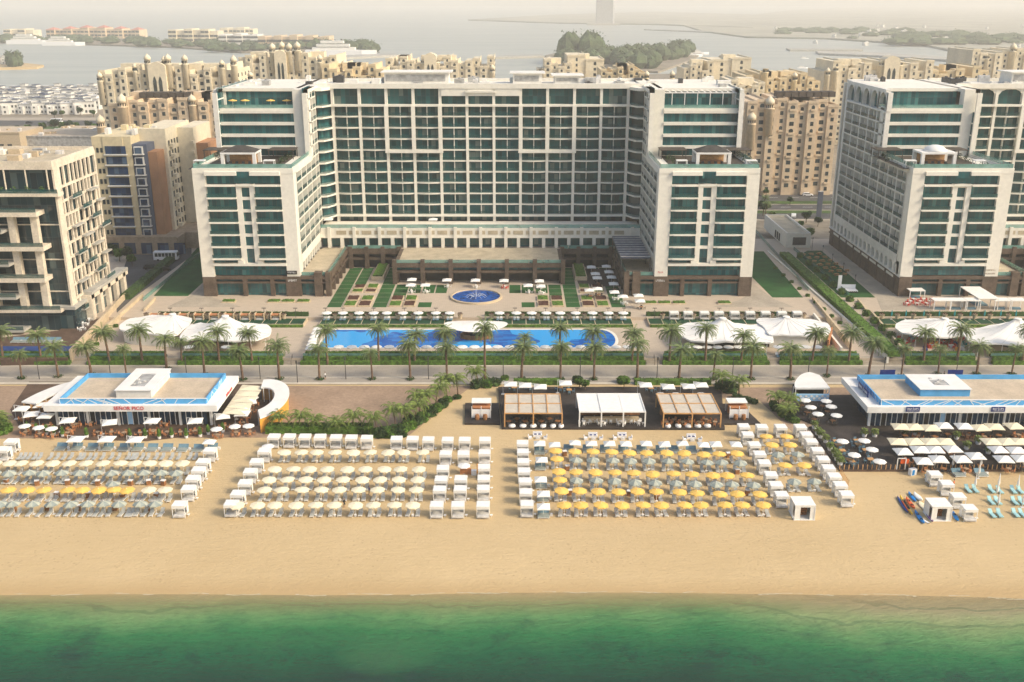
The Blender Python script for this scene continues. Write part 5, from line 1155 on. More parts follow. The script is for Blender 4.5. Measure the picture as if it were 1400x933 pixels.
cab(zm, [(1242, 435), (1243, 345), (1246, 290), (1247, 230), (1250, 150)], 'third column right of the middle field, from the sea')
cab(zl, [(1265, 428), (1300, 373), (1340, 314), (1368, 252), (1402, 198), (1445, 140)], 'slanting left column, middle field, from the sea')
cab(zl, [(982, 432), (1030, 345), (1055, 290), (1085, 243), (1110, 198), (1148, 137)], 'right edge column of the left field, from the sea')
cab(zl, [(20, 132), (62, 88)], 'upper left corner of the left field, from the sea')
cab(zr_, [(82, 430), (76, 365), (72, 305), (66, 250), (62, 198), (60, 145), (58, 98)], 'left edge column of the right field, from the sea')
cab(zs_, [(400, 670), (355, 590), (315, 510), (262, 415), (225, 345), (183, 270), (130, 190), (98, 125)], 'slanting column right of the right field, from the sea')
cab(zs_, [(243, 130), (393, 130)], 'back row of the small right-hand field, from the left')
cab(zs_, [(917, 665), (868, 590), (820, 520), (773, 455), (730, 385), (685, 315), (637, 245), (597, 190), (550, 130)], 'rightmost slanting column, from the sea')
cab(zt, [(455, 505), (548, 580), (640, 680), (730, 775)], 'loose group at the far right, from the terrace')
for i, (x, y) in enumerate(((335, 138), (420, 138), (503, 140), (590, 140), (677, 142), (755, 142), (833, 143), (915, 143), (1000, 145), (1083, 146), (1160, 140))): K['daybed'].put((*P(*zl(x, y), ZB), ZB), 0, f'blue grey double daybed, {ORD[i]} from left in the back row of the left field', 'blue grey double daybeds')
for i, (x, y) in enumerate(((150, 160), (155, 245), (160, 345), (168, 415), (172, 505))):
    K['daybed'].put((*P(*zr_(x, y), ZB), ZB), 0, f'blue grey daybed beside the right field, {ORD[i]} from the back', 'blue grey double daybeds')
for i, (x, y) in enumerate(((162, 183), (157, 290), (172, 368), (172, 438))): K['square'].put((*P(*zr_(x, y), ZB + 2.3), ZB), 0, f'white square umbrella over a daybed, {ORD[i]} from the back beside the right field', 'beach umbrellas')
for i, x in enumerate((340, 445, 540, 640, 740, 845, 915, 1010, 1100)): K['daybed'].put((*P(*zr_(x - 30, 148 + i), ZB), ZB), 0, f'blue grey daybed behind {ORD[i]} yellow umbrella, back row of the right field', 'blue grey double daybeds')
K['round'].put((*P(350 + 63 / 4, 580 + 105 / 4, ZB + 2.3), ZB), 0, 'white round umbrella at the upper left corner of the middle field', 'white round umbrellas', .8)
K['round'].put((*P(350 + 1137 / 4, 580 + 210 / 4, ZB + 2.3), ZB), 0, 'white round umbrella between the cabana columns over a timber counter', 'white round umbrellas', .8)
t = thing('beach_counter', 'orange brown service counter below the white umbrella between cabana columns', 'counter', (*P(350 + 1165 / 4, 580 + 270 / 4, ZB), ZB)); m = MB(); m.box(-1.6, .4, -.3, .3, 0, 1.0); m.build('counter', M['terra'], t); m = MB(); m.cbox(.9, -.5, 0, .9, .7, .9); m.build('cooler', M['plainwhite'], t); m = MB(); m.cbox(1.6, .3, 0, .4, .4, 1.7); m.build('flag', M['orangew'], t)
# the two big beach tents
def big_tent(lab, px_, py_, s=1.0, shelf=True):
    X_, Y_ = P(px_, py_, ZB); t = thing('beach_tent', lab, 'tent', (X_, Y_, ZB)); t.scale = (s,) * 3; w = 1.65; d_ = 3.2; h = 2.7
    m = MB(); m.box(-w, w, 0, d_, h - .35, h); m.box(-w - .05, w + .05, -.05, d_ + .05, h - .05, h + .03); m.build('canopy', M['white_cloth'], t)
    m = MB(); m.box(-w, -w + .9, .02, .1, .1, h - .3); m.box(w - .8, w, .02, .1, .1, h - .3); m.box(-w, -w + .06, 1.2, d_, .1, h - .3); m.box(w - .06, w, .1, d_, .1, h - .3); m.box(-w, w, d_ - .06, d_, .1, h - .3); m.build('curtain', M['white_cloth'], t)
    m = MB(); m.box(-w - .1, w + .1, -.1, d_ + .1, 0, .12); m.build('platform', M['white'], t); cparts('post', M['white'], t, 'cbox', [(x, y, .1, .12, .12, h - .4) for x in (-w + .02, w - .02) for y in (.0, d_ - .02)])
    if shelf:
        m = MB(); m.box(-.8, .8, 1.6, 2.0, .12, 1.9); m.build('shelf_back', M['wood'], t)
        for k in range(4): m = MB(); m.box(-.75, .75, 1.3, 1.62, .4 + .42 * k, .46 + .42 * k); m.build('shelf', M['terra'], t)
big_tent('large white curtained beach tent with timber shelves in front of the cabana columns', 1099.5, 711.5)
big_tent('large white beach tent with timber shelves beside the kayaks', 1286, 713, .98)
# kayaks and boards
def hull(lab, x0, y0, x1, y1, w, mts, h=.35, name='kayak', cat='kayak', seats=0):
    a, b_ = P(*zt(x0, y0), ZB), P(*zt(x1, y1), ZB); L = sqrt((a[0] - b_[0]) ** 2 + (a[1] - b_[1]) ** 2); t = thing(name, lab, cat, ((a[0] + b_[0]) / 2, (a[1] + b_[1]) / 2, ZB), math.atan2(b_[1] - a[1], b_[0] - a[0]))
    m = MB(); m.smooth = True; vs = []; n = 14; k_ = 10
    for i in range(n + 1):
        f = i / n; q = max(.04, sin(pi * f) ** .55) * w / 2; lift = .18 * (2 * f - 1) ** 4
        for j in range(k_): an = 2 * pi * j / k_; vs.append((-L / 2 + L * f, q * cos(an), h / 2 + lift + h / 2 * sin(an) * (1 if sin(an) < 0 else .6)))
    m.add(vs, [(i * k_ + j, i * k_ + (j + 1) % k_, (i + 1) * k_ + (j + 1) % k_, (i + 1) * k_ + j) for i in range(n) for j in range(k_)] + [tuple(range(k_)), tuple(range(n * k_, n * k_ + k_))]); m.build('hull', M[mts[0]], t)
    for s in range(seats): m = MB(); m.lathe([(.24, h * .8), (.26, h * .9), (.18, h * .9), (.16, h * .7)], cx=-L * .2 + L * .4 * s / max(1, seats - 1), n=10, sx=1.5); m.build('cockpit', M[mts[1]], t)
    return t
M['kblue'] = mat('blue_plastic', (.01, .22, .60), .4, .1, 2); M['kred'] = mat('red_orange_plastic', (.75, .13, .03), .4, .1, 2); M['kyel'] = mat('yellow_plastic', (.8, .5, .05), .4, .1, 2); M['kpurple'] = mat('purple_plastic', (.2, .1, .25), .5, .1, 2); M['navyp'] = mat('dark_blue_plastic', (.02, .06, .22), .5, .1, 2)
hull('dark blue inflatable tube, outermost left of the beached kayaks', 155, 705, 240, 835, .6, ('navyp', 'black')); bb = hull('yellow and orange banana boat with dark seats among the kayaks', 175, 700, 275, 850, .62, ('kyel', 'black'), .5, 'banana_boat', 'inflatable', 5)
m = MB(); m.box(-1.2, 2.0, -.35, -.25, .25, .45); m.build('stripe', M['kred'], bb)
hull('red orange kayak behind the banana boat', 225, 710, 295, 800, .75, ('kred', 'black'), seats=2); hull('bright blue kayak, the rearmost of the beached craft', 245, 668, 305, 745, .7, ('kblue', 'black'), seats=1)
hull('blue kayak with black seats lying nearest the water', 295, 815, 370, 920, .8, ('kblue', 'black'), seats=2); hull('blue kayak right of the large white beach tent', 598, 825, 640, 900, .75, ('kblue', 'black'), seats=1); hull('dull purple kayak between the white board and the tent', 385, 835, 440, 905, .6, ('kpurple', 'black'))
hull('broad pale inflatable board beside the large white tent', 330, 745, 430, 830, 1.5, ('cream_cloth', 'black'), .3, 'paddle_board', 'board'); hull('white rounded inflatable behind the pale board', 290, 680, 350, 740, 1.1, ('white_cloth', 'black'), .6, 'inflatable', 'inflatable'); hull('small white board at the tip of the blue kayak', 360, 880, 415, 915, .5, ('plainwhite', 'black'), .15, 'paddle_board', 'board')
for i, (x, y) in enumerate(((770, 645), (957, 640), (945, 700), (955, 790), (1110, 650), (1150, 780))): K['closed'].put((*P(*zt(x, y), ZB), ZB), 0, f'closed white umbrella by the turquoise loungers, {ORD[i]} from left', 'closed white umbrellas on the far right sand')
for i, (x, y) in enumerate(((448, 482), (592, 482), (800, 550), (815, 482), (1155, 482))): K['closed'].put((*P(*zt(x, y), ZB), ZB), 0, f'tall closed white umbrella before the right terrace, {ORD[i]} from left', 'closed white umbrellas before the right terrace')
K['lowbed'] = Once(make_daybed('white_daybed', ''))
for i, (x, y) in enumerate(((640, 525), (820, 525), (430, 575))): K['lowbed'].put((*P(*zt(x, y), ZB), ZB), .1, f'white and grey daybed on the sand below the right terrace, {ORD[i]} placed', 'daybeds below the right terrace')
t = thing('lifeguard_stand', 'white framed rescue stand with a red board at the right terrace edge', 'stand', (*P(*zt(185, 495), ZB), ZB)); m = MB(); m.box(-.9, -.75, 0, .1, 0, 2.6); m.box(.6, .75, 0, .1, 0, 2.6); m.box(-.9, .75, 0, .1, 2.5, 2.65); m.build('frame', M['white'], t); m = MB(); m.box(-.2, 1.3, .15, .25, 1.5, 2.4); m.build('board', M['kred'], t)
t = thing('towel_cabinet', 'small blue and white cabinet on the sand by the rescue stand', 'cabinet', (*P(*zt(275, 520), ZB), ZB), .4); m = MB(); m.cbox(0, 0, 0, 1.3, .8, 1.2); m.build('body', M['plainwhite'], t); m = MB(); m.box(-.45, .1, -.43, -.4, .1, 1.1); m.build('door', M['kblue'], t)
for i in range(8): m = MB(); a = P(*zs_(868 + 9 * i, 520 + 13 * i), ZB); m.tube((a[0], a[1], ZB), (a[0], a[1], ZB + 1.2), .06); tag(m.build('timber_bollard', M['pine']), f'thin timber post beside the slanting cabana column, {ORD[i]} from the terrace', 'post', 'thin timber posts')
# people: one continuous skinned body each
def person(loc, lab, top, rz=0, seed=0):
    rr = random.Random(seed); J = {'p': (0, 0, .95, .13), 'w': (0, 0, 1.12, .12), 'c': (0, 0, 1.35, .16), 'n': (0, 0, 1.5, .06), 'h0': (0, -.01, 1.62, .085), 'h': (0, -.02, 1.7, .08), 'sl': (.17, 0, 1.42, .06), 'el': (.24, .02, 1.15, .045), 'hl': (.25, -.08, .9, .035), 'sr': (-.17, 0, 1.42, .06), 'er': (-.25, .02, 1.15, .045), 'hr': (-.24, -.1, .92, .035), 'kl': (.1, -.04, .5, .07), 'fl': (.1, .05, .07, .05), 'tl': (.11, -.14, .04, .04), 'kr': (-.1, .06, .5, .07), 'fr': (-.11, .16, .07, .05), 'tr': (-.12, -.02, .04, .04)}
    E_ = ['pw', 'wc', 'cn', 'nh0', 'h0h', 'csl', 'slel', 'elhl', 'csr', 'srer', 'erhr', 'pkl', 'klfl', 'fltl', 'pkr', 'krfr', 'frtr']; ks = list(J); ed = []
    for e in E_:
        for k1 in ks:
            if e.startswith(k1) and e[len(k1):] in J: ed.append((ks.index(k1), ks.index(e[len(k1):]))); break
    me = bpy.data.meshes.new('person'); me.from_pydata([J[k][:3] for k in ks], ed, []); o = bpy.data.objects.new('person', me); COL.objects.link(o); md = o.modifiers.new('skin', 'SKIN'); me.skin_vertices[0].data[0].use_root = True
    for i, k in enumerate(ks): me.skin_vertices[0].data[i].radius = (J[k][3],) * 2
    o.modifiers.new('sub', 'SUBSURF').levels = 1
    ev = o.evaluated_get(bpy.context.evaluated_depsgraph_get()); nm = bpy.data.meshes.new_from_object(ev); bpy.data.objects.remove(o)
    for q in (M['skin'], M[top], M['darkmetal']): nm.materials.append(q)
    for f in nm.polygons: z = f.center[2]; f.use_smooth = True; f.material_index = 1 if 1.0 < z < 1.5 and abs(f.center[0]) < .3 else (2 if .45 < z <= 1.0 and abs(f.center[0]) < .2 else 0)
    o = bpy.data.objects.new('person', nm); COL.objects.link(o); o.location = loc; o.rotation_euler = (0, 0, rz); tag(o, lab, 'person')
    hm = MB(); hm.smooth = True; hm.lathe([(.085, 1.64), (.1, 1.7), (.09, 1.78), (.02, 1.82)], cy=.01, n=10); hm.build('hair', M['black'], o)
M['skin'] = mat('skin', (.42, .24, .16), .6, 0)
person((*P(471, 694, ZB), ZB), 'person in dark clothes standing under the front row of cream umbrellas', 'black', 1, 1); person((*P(505, 677, ZB), ZB), 'person in dark top walking between rows of the middle field', 'navy', 2, 2); person((*P(445, 519, ZB), ZB + .05), 'person in white walking on the promenade near the brown court', 'plainwhite', 1.5, 3)
person((*P(1290, 518, ZB), ZB + .05), 'person in dark clothes on the promenade behind the right restaurant', 'black', .5, 4); person((*P(1303, 668, ZB), ZB), 'person in orange walking behind the open cabanas', 'kred', 1, 5)
# ================================================================ restaurants and decks between promenade and beach
M['bluetile'] = mat('blue_parapet', (.09, .36, .68), .5, .1, .5); M['bluelt'] = mat('light_blue', (.35, .6, .85), .5, .08, .5); M['deck'] = mat('dark_deck_boards', (.055, .045, .04), .75, .25, .4, 4)
M['deckbrown'] = mat('brown_deck', (.13, .085, .06), .8, .2, .4, 4); M['winblue'] = mat('dark_shopfront_glass', (.02, .05, .09), .15, .4, .6, spec=.7)
M['screen'] = mat('pale_fabric_roof', (.55, .50, .42), .85, .06, .6, 3); M['awn'] = mat('beige_awning', (.66, .61, .46), .85, .06, .5); M['roofbeige'] = mat('beige_roof_gravel', (.56, .46, .34), .95, .1, .25, 3)
def deck(pts, z, mt, name='deck'):
    q = px(*pts, z=z); q = q if area2(q) > 0 else q[::-1]; b = MB(); b.prism(q, .6, z); return struct(b.build(name, M[mt]))
deck([(14, 560), (30, 590), (100, 601), (200, 603), (300, 592), (345, 584), (382, 570), (392, 528), (340, 522), (40, 522)], 1.08, 'deckbrown')
deck([(686, 585), (991, 586), (986, 529), (681, 529)], 1.4, 'deck'); deck([(635, 579), (684, 579), (682, 551), (636, 551)], 1.38, 'deck'); deck([(984, 579), (1040, 579), (1012, 552), (984, 552)], 1.38, 'deck')
deck([(1084, 540), (1083, 562), (1092, 572), (1112, 580), (1140, 586), (1175, 590), (1240, 592), (1420, 592), (1420, 540)], 1.2, 'deck')
deck([(1106, 583), (1148, 643), (1420, 643), (1420, 583)], 1.3, 'deck'); deck([(1300, 591), (1340, 591), (1352, 603), (1310, 603)], 1.33, 'deckbrown')
def pavilion_rest(lab, fl, fr, bl, br, base, par, pent, side):
    """fl, fr = front corners of the fascia (x, ytop, ybottom); flat canopy, blue patterned parapet, roof box"""
    Yw = P(200, base, 1.2)[1]; Yf = Yw - 2.2; z0 = ZY(fl[2], Yf); z1 = ZY(fl[1], Yf)
    X0, X1 = XY(fl[0], fl[2], Yf), XY(fr[0], fl[2], Yf); Yb = P(300, bl[1], z1)[1]
    t = thing('beach_restaurant', lab, 'restaurant', ((X0 + X1) / 2, Yf, 1.0)); ox, oy = (X0 + X1) / 2, Yf; T = lambda x, y, z: (x - ox, y - oy, z - 1)
    m = MB(T); m.box(X0, X1, Yf, Yb, z0, z1); m.build('canopy_roof', M['white'], t)
    a0, a1 = X0 + 2.8, X1 - 2.3; zp = ZY(par, Yf + 1.0); m = MB(T)
    m.box(a0, a1, Yf + 1.0, Yf + 1.25, z1, zp); m.box(a0, a0 + .25, Yf + 1.25, Yb - 1.5, z1, zp); m.box(a1 - .25, a1, Yf + 1.25, Yb - 1.5, z1, zp); m.box(a0, a1, Yb - 1.5, Yb - 1.25, z1, zp); m.build('blue_parapet', M['bluetile'], t)
    m = MB(T); rr = random.Random(side)
    def strip(p, q, w=.06):
        dx, dz = q[0] - p[0], q[1] - p[1]; L = sqrt(dx * dx + dz * dz) or 1; nx, nz = -dz / L * w, dx / L * w
        return [(p[0] - nx, p[1] - nz), (q[0] - nx, q[1] - nz), (q[0] + nx, q[1] + nz), (p[0] + nx, p[1] + nz)]
    x = a0 + .2
    while x < a1 - 3.5:
        st = rr.uniform(.8, 2.6); d_ = rr.choice([-1, 1]) * rr.uniform(.3, 3.0); c, e = x, x + d_; e = min(max(e, a0 + .1), a1 - .1)
        s_ = strip((c, z1 + .05), (e, zp - .05)); m.vprism(s_, Yf + .96, Yf + .995); x += st
    m.box(a0, a1, Yf + .95, Yf + 1.28, zp, zp + .08)
    for sx in (a0, a1):
        y = Yf + 2
        while y < Yb - 4: m.tube((sx + (.0 if sx == a0 else 0), y, z1 + .05), (sx, y + rr.uniform(-2, 2), zp), .05, n=4); y += rr.uniform(1, 2.5)
    m.build('lattice_pattern', M['white'], t)
    m = MB(T); m.box(a0 + .25, a1 - .25, Yf + 1.25, Yb - 1.5, z1 + .02, z1 + .12); m.build('roof_gravel', M['roofbeige'], t)
    # roof box
    (p0, p1, pt_, pb_, qb) = pent; Yp = P(300, pb_, z1)[1]; zt_ = ZY(pt_, Yp); A0, A1 = XY(p0, pt_, Yp), XY(p1, pt_, Yp); Yq = P(300, qb, zt_)[1]
    m = MB(T); m.box(A0, A1, Yp, Yq, z1 + .1, zt_); m.build('roof_box', M['white2'] if side < 2 else M['bluetile'], t); cx = (A0 + A1) / 2
    m = MB(T); m.box(A0 - .2, A1 + .2, Yp - .3, Yp + 2, zt_, zt_ + .12); m.box(A0 - .2, A1 + .2, Yq - 3, Yq + .2, zt_, zt_ + .12); m.box(A0 - .2, cx - 1.5, Yp + 2, Yq - 3, zt_, zt_ + .12); m.box(cx + 1.6, A1 + .2, Yp + 2, Yq - 3, zt_, zt_ + .12); m.build('roof_box_cap', M['white'], t)
    m = MB(T); m.box(cx - 1.4, cx + 1.5, Yp + 2.1, Yq - 3.1, zt_, zt_ + .06); m.build('plant_well', M['grey'], t)
    for k in range(4): m = MB(T); m.cbox(cx - .9 + .8 * (k % 3), Yp + 3 + k * .9, zt_ + .05, .5, .6, .25); m.build('duct', M['grey2'], t)
    # walls
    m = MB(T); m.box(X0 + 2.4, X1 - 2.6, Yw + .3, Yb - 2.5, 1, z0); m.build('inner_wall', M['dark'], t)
    xx = X0 + 1.6; c = 0
    while xx < X1 - 3.2:
        w_ = .95; m = MB(T); m.box(xx + .05, xx + w_, Yw - .02, Yw + .06, 1.2, z0 - .15); m.build('window', M[['winblue', 'winblue', 'dark', 'winblue', 'bluelt'][(c * 7 + 3) % 5 if c % 9 == 4 else (c % 4)]], t); xx += w_ + .12; c += 1
    m = MB(T)
    for k in range(6): x = X0 + 1.4 + (X1 - X0 - 3.4) * k / 5; m.box(x - .22, x + .22, Yw - .3, Yw + .3, 1.0, z0)
    xx = X0 + 1.6
    while xx < X1 - 3.2: m.box(xx - .07, xx + .04, Yw - .08, Yw + .1, 1.1, z0); xx += 1.07
    m.box(X0 + 1.4, X1 - 2, Yw - .08, Yw + .12, z0 - .2, z0); m.build('columns', M['white'], t)
    for s_, xs in ((0, X0 + 2.2), (1, X1 - 2.4)):
        y = Yw + .6
        while y < Yb - 5: m = MB(T); m.box(xs - .05, xs + .05, y, y + 1.2, 1.2, z0 - .2); m.build('side_glazing', M['winblue'], t); y += 1.5
    return t, X0, X1, Yf, Yb, z0, z1, Yw
r1, ax0, ax1, aYf, aYb, az0, az1, aYw = pavilion_rest('low white beach restaurant with blue patterned parapet and red roof lettering', (60, 555, 563), (297, 555, 563), (100, 514), (330, 514), 580, 545.5, (158, 206, 534, 545, 505), 1)
r2, bx0, bx1, bYf, bYb, bz0, bz1, bYw = pavilion_rest('low white beach restaurant with blue roof box and navy signs at the right', (1185.5, 557, 565), (1520, 557, 565), (1146, 516), (1400, 516), 582, 547.5, (1259, 1327, 532.5, 543, 513), 2)
T1 = r1.location; text_mesh('SEÑOR PICO', 1.05, 'lettering', M['red'], r1, (XY(176, 558, aYf) - T1[0], -.06, ZY(558.6, aYf) - 1), (pi / 2, 0, 0), .04)
text_mesh('SEÑOR PICO', .8, 'lettering', M['red'], r1, (ax1 - T1[0] + .05, 9, (az0 + az1) / 2 - 1), (pi / 2, 0, pi / 2), .04)
def navy_sign(x, y, w, h, rz, loc=None):
    t2 = r2.location; m = MB(); m.box(-w / 2, w / 2, -.06, .06, -h / 2, h / 2); o = m.build('sign_board', M['navy'], r2); o.location = loc; o.rotation_euler = (0, 0, rz)
    rs = random.Random(int(w * 10))
    for s_ in (-1, 1): marks(o, s_ * w * .24, -.06, h * .12, w * .36, h * .3, 4, M['plainwhite'], rs); marks(o, s_ * w * .24, -.06, -h * .25, w * .34, h * .12, 6, M['grey2'], rs)
    b = MB(); b.box(-w * .012, w * .012, -.1, -.06, -h * .4, h * .4); b.build('divider', M['plainwhite'], o)
    return o
for xs in (1248, 1364.5): navy_sign(0, 0, 2.7, 1.0, 0, (XY(xs, 559, bYf) - r2.location[0], -.12, ZY(559.5, bYf) - 1))
navy_sign(0, 0, 6.0, 1.5, -pi / 2, (bx0 + .2 - r2.location[0] + 1.5, 8, bz1 + .5 - 1))
for xs in (1212.5, 1305): navy_sign(0, 0, 3.2, 1.1, pi, (XY(xs, 513, bYb) - r2.location[0], bYb - bYf - .2, bz1 + .2))
def ring(lab, c, rx0, ry0, rx1, ry1, t0, t1, z0, z1, wallm, wall_in=True, n=22):
    t = thing('curved_bar', lab, 'bar', (c[0], c[1], 1.0)); m = MB()
    an = [t0 + (t1 - t0) * i / n for i in range(n + 1)]
    def shell(a, b_, c_, d_, za, zb):
        q = MB(); vs = []
        for k in an: vs += [(a * cos(k), b_ * sin(k), za), (c_ * cos(k), d_ * sin(k), za), (c_ * cos(k), d_ * sin(k), zb), (a * cos(k), b_ * sin(k), zb)]
        fs = []
        for i in range(n):
            for j in range(4): fs.append((i * 4 + j, (i + 1) * 4 + j, (i + 1) * 4 + (j + 1) % 4, i * 4 + (j + 1) % 4))
        q.add(vs, fs + [(0, 1, 2, 3), (n * 4, n * 4 + 3, n * 4 + 2, n * 4 + 1)]); return q
    shell(rx0, ry0, rx1, ry1, z1 - .3, z1).build('roof', M['white'], t); shell(rx1 - .5, ry1 - .5, rx1 - .3, ry1 - .3, 0, z1 - .3).build('outer_wall', M[wallm], t)
    if wall_in: shell(rx0 - .9, ry0 - .9, rx0 + .2, ry0 + .2, z1 - .9, z1 - .75).build('timber_shelf', M['pine'], t)
    shell(rx0 + 1.2, ry0 + 1.2, rx0 + 1.5, ry0 + 1.5, 0, z1 - .3).build('inner_wall', M['pine'], t)
    for i in range(0, n + 1, 3): m = MB(); k = an[i]; m.tube((rx0 * cos(k), ry0 * sin(k), 0), (rx0 * cos(k), ry0 * sin(k), z1 - .3), .09); m.build('post', M['white'], t)
c1_ = P(96, 562, 4); ring('curved white roofed bar with orange timber at the left end of the restaurant', c1_, 8.3, 13.5, 11.8, 18, pi * .52, pi * .93, 0, 3.4, 'pine')
c2_ = P(351, 548, 4); ring('curved orange walled bar with a white ring roof right of the restaurant', c2_, 3.4, 6.6, 6.3, 11.3, -pi * .34, pi * .56, 0, 3.4, 'orangew', False)
c3_ = P(1118, 528, 4); t = thing('curved_bar', 'white arched roofed bar with blue scalloped counter left of the right restaurant', 'bar', (c3_[0], c3_[1], 1)); m = MB(); n = 14
X0, X1 = XY(1086, 528, c3_[1]) - c3_[0], XY(1133, 528, c3_[1]) - c3_[0]; top = [(X0 + (X1 - X0) * i / n, 8.5 * sin(pi * .5 * min(1, i / n * 1.25)) ** .8 if i / n < .8 else 8.5 - 9 * (i / n - .8)) for i in range(n + 1)]
m.prism([(X0, -1.0), (X1, -1.0)] + top[::-1], 2.6, 3.0); m.build('roof', M['white'], t); m = MB(); m.box(X0 + .2, X1 - .2, -1.6, -1.2, .1, 1.7); m.build('counter', M['bluelt'], t); m = MB(); m.box(X0 + .3, X1 - .3, 2, 2.3, .1, 2.6); m.build('back_wall', M['dark'], t)
for i in range(12): m = MB(); x = X0 + .5 + (X1 - X0 - 1) * i / 11; m.lathe([(.28, 0), (.28, .05)], n=8); o = m.build('scallop', M['plainwhite'], t); o.location = (x, -1.62, 1.3 if i % 2 else .8); o.rotation_euler = (pi / 2, 0, 0)
cparts('post', M['white'], t, 'cbox', [(x, y, 0, .15, .15, 2.6) for x in (X0 + .1, X1 - .1) for y in (-.9, .9)])
# ---- three pergolas over the middle decks
def deck_pergola(lab, bl, br, fl, fr, base, cols, fm, rm, solid=False):
    Yf = P(800, base, 1.4)[1]; z = ZY(fl[1], Yf); X0, X1 = XY(fl[0], fl[1], Yf), XY(fr[0], fr[1], Yf); Yb = P(800, bl[1], z + (.5 if solid else 0))[1]
    t = thing('deck_pergola', lab, 'pergola', ((X0 + X1) / 2, Yf, 1.4)); w = (X1 - X0) / 2; d_ = Yb - Yf; h = z - 1.4
    sx = lambda x, y: x
    m = MB(); cw = 2 * w / cols
    for i in range(cols):
        for j in range(1 if solid else 2): 
            q = .0 if solid else .1; m = MB(); m.box(-w + cw * i + q, -w + cw * (i + 1) - q, d_ * j / 2 + q, d_ * (2 if solid else j + 1) / 2 - q, h - .12, h - .06 + (.1 if solid and i % 2 else 0)); m.build('roof_panel', M[rm], t)
    m = MB()
    for i in range(cols + 1): x = -w + cw * i; m.box(x - .1, x + .1, 0, d_, h - .1, h + .08)
    for y in (0, d_ / 2, d_) if not solid else (0, d_): m.box(-w - .1, w + .1, y - .1, y + .1, h - .12, h + .1)
    m.build('beams', M[fm], t)
    for x in ([-w, 0, w] if not solid else [-w, -w / 3, w / 3, w]):
        for y in (0, d_): m = MB(); m.box(x - .13, x + .13, y - .13, y + .13, 0, h - .12); m.build('post', M[fm], t)
    m = MB(); m.box(-w + .3, w - .3, d_ * .62, d_ * .66, 0, 1.9); m.build('back_bar', M['wood'], t)
    if solid: m = MB(); m.box(-w + 1, w - 1, d_ * .2, d_ * .28, 0, 1.1); m.build('bar_counter', M['pot'], t)
    return t, w, d_, h
p1 = deck_pergola('orange timber pergola with pale fabric panels, leftmost on the dark deck', (689.6, 538.9), (765.7, 538.9), (690, 565.4), (768.6, 565.4), 583.5, 4, 'pine', 'screen')
p2 = deck_pergola('white roofed bar pavilion between the two orange pergolas', (790, 535.5), (872.5, 536), (792.5, 563.5), (882.5, 563.5), 583.5, 3, 'white', 'white_cloth', True)
p3 = deck_pergola('orange timber pergola with pale fabric panels, rightmost on the dark deck', (900, 538.7), (971, 538.7), (907.5, 565.5), (986, 565.5), 584.5, 4, 'pine', 'screen')
for t_, nm, kd in ((p1, 'left orange', 'set_d'), (p2, 'white', 'set_w'), (p3, 'right orange', 'set_t')):
    for i in range(7):
        x = -t_[1] + t_[1] * 2 * (i + .5) / 7; K[kd].put((t_[0].location[0] + x, t_[0].location[1] + 1.2 + (i % 2) * 1.2, 1.4), i, f'table with chairs under the {nm} pergola, {ORD[i]} from left', f'tables under the {nm} pergola')
def make_egg():
    t = thing('egg_chair', '', 'armchair'); m = MB(); m.smooth = True; m.lathe([(.5, .0), (.68, .3), (.72, .65), (.62, .85)], n=10, sx=1.0, sy=.8); m.build('shell', M['plainwhite'], t); m = MB(); m.lathe([(.45, .4), (.45, .62), (.1, .64)], n=10, sy=.8); m.build('cushion', M['grey2'], t); return t
EG = Once(make_egg())
for i, x in enumerate((700, 715, 729, 742.5, 756, 767, 913, 927, 940.4, 953.6, 967)): EG.put((*P(x, 586, ZB), ZB), .3 * i, f'white rounded beach chair before the {"left" if i < 6 else "right"} orange pergola, {ORD[i if i < 6 else i - 6]} from left', 'white rounded beach chairs')
sq = [(698, 525.5), (718, 527), (738.6, 529), (773, 524), (882.6, 526.6), (913.5, 529), (941.4, 528.5), (958.6, 526.6)]
for i, (x, y) in enumerate(sq): K['cant'].put((*P(x, y, 3.8), 1.4), 0, f'white square umbrella behind the deck pergolas, {ORD[i]} from left', 'white square umbrellas behind the deck pergolas')
for i, (x, y) in enumerate(((709, 537.5), (733.6, 537.5), (754, 537.5), (904, 536.4), (924.6, 536.4), (959, 536.4))): K['round'].put((*P(x, y, 3.6), 1.4), 0, f'cream round umbrella peeking over the back of the pergolas, {ORD[i]} from left', 'cream round umbrellas behind the pergolas')
for i, (x, y) in enumerate(((703, 534), (725, 533), (766, 534), (778, 537), (890, 535), (911, 534), (945, 533))): K['set_b'].put((*P(x, y, 1.4), 1.4), 0, f'blue cushioned seating group at the back of the deck, {ORD[i]} from left', 'seating groups at the back of the deck')
def lounge_set(x, y, lab):
    t = thing('lounge_set', lab, 'outdoor sofa set', (*P(x, y, ZB), ZB), 0, 'white lounge sets on the sand'); m = MB(); m.box(-.9, .9, .5, 1.2, 0, .42); m.box(-.9, .9, 1.05, 1.25, .42, .85); m.build('sofa', M['plainwhite'], t)
    for s in (-1, 1): m = MB(); m.box(s * 1.5 - .35, s * 1.5 + .35, -.7, .1, 0, .42); m.box(s * 1.8 - .08, s * 1.8 + .08, -.7, .1, .42, .8); m.build('armchair', M['plainwhite'], t)
    m = MB(); m.cbox(0, -.4, 0, .8, .6, .4); m.build('coffee_table', M['grey2'], t)
    for s in (-.4, .4): m = MB(); m.cbox(s, .75, .42, .45, .35, .12); m.build('cushion', M['navy'], t)
for i, (x, y) in enumerate(((735, 599), (811, 600), (851, 600), (946, 602))): lounge_set(x, y, f'white lounge set on the sand before the deck, {ORD[i]} from the left')
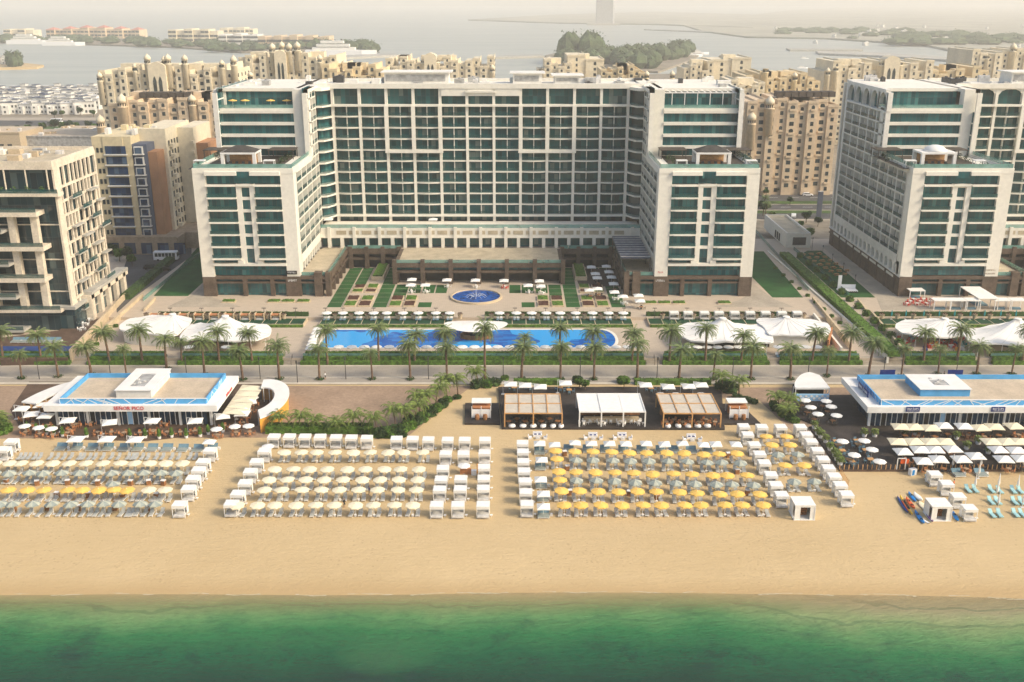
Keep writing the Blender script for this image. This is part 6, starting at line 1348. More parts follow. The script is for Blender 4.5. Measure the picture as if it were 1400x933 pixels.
def kiosk(lab, x, y):
    t = thing('beach_kiosk', lab, 'kiosk', (*P(x, y, 1.4), 1.4)); m = MB(); m.box(-1.9, 1.9, 0, .12, .1, 1.9); m.build('louvred_front', M['plainwhite'], t); m = MB(); m.box(-1.8, 1.8, 2.6, 2.75, 0, 2.6); m.box(-1.8, 1.8, .8, 2.6, 1.8, 2.0); m.build('timber_inside', M['terra'], t)
    m = MB(); m.box(-2, 2, 1.6, 4.2, 2.6, 2.75); m.build('roof', M['white_cloth'], t); cparts('post', M['white'], t, 'cbox', [(x_, y_, 0, .14, .14, 2.6) for x_ in (-1.9, 0, 1.9) for y_ in (0, 4)])
    for s in (-.8, .8): m = MB(); m.lathe([(.4, 0), (.5, .5), (.4, 1.1)], cx=s, cy=-.7, n=10); m.build('barrel', M['wood'], t)
kiosk('white louvred kiosk with two barrels on its own deck left of the pergolas', 658, 572); kiosk('white louvred kiosk with two barrels on its own deck right of the pergolas', 1010, 572)
# ---- right terraces
zq = lambda x, y: (1060 + x / 7.176, 490 + y / 7.176)
for i, (x, y) in enumerate(((295, 380), (505, 387), (353, 447), (553, 440), (423, 513), (605, 527))):
    X_, Y_ = P(*zq(x, y), 3.6); K['round'].put((X_, Y_, 1.2), i, f'white round umbrella on the upper right terrace, {ORD[i]} from the back', 'white round umbrellas'); K['set_d'].put((X_ - .8, Y_ - .3, 1.2), i, f'dark table group beside {ORD[i]} round umbrella of the upper right terrace', 'dark table groups')
for i, (x, y) in enumerate(((890, 225), (1063, 220), (1125, 290), (983, 333), (1186, 385))):
    X_, Y_ = P(*zs_(x, y), 3.7); K['round'].put((X_, Y_, 1.3), i, f'white round umbrella on the lower right terrace, {ORD[i]} from the back', 'white round umbrellas')
for i, (x, y) in enumerate(((835, 255), (1000, 250), (885, 330), (1070, 325), (935, 400), (1110, 400), (850, 285), (1010, 280), (960, 415))): K['set_b'].put((*P(*zs_(x, y), 1.9), 1.3), 0, f'timber table with blue seats on the lower right terrace, {ORD[i]} placed', 'timber tables with blue seats')
big = [('big', U('b', (185, 290, 425, 820, 935, 1090), [108, 110, 118, 117, 108, 103])), ('bigw', U('b', (530, 690), [100, 105])), ('big', U('b', (160, 290, 425, 540, 905, 1030, 1130), 226)), ('bigw', U('b', (205, 340, 460, 600, 965, 1110), [305, 290, 290, 285, 290, 295])), ('bigw', U('b', (365, 490, 670, 785, 1010, 1150), [380, 365, 365, 340, 365, 360]))]
rn = ['wall side row', 'doorway', 'second row', 'third row', 'sea side row']; cnt = 0
for (kd, row), nm in zip(big, rn):
    for i, (_, x, y) in enumerate(row):
        X_, Y_ = P(*zt(x, y), 4.1); K[kd].put((X_, Y_, 1.3), R.uniform(-.1, .1), f'{"cream" if kd == "big" else "white"} large square umbrella, {nm} of the right restaurant, {ORD[i]} from left', 'large square umbrellas of the right restaurant', .9 if kd == 'bigw' else .86)
        K['set_t' if cnt % 2 else 'set_d'].put((X_ + .6, Y_ - 1.1, 1.3), i, f'table group under {ORD[i]} large umbrella, {nm} of the right restaurant', 'table groups under large umbrellas'); cnt += 1
f = thing('terrace_fence', 'low dark fence with timber posts along the sea edge of the right terrace', 'fence', (*P(1270, 643, 1.3), 1.3)); ox = f.location[0]; XA_, XB_ = P(1148, 643, 1.3)[0] - ox, P(1420, 643, 1.3)[0] - ox
for i in range(44): x = XA_ + (XB_ - XA_) * i / 43; m = MB(); m.box(x - .06, x + .06, .1, .22, 0, 1.0); m.build('post', M['pine'], f)
m = MB(); m.box(XA_, XB_, -.05, .02, -.6, .12); m.build('kick_board', M['deckbrown'], f)
def make_pot(mt='hedge'):
    t = thing('potted_plant', '', 'potted plant'); m = MB(); m.lathe([(.42, 0), (.55, .75), (.5, .75), (.45, .6)], n=12); m.build('pot', M['plainwhite'], t); m = MB(); leaf_blob(m, 0, 0, .6, .85, .9, 130, random.Random(4), .24); m.build('foliage', M['coco'], t); return t
PT = Once(make_pot())
pots = [(zs_, 660, 150), (zs_, 710, 225), (zs_, 750, 262), (zs_, 785, 325), (zs_, 825, 375), (zs_, 865, 440), (zs_, 685, 200), (zs_, 840, 405), (zs_, 1058, 215), (zs_, 1140, 215), (zt, 205, 205), (zt, 290, 205), (zt, 625, 235), (zt, 705, 315), (zt, 798, 275), (zt, 880, 350)]
for i, (f_, x, y) in enumerate(pots): PT.put((*P(*f_(x, y), 1.3), 1.3), i, f'leafy plant in a white pot on the right terrace, {ORD[i]} placed by the lounge', 'white potted plants on the right terrace')
# ---- terrace of the left restaurant
zw = lambda x, y: (x / 7.176, 490 + y / 7.176); ze_ = lambda x, y: (150 + x / 5.6, 490 + y / 5.6)
for i, (f_, x, y) in enumerate(((zw, 215, 485), (zw, 405, 450), (zw, 305, 540), (zw, 450, 555), (zw, 665, 600), (zw, 1075, 620), (ze_, 325, 472), (ze_, 655, 472), (ze_, 865, 437), (ze_, 1015, 415), (ze_, 1025, 375), (ze_, 1070, 325))):
    X_, Y_ = P(*f_(x, y), 3.7); K['cant'].put((X_, Y_, 1.08), .15 * (i % 3), f'white square umbrella on the left restaurant terrace, {ORD[i]} from left', 'white square umbrellas of the left restaurant'); K['set_t'].put((X_ + .3, Y_ - .6, 1.08), i, f'brown table group below {ORD[i]} square umbrella of the left restaurant', 'brown table groups of the left restaurant')
for i, (f_, x, y) in enumerate(((zw, 235, 630), (zw, 375, 645), (zw, 500, 655), (ze_, 815, 515), (ze_, 955, 495), (ze_, 1060, 490), (ze_, 1095, 275))):
    X_, Y_ = P(*f_(x, y), 3.5); K['round'].put((X_, Y_, 1.08), i, f'white round umbrella on the left restaurant terrace, {ORD[i]} from left', 'white round umbrellas'); K['set_t'].put((X_ + .3, Y_ - .6, 1.08), i, f'brown table group below {ORD[i]} round umbrella of the left restaurant', 'brown table groups of the left restaurant')
for i, (f_, x, y) in enumerate(((zw, 745, 780), (zw, 1045, 780), (ze_, 195, 612))): K['cant'].put((*P(*f_(x, y), 3.7), ZB), 0, f'white umbrella on the sand below the left restaurant, {ORD[i]} from left', 'white umbrellas below the left restaurant')
t = thing('awning', 'large beige fabric awning at the right side of the left restaurant', 'awning', (ax1 + 3.2, aYf + 7, 1.08)); m = MB()
for i in range(5): y = -6 + 4.0 * i * .8; m.add([(-2.6, y, 2.9), (2.0, y, 2.6), (2.0, y + 3.1, 2.6), (-2.6, y + 3.1, 2.9), (-.3, y + 1.5, 3.2)], [(0, 1, 4), (1, 2, 4), (2, 3, 4), (3, 0, 4)])
m.build('fabric', M['awn'], t); cparts('post', M['darkmetal'], t, 'cbox', [(x, y, 0, .1, .1, 2.7) for x in (-2.5, 1.9) for y in (-5.8, 0, 9)])
def make_cyp():
    t = thing('potted_conifer', '', 'potted plant'); m = MB(); m.lathe([(.3, 0), (.38, .5), (.3, .5)], n=10); m.build('pot', M['plainwhite'], t); m = MB(); m.lathe([(.3, .5), (.42, .8), (.28, 1.5), (.03, 2.2)], n=8); leaf_blob(m, 0, 0, .5, .45, 1.5, 90, random.Random(8), .14); m.build('foliage', M['hedge'], t); return t
CY = Once(make_cyp())
for i, (x, y) in enumerate(((38, 590), (51, 592), (64, 594), (74, 595), (86, 597), (119, 598), (178, 599), (199, 599), (218, 600), (235, 598), (255, 599), (274, 597), (285, 594), (305, 591))): CY.put((*P(x, y, 1.08), 1.08), i, f'small conical shrub in a white pot edging the left terrace, {ORD[i]} from left', 'potted shrubs edging the left terrace')
for i, (x, y) in enumerate(((93, 596), (100, 586), (134, 595), (170, 596), (192, 596), (210, 594), (229, 595), (247, 595), (265, 594), (105, 584), (125, 582), (225, 583))): K['set_t'].put((*P(x, y, 1.08), 1.08), i * .5, f'orange brown chair group along the sea edge of the left terrace, {ORD[i]} in line', 'chair groups along the left terrace')
# ---- shrubs and coconut palms round the brown court
cc = [(382, 570, 588), (409, 572, 589), (436, 575, 590), (459, 577, 592), (482, 572, 590), (516, 573, 592), (541, 564, 588), (567, 555, 578), (574, 545, 568), (596, 532, 556), (611, 522, 543), (626, 518, 540), (654, 510, 528), (988, 516, 535), (1010, 520, 540), (1065, 543, 558), (1077, 548, 562), (3, 572, 590), (1072, 558, 570), (556, 560, 583), (585, 540, 562)]
for i, (x, yc, yb) in enumerate(sorted(cc)):
    X_, Y_ = P(x, yb, ZB); h = max(1.2, ZY(yc, Y_) - ZB); o = COCO[1 if h < 3.2 else 2].put((X_, Y_, ZB), i * 2.1, f'small coconut palm in the green belt beside the brown court, {ORD[i]} from the left', 'small coconut palms by the brown court'); q = h / (2.4 if h < 3.2 else 3.2); o.scale = (.95, .95, q)
t = thing('hedge', 'low clipped hedge behind the back row of white cabanas', 'hedge', (0, 0, 0)); m = MB(); a, b_ = P(363, 594, ZB), P(508, 598, ZB); hedge_mesh(m, a[0], b_[0], a[1], a[1] + 2.4, ZB, ZB + 1.5, random.Random(3), .5, .2, 16); m.build('foliage', M['hedge'], t)
bs = [(512, 596, 1.3), (522, 597, 1.5), (533, 596, 1.6), (543, 594, 1.5), (552, 590, 1.4), (560, 585, 1.5), (570, 580, 1.4), (578, 575, 1.5), (588, 568, 1.5), (597, 562, 1.3), (606, 556, 1.3), (560, 577, 1.3), (612, 549, 1.0), (400, 590, 1.2), (450, 591, 1.2), (496, 591, 1.3), (651, 530, 1.4), (665, 529, 1.4), (676, 527, 1.3), (690, 520, 1.0), (985, 533, 1.5), (998, 536, 1.7), (992, 528, 1.4), (1062, 562, 1.2), (1072, 569, 1.4), (1080, 574, 1.3), (1086, 578, 1.0), (4, 592, 1.8), (-2, 580, 1.6), (790, 524, 1.3), (852, 524, 1.4), (1057, 555, 1.0)]
for i, (x, y, r) in enumerate(sorted(bs)): BUSH[i % 2].put((*P(x, y, ZB), ZB), i * 1.1, f'leafy green shrub by the brown courts and decks, {ORD[i] if i < 30 else ["second last", "last"][i - 30]} from the left', 'leafy shrubs by the courts and decks', (r * 1.15, r * .95, r))
for i, (x, y, r) in enumerate(((1008, 545, 1.2), (1020, 549, 1.3), (1030, 551, 1.1), (625, 545, 1.0), (552, 597, .8))): BUSH[0].put((*P(x, y, ZB), ZB), 3 + i, f'reddish dry low shrub by the sand path, {ORD[i]} planted', 'dry low shrubs', (r, r, r * .6))
for (a, c, lab) in ((702, 765, 'low green hedge behind the left deck umbrellas'), (868, 972, 'low green hedge behind the right deck umbrellas')):
    q0, q1 = P(a, 527, ZB), P(c, 527, ZB); m = MB(); hedge_mesh(m, q0[0], q1[0], q0[1], q0[1] + 1.6, ZB, ZB + 1.1, random.Random(a), .5, .2, 14); tag(m.build('hedge', M['hedge']), lab, 'hedge')
for i, (x, y) in enumerate(((792, 531), (853, 531), (800, 533))):
    TREES[1].put((*P(x, y, 1.4), 1.4), i, f'small round-headed tree in a pot behind the white pavilion, {ORD[i]} from left', 'small trees behind the white pavilion', .6)
# ================================================================ background: city, shore and far water
M['farwood'] = mat('haze_paled_wood', (.09, .13, .06), .9, .3, .05, .4); M['farland'] = mat('haze_paled_land', (.36, .35, .28), .95, .15, .004, .02); M['beige'] = mat('beige_render', (.66, .52, .36), .85, .08, .08, .8); M['creamwall'] = mat('pale_cream_render', (.72, .64, .48), .85, .07, .08, .8); M['creamdeep'] = mat('honey_render', (.68, .56, .36), .85, .07, .08, .8)  # far wood and far land paled: haze put into their colour
M['win'] = mat('dark_window', (.045, .06, .06), .25, .5, .25, spec=.6); M['wingreen'] = mat('green_window', (.06, .16, .13), .25, .3, .3, spec=.6)
M['winnavy'] = glass_mat('navy_glass', (.008, .02, .05), (.03, .07, .16), (.10, .16, .24), 1.5, 3.2, thr=.85); M['brick'] = mat('brick_tan', (.45, .24, .13), .85, .1, .2, 3); M['yellowwall'] = mat('yellow_render', (.66, .56, .36), .85, .06, .1, 1); M['greyblue'] = mat('slate_wall', (.10, .12, .17), .7, .1, .3)
M['stonelt'] = mat('travertine', (.70, .62, .50), .75, .1, .25, 2); M['concrete'] = mat('concrete_edge', (.40, .39, .35), .8, .1, .3)
M['lbglass'] = glass_mat('beige_building_glass', (.01, .022, .03), (.025, .065, .08), (.09, .13, .13), 1.6, 4, thr=.88)
# land of the palm trunk
lp_ = px((-600, 150), (0, 131), (140, 133), (300, 118), (560, 106), (700, 112), (800, 104), (960, 100), (1130, 108), (1270, 92), (1420, 84), (1900, 80), z=.8)
b = MB(); pts = [(-420, 340), (420, 340)] + [(x, y) for x, y in lp_[::-1]]; b.prism(pts, -.4, .85); struct(b.build('ground', M['landcity']))
def far_land(pts, h=1.2, mt='landcity', name='shore'): q = px(*pts, z=h); q = q if area2(q) > 0 else q[::-1]; b = MB(); b.prism(q, -1, h); return struct(b.build(name, M[mt]))
# roads behind the hotels
def band(name, mt, y0, y1, z, x0=-700, x1=700, h=.02):
    a, c = P(0, y0, z)[1], P(0, y1, z)[1]; m = MB(); m.box(x0, x1, min(a, c), max(a, c), z - .1, z + h); return struct(m.build(name, M[mt]))
M['green'] = mat('verge_grass', (.07, .13, .03), .9, .3, .2, 2)
for zz, a, c, mt, nm in ((.9, 302, 262, 'paving', 'pavement'), (.93, 275, 266, 'asphalt', 'road'), (.96, 279, 275, 'green', 'grass_verge'), (.93, 287, 280, 'asphalt', 'road'), (.96, 292, 288, 'green', 'grass_verge'), (.935, 299.5, 292, 'asphalt', 'road')): band(nm, mt, a, c, zz, -160, 420)
for y in (270.5, 283.5): 
    Y_ = P(0, y, .95)[1]; m = MB(); [m.box(-150 + 9 * i, -146 + 9 * i, Y_, Y_ + .25, .95, .962) for i in range(60)]; struct(m.build('lane_marking', M['plainwhite']))
poly_sheet('road', M['asphalt'], px((158, 400), (178, 345), (262, 340), (262, 352), (182, 410), (160, 430), z=2.6), 3.005)
poly_sheet('pavement', M['paving'], px((150, 352), (178, 338), (265, 330), (262, 341), (178, 346), (160, 360), z=2.6), 3.03)
band('road', 'asphalt', 172, 165, .9, -420, -60); band('grass_verge', 'green', 181, 173, .9, -420, -60); band('pavement', 'paving', 165, 161, .9, -420, -60)
def make_car(name, col, lab, L=4.5, W_=1.8, h=1.45, bus=False):
    t = thing(name, lab, 'bus' if bus else 'car'); m = MB()
    if bus:
        m.vprism([(-L / 2, .35), (L / 2, .35), (L / 2, 1.3), (L / 2 - .25, h), (-L / 2, h)], -W_ / 2, W_ / 2); m.build('body', M[col], t)
        for i in range(6):
            for s in (-1, 1): m = MB(); x = -L / 2 + .5 + (L - 1) * i / 6; m.box(x, x + (L - 1) / 6 - .15, s * W_ / 2 - .02, s * W_ / 2 + .02, 1.4, h - .35); m.build('window', M['win'], t)
        m = MB(); m.box(L / 2 - .2, L / 2 + .03, -W_ / 2 + .15, W_ / 2 - .15, 1.35, h - .4); m.build('windscreen', M['win'], t)
    else:
        m.vprism([(-L / 2, .3), (L / 2, .3), (L / 2, .75), (L / 2 - 1.1, .92), (L / 2 - 1.7, h), (-L / 2 + .7, h), (-L / 2 + .1, .95)], -W_ / 2, W_ / 2); m.build('body', M[col], t)
        m = MB(); m.vprism([(L / 2 - 1.25, .95), (L / 2 - 1.75, h - .08), (-L / 2 + .75, h - .08), (-L / 2 + .25, .95)], -W_ / 2 - .02, W_ / 2 + .02); m.build('side_window', M['win'], t)
    for x in (-L * .32, L * .32):
        for s in (-1, 1): m = MB(); m.tube((x, s * W_ / 2 - .12 * s, .33), (x, s * (W_ / 2 + .02), .33), .33, n=12); m.build('wheel', M['black'], t)
    return t
CW, CD = Once(make_car('parked_car', 'plainwhite', '')), Once(make_car('parked_car', 'black', '')); BU = Once(make_car('bus', 'plainwhite', '', 7.5, 2.4, 2.9, True))
BU.put((*P(228, 356, 3), 3.04), .05, 'white minibus parked before the brown podium at the left'); BU.put((*P(78, 168, 1), .97), 0, 'white bus driving on the far left highway')
CD.put((*P(207, 368, 3), 3.03), .1, 'black car on the road left of the central hotel'); CD.put((*P(223, 371, 3), 3.03), .5, 'dark car half hidden by the hedge left of the hotel'); CD.put((*P(40, 169, 1), .97), 0, 'dark car on the far left highway')
CW.put((*P(1104, 268, 1), .97), 0, 'white car driving on the road between the hotels'); CW.put((*P(1150, 272, 1), .97), 0, 'white car beside the arched hotel on the back road'); CW.put((*P(1085, 297, 1), .97), 1.3, 'white car parked behind the flat roofed block')
CW.put((*P(115, 335, 3), 3.03), 1.2, 'white car between the two left buildings')
for i, (x, y, s) in enumerate(((1043, 295, 1.3), (1055, 300, .8), (1102, 305, 1.0), (1105, 328, 1.1), (1080, 280, .7), (1095, 312, .7), (1118, 310, .8), (1047, 268, .8), (1062, 266, .7), (165, 366, 1.1), (175, 366, 1.0), (182, 372, .9), (156, 358, .9), (60, 180, 1.5), (75, 180, 1.7), (85, 178, 1.4), (95, 180, 1.5), (105, 178, 1.3), (122, 178, 1.3), (40, 182, 1.4), (25, 184, 1.2), (130, 180, 1.3), (75, 162, 1.2), (85, 160, 1.2), (110, 158, 1.3), (128, 160, 1.3))):
    TREES[i % 2].put((*P(x, y, 1), 1.0 if y < 330 else 3.0), i, f'green roadside tree {"right of the central hotel" if x > 1000 else "near the left buildings"}, {ORD[i]} planted', 'roadside trees', s)
for i, (x, y) in enumerate(((1044, 290), (1046, 300), (1087, 262), (1030, 288))): PALMS[3].put((*P(x, y, 1), 1), i, f'date palm on the back road right of the central hotel, {ORD[i]} planted', 'date palms on the back road')
# advertising column
t = thing('advertising_column', 'tall dark green advertising column beside the arched wing', 'sign', (*P(1119, 297, 1), 1)); m = MB(); m.cbox(0, 0, 0, 1.9, .6, 10); m.build('panel', M['greyblue'], t); m = MB(); m.cbox(0, 0, 10, 2.1, .8, .25); m.build('cap', M['grey2'], t)
# ---------------------------------------------------------------- cream palace-like apartment blocks
def palace(lab, xa, xb, ytop, Y, wall, bays, turrets=(), depth=24, fl=3.3, gate=None, seed=1, base=1, ww=1.3, sp=3.3, loggia=True):
    rr = random.Random(seed); t = thing('apartment_building', lab, 'building', (XY((xa + xb) / 2, ytop, Y), Y, base)); ox = t.location[0]
    X0, X1 = XY(xa, ytop, Y) - ox, XY(xb, ytop, Y) - ox; Zt = ZY(ytop, Y) - base
    T = lambda x, y, z: (x, y, z); B = MB(); wins = []; tops = []
    n = max(2, int(bays * (1 if wall == 'beige' else 1.4))) if bays > 1 else 2; segs = []
    for i in range(n):
        a, c = X0 + (X1 - X0) * i / n, X0 + (X1 - X0) * (i + 1) / n; pr = [0, -.9, 0, -1.3][i % 4] + .003 * i; h = Zt + [0, 1.2, -3.4, 2.4, 0, -1.8][(i + seed) % 6] * (.45 if wall == 'beige' else 1)
        B.box(a, c - .002, pr, depth, 0, h); B.box(a - .05, c, pr - .3, pr + .35, h - .5, h + .7); B.box(c - .4, c - .003, pr, depth, h, h + .7)
        B.box(a, c, pr - .12, pr + .1, h - 2 * fl - .2, h - 2 * fl + .15)
        segs.append((a, c, pr, h))
    # roof-top set-back and parapets
    for k in range(max(1, n // 3)): x = rr.uniform(X0 + 5, X1 - 12); q = MB(); q.box(x, x + rr.uniform(5, 9), 8, 16, Zt - .5, Zt + 3.2); q.build('roof_block', M[wall], t)
    for (a, c, pr, h) in segs:
        k = max(1, int((c - a) / sp)); st = (c - a) / k; z = h - fl + .1; lv = 0
        while z > 1:
            for i in range(k):
                x = a + st * (i + .5); w_ = ww * (1.25 if (i + int(a)) % 3 == 0 else .9); m = MB(); hh = 1.7
                if lv in (0, 3) or (lv % 4 == 3 and i % 2):
                    m.vprism([(x - w_ / 2, z), (x + w_ / 2, z), (x + w_ / 2, z + 1.4), (x + w_ * .35, z + 1.85), (x, z + 2.05), (x - w_ * .35, z + 1.85), (x - w_ / 2, z + 1.4)], pr - .06, pr + .02)
                else: m.box(x - w_ / 2, x + w_ / 2, pr - .06, pr + .02, z, z + hh)
                wins.append((z * .01 + w_, m))
                if loggia and (i + lv) % 3 == 0: B.box(x - w_ * .7, x + w_ * .7, pr - .55, pr, z - .4, z + .45)
            z -= fl; lv += 1
        z = h - fl + .1; ks = max(1, int(depth / 6))
        if abs(c - X1) < .01 or pr < -2:
            while z > 1:
                for i in range(ks if abs(c - X1) < .01 else 0): m = MB(); y = depth * (i + .5) / ks; m.box(c - .02, c + .06, y - .8, y + .8, z, z + 1.7); wins.append((.5, m))
                z -= fl
    B.build('wall', M[wall], t)
    for (x, yt, r, dome) in turrets:
        xx = XY(x, yt, Y) - ox; zt = ZY(yt, Y) - base; q = MB(); q.smooth = True; r = r * .62; hh = zt - r * 1.9; q.lathe([(r, max(0, hh - 13)), (r, hh - 2.2), (r * 1.15, hh - 2.0), (r * 1.15, hh - 1.7), (r * .85, hh - 1.6), (r * .85, hh), (r * 1.1, hh + .1)], cx=xx, cy=-.6, n=12); q.build('turret', M[wall], t)
        if dome: q = MB(); q.smooth = True; q.lathe([(r * .95, hh + .1), (r * 1.05, hh + r * .5), (r * .85, hh + r), (r * .4, hh + r * 1.4), (r * .1, hh + r * 1.7), (.02, zt)], cx=xx, cy=-.6, n=12); q.build('dome', M['creamwall'], t)
        for s in range(5): m = MB(); a_ = -pi / 2 + (s - 2) * .55; m.cbox(xx + r * .84 * cos(a_), -.6 + r * .84 * sin(a_), hh - 1.4, .4, .4, 1.1); wins.append((.2, m))
    if gate:
        g0, g1, gy = gate; a, c, zg = XY(g0, gy, Y) - ox, XY(g1, gy, Y) - ox, ZY(gy, Y) - base; q = MB(); q.vprism([(a, 0), (c, 0), (c, zg - 2), (c - (c - a) * .2, zg - .8), ((a + c) / 2, zg), (a + (c - a) * .2, zg - .8), (a, zg - 2)], -3.6, 6); q.build('gate_front', M['creamwall'], t)
        for s in (-.16, .16): m = MB(); x = (a + c) / 2 + s * (c - a); w_ = (c - a) * .1; z0 = zg - 16; m.vprism([(x - w_, z0), (x + w_, z0), (x + w_, z0 + 7), (x + w_ * .6, z0 + 8.4), (x, z0 + 9.3), (x - w_ * .6, z0 + 8.4), (x - w_, z0 + 7)], -3.7, -3.62); wins.append((9, m))
    parts_limited(wins, 'window', M['win'], t, 'windows')
    return t
palace('tan apartment block with arched windows directly left of the central hotel', 148, 312, 139, 440, 'beige', 12, [(137, 156, 3.0, True), (166, 127, 3.4, True), (262, 128, 2.6, True)], 30, seed=2, ww=1.45)
t = thing('roof_pergola', 'dark pergola on the roof of the tan apartment block at the left', 'pergola', (XY(222, 132, 446), 446, ZY(139, 440))); m = MB(); [m.box(-10 + 3.2 * i, -7.2 + 3.2 * i, 0, 6, .9, 3.2) for i in range(7)]; m.build('screen', M['deckdark'], t)
palace('tan apartment block with arched windows between the two hotels', 1008, 1146, 140, 440, 'beige', 10, [(1028, 152, 3.0, True), (1053, 130, 3.2, True)], 30, seed=5, ww=1.5)
t = thing('roof_pergola', 'dark pergola on the roof of the tan block between the hotels', 'pergola', (XY(1100, 136, 446), 446, ZY(140, 440) + 1)); m = MB(); [m.box(-12 + 3.2 * i, -9.2 + 3.2 * i, 0, 6, .6, 2.8) for i in range(8)]; m.build('screen', M['deckdark'], t)
palace('cream palace apartments with four domed turrets at the upper left', 134, 318, 98, 500, 'creamwall', 14, [(201, 73, 2.6, True), (229, 73, 2.6, True), (224, 76, 2.0, True), (252, 74, 2.4, True), (136, 98, 2.2, True), (184, 86, 1.8, True), (303, 81, 2.0, True), (319, 75, 2.6, True), (342, 97, 2.0, True)], 34, gate=(204, 228, 84), seed=4)
palace('cream palace apartments with four tall domes behind the left tower', 326, 470, 80, 590, 'creamwall', 11, [(372, 58, 3.0, True), (385, 56, 2.8, True), (395, 58, 2.8, True), (406, 56, 3.0, True), (437, 74, 2.4, True), (470, 81, 2.2, True)], 34, gate=(376, 392, 68), seed=6)
palace('low honey coloured wing with round corner turrets behind the hotel roof', 440, 535, 96, 560, 'creamdeep', 7, [(480, 93, 3.6, False), (507, 93, 3.6, False)], 30, seed=3, loggia=False)
palace('cream palace apartments with twin round towers behind the hotel roof', 527, 676, 84, 650, 'creamwall', 11, [(579, 74, 3.2, False), (597, 73, 3.2, False), (673, 88, 2.4, True)], 34, gate=(580, 597, 72), seed=7)
palace('pale apartment wing right of centre behind the hotel roof', 735, 782, 88, 640, 'creamwall', 4, [(741, 86, 3, False)], 30, seed=8)
palace('pale windowless hall between apartment wings behind the hotel', 776, 826, 82, 650, 'creamwall', 1, (), 40, seed=9, sp=60, loggia=False)
palace('honey coloured wing with square towers behind the right hotel roof', 822, 882, 96, 600, 'creamdeep', 6, [(884, 96, 2.4, True), (919, 96, 2.4, True)], 30, seed=10)
palace('pale apartment wing with square corner tower right of the tree island', 936, 976, 90, 640, 'creamwall', 4, (), 30, seed=11)
palace('long pale windowless hall above the right front tower', 974, 1027, 83, 650, 'creamwall', 1, (), 40, seed=12, sp=70, loggia=False)
palace('cream apartment wing with stepped roofs just right of the central hotel', 1000, 1046, 118, 500, 'creamwall', 4, [(1010, 122, 2.2, True)], 30, seed=21)
palace('honey coloured apartments with dome between the two hotels', 1020, 1122, 108, 540, 'creamdeep', 8, [(1047, 86, 2.6, False), (1087, 98, 2.2, True), (1004, 118, 2.2, True)], 36, seed=13)
palace('pale palace apartments with twin towers above the right hotel', 1128, 1276, 90, 600, 'creamwall', 10, [(1206, 76, 3.2, False), (1230, 76, 3.2, False), (1132, 92, 2.2, True), (1143, 86, 2.4, False)], 34, gate=(1208, 1229, 76), seed=14)
palace('pale hazy apartments with a dome at the upper right edge', 1330, 1440, 74, 680, 'creamwall', 8, [(1386, 58, 3.4, True), (1350, 70, 2.6, False)], 40, seed=15)
palace('honey coloured wing with two round turrets above the right hotel roof', 1272, 1352, 98, 600, 'creamdeep', 5, [(1312, 94, 3.6, False), (1345, 96, 3, False)], 34, seed=16, loggia=False)
# ---------------------------------------------------------------- beige corner building at the left
t = thing('corner_building', 'beige stone and glass building with staggered balconies at the left edge', 'building', (-113, 243, 2)); L = lambda x, y, z: (x + 113, y - 243, z - 2)
XR = -111.2; YF, YB = 243.0, 271.0; zr = ZY(227, YF)
m = MB(L); m.box(-190, XR - .7, YF + 3, YB - .5, 2, zr - 1.2); m.build('glass_core', M['lbglass'], t)
m = MB(L); m.box(-190, XR, YF + 1.5, YB, zr - 1.2, zr); m.build('roof_slab', M['stonelt'], t); m = MB(L); m.box(-190, XR - .7, YF + 2.2, YB - .7, zr, zr + .05); m.build('roof', M['sandroof'], t)
m = MB(L); m.box(-190, XR, YF + 1.5, YF + 1.9, zr, zr + .9); m.box(XR - .4, XR, YF + 1.9, YB, zr, zr + .9); m.box(-190, XR, YB - .4, YB, zr, zr + .9); m.build('parapet', M['stonelt'], t)
# right face: stone grid with staggered slots
fz = [zr - 1.2 - 4.55 - 3.55 * i for i in range(10)]; m = MB(L); m.box(XR - .5, XR, YF + 2, YF + 4.6, 2, zr - 1.2); m.box(XR - .5, XR, YB - .8, YB, 2, zr - 1.2)
rr = random.Random(12); ledges = []
for j, z in enumerate(fz):
    top = zr - 1.2 if j == 0 else fz[j - 1]
    m.box(XR - .5, XR + .02, YF + 4.6, YB - .8, z - .55, z)
    y = YF + 4.6 + (j % 3) * .4
    while y < YB - 2:
        w_ = rr.choice([.5, .9, .7]); m.box(XR - .45, XR, y, y + w_, z, top - .55 if j else top); y += w_ + rr.choice([1.3, 1.9, 2.6])
    if j > 0:
        c = YF + 3 + (j * 5.2) % 22; l = MB(L); l.box(XR, XR + 1.3, c, c + 5.6, z - .3, z); l.build('balcony', M['concrete'], t); l = MB(L); l.box(XR + 1.22, XR + 1.28, c, c + 5.6, z, z + 1.0); l.build('glass_railing', M['rail'], t)
        c = YF + 3 + (j * 5.2 + 11) % 22; l = MB(L); l.box(XR, XR + 1.3, c, min(c + 5.6, YB), z - .3, z); l.build('balcony', M['concrete'], t)
m.build('side_wall', M['stonelt'], t)
fr = MB(L)
for i, (y, xe, ye) in enumerate(((265, 79, 0), (291, 49, 1.5), (338, 59, 1.5), (381, 61, 1.5), (424, 83, .6))):
    Yo = YF - ye; z = ZY(y, Yo); xr = XY(xe, y, Yo); q = MB(L); q.box(-190, xr, Yo, YF + 3.2, z - (1.1 if 0 < i < 4 else .8), z); q.build('terrace_slab', M['stonelt'], t)
    q = MB(L); q.box(-190, xr - .1, Yo + .1, Yo + .16, z, z + 1.0); q.build('glass_railing', M['rail'], t)
zlo, zhi = ZY(424, YF), ZY(293, YF)
for xa_, xb_ in ((15, 24), (46, 55), (-22, -14)): fr.box(XY(xa_, 340, YF), XY(xb_, 340, YF), YF + .3, YF + 1.8, zlo, zhi)
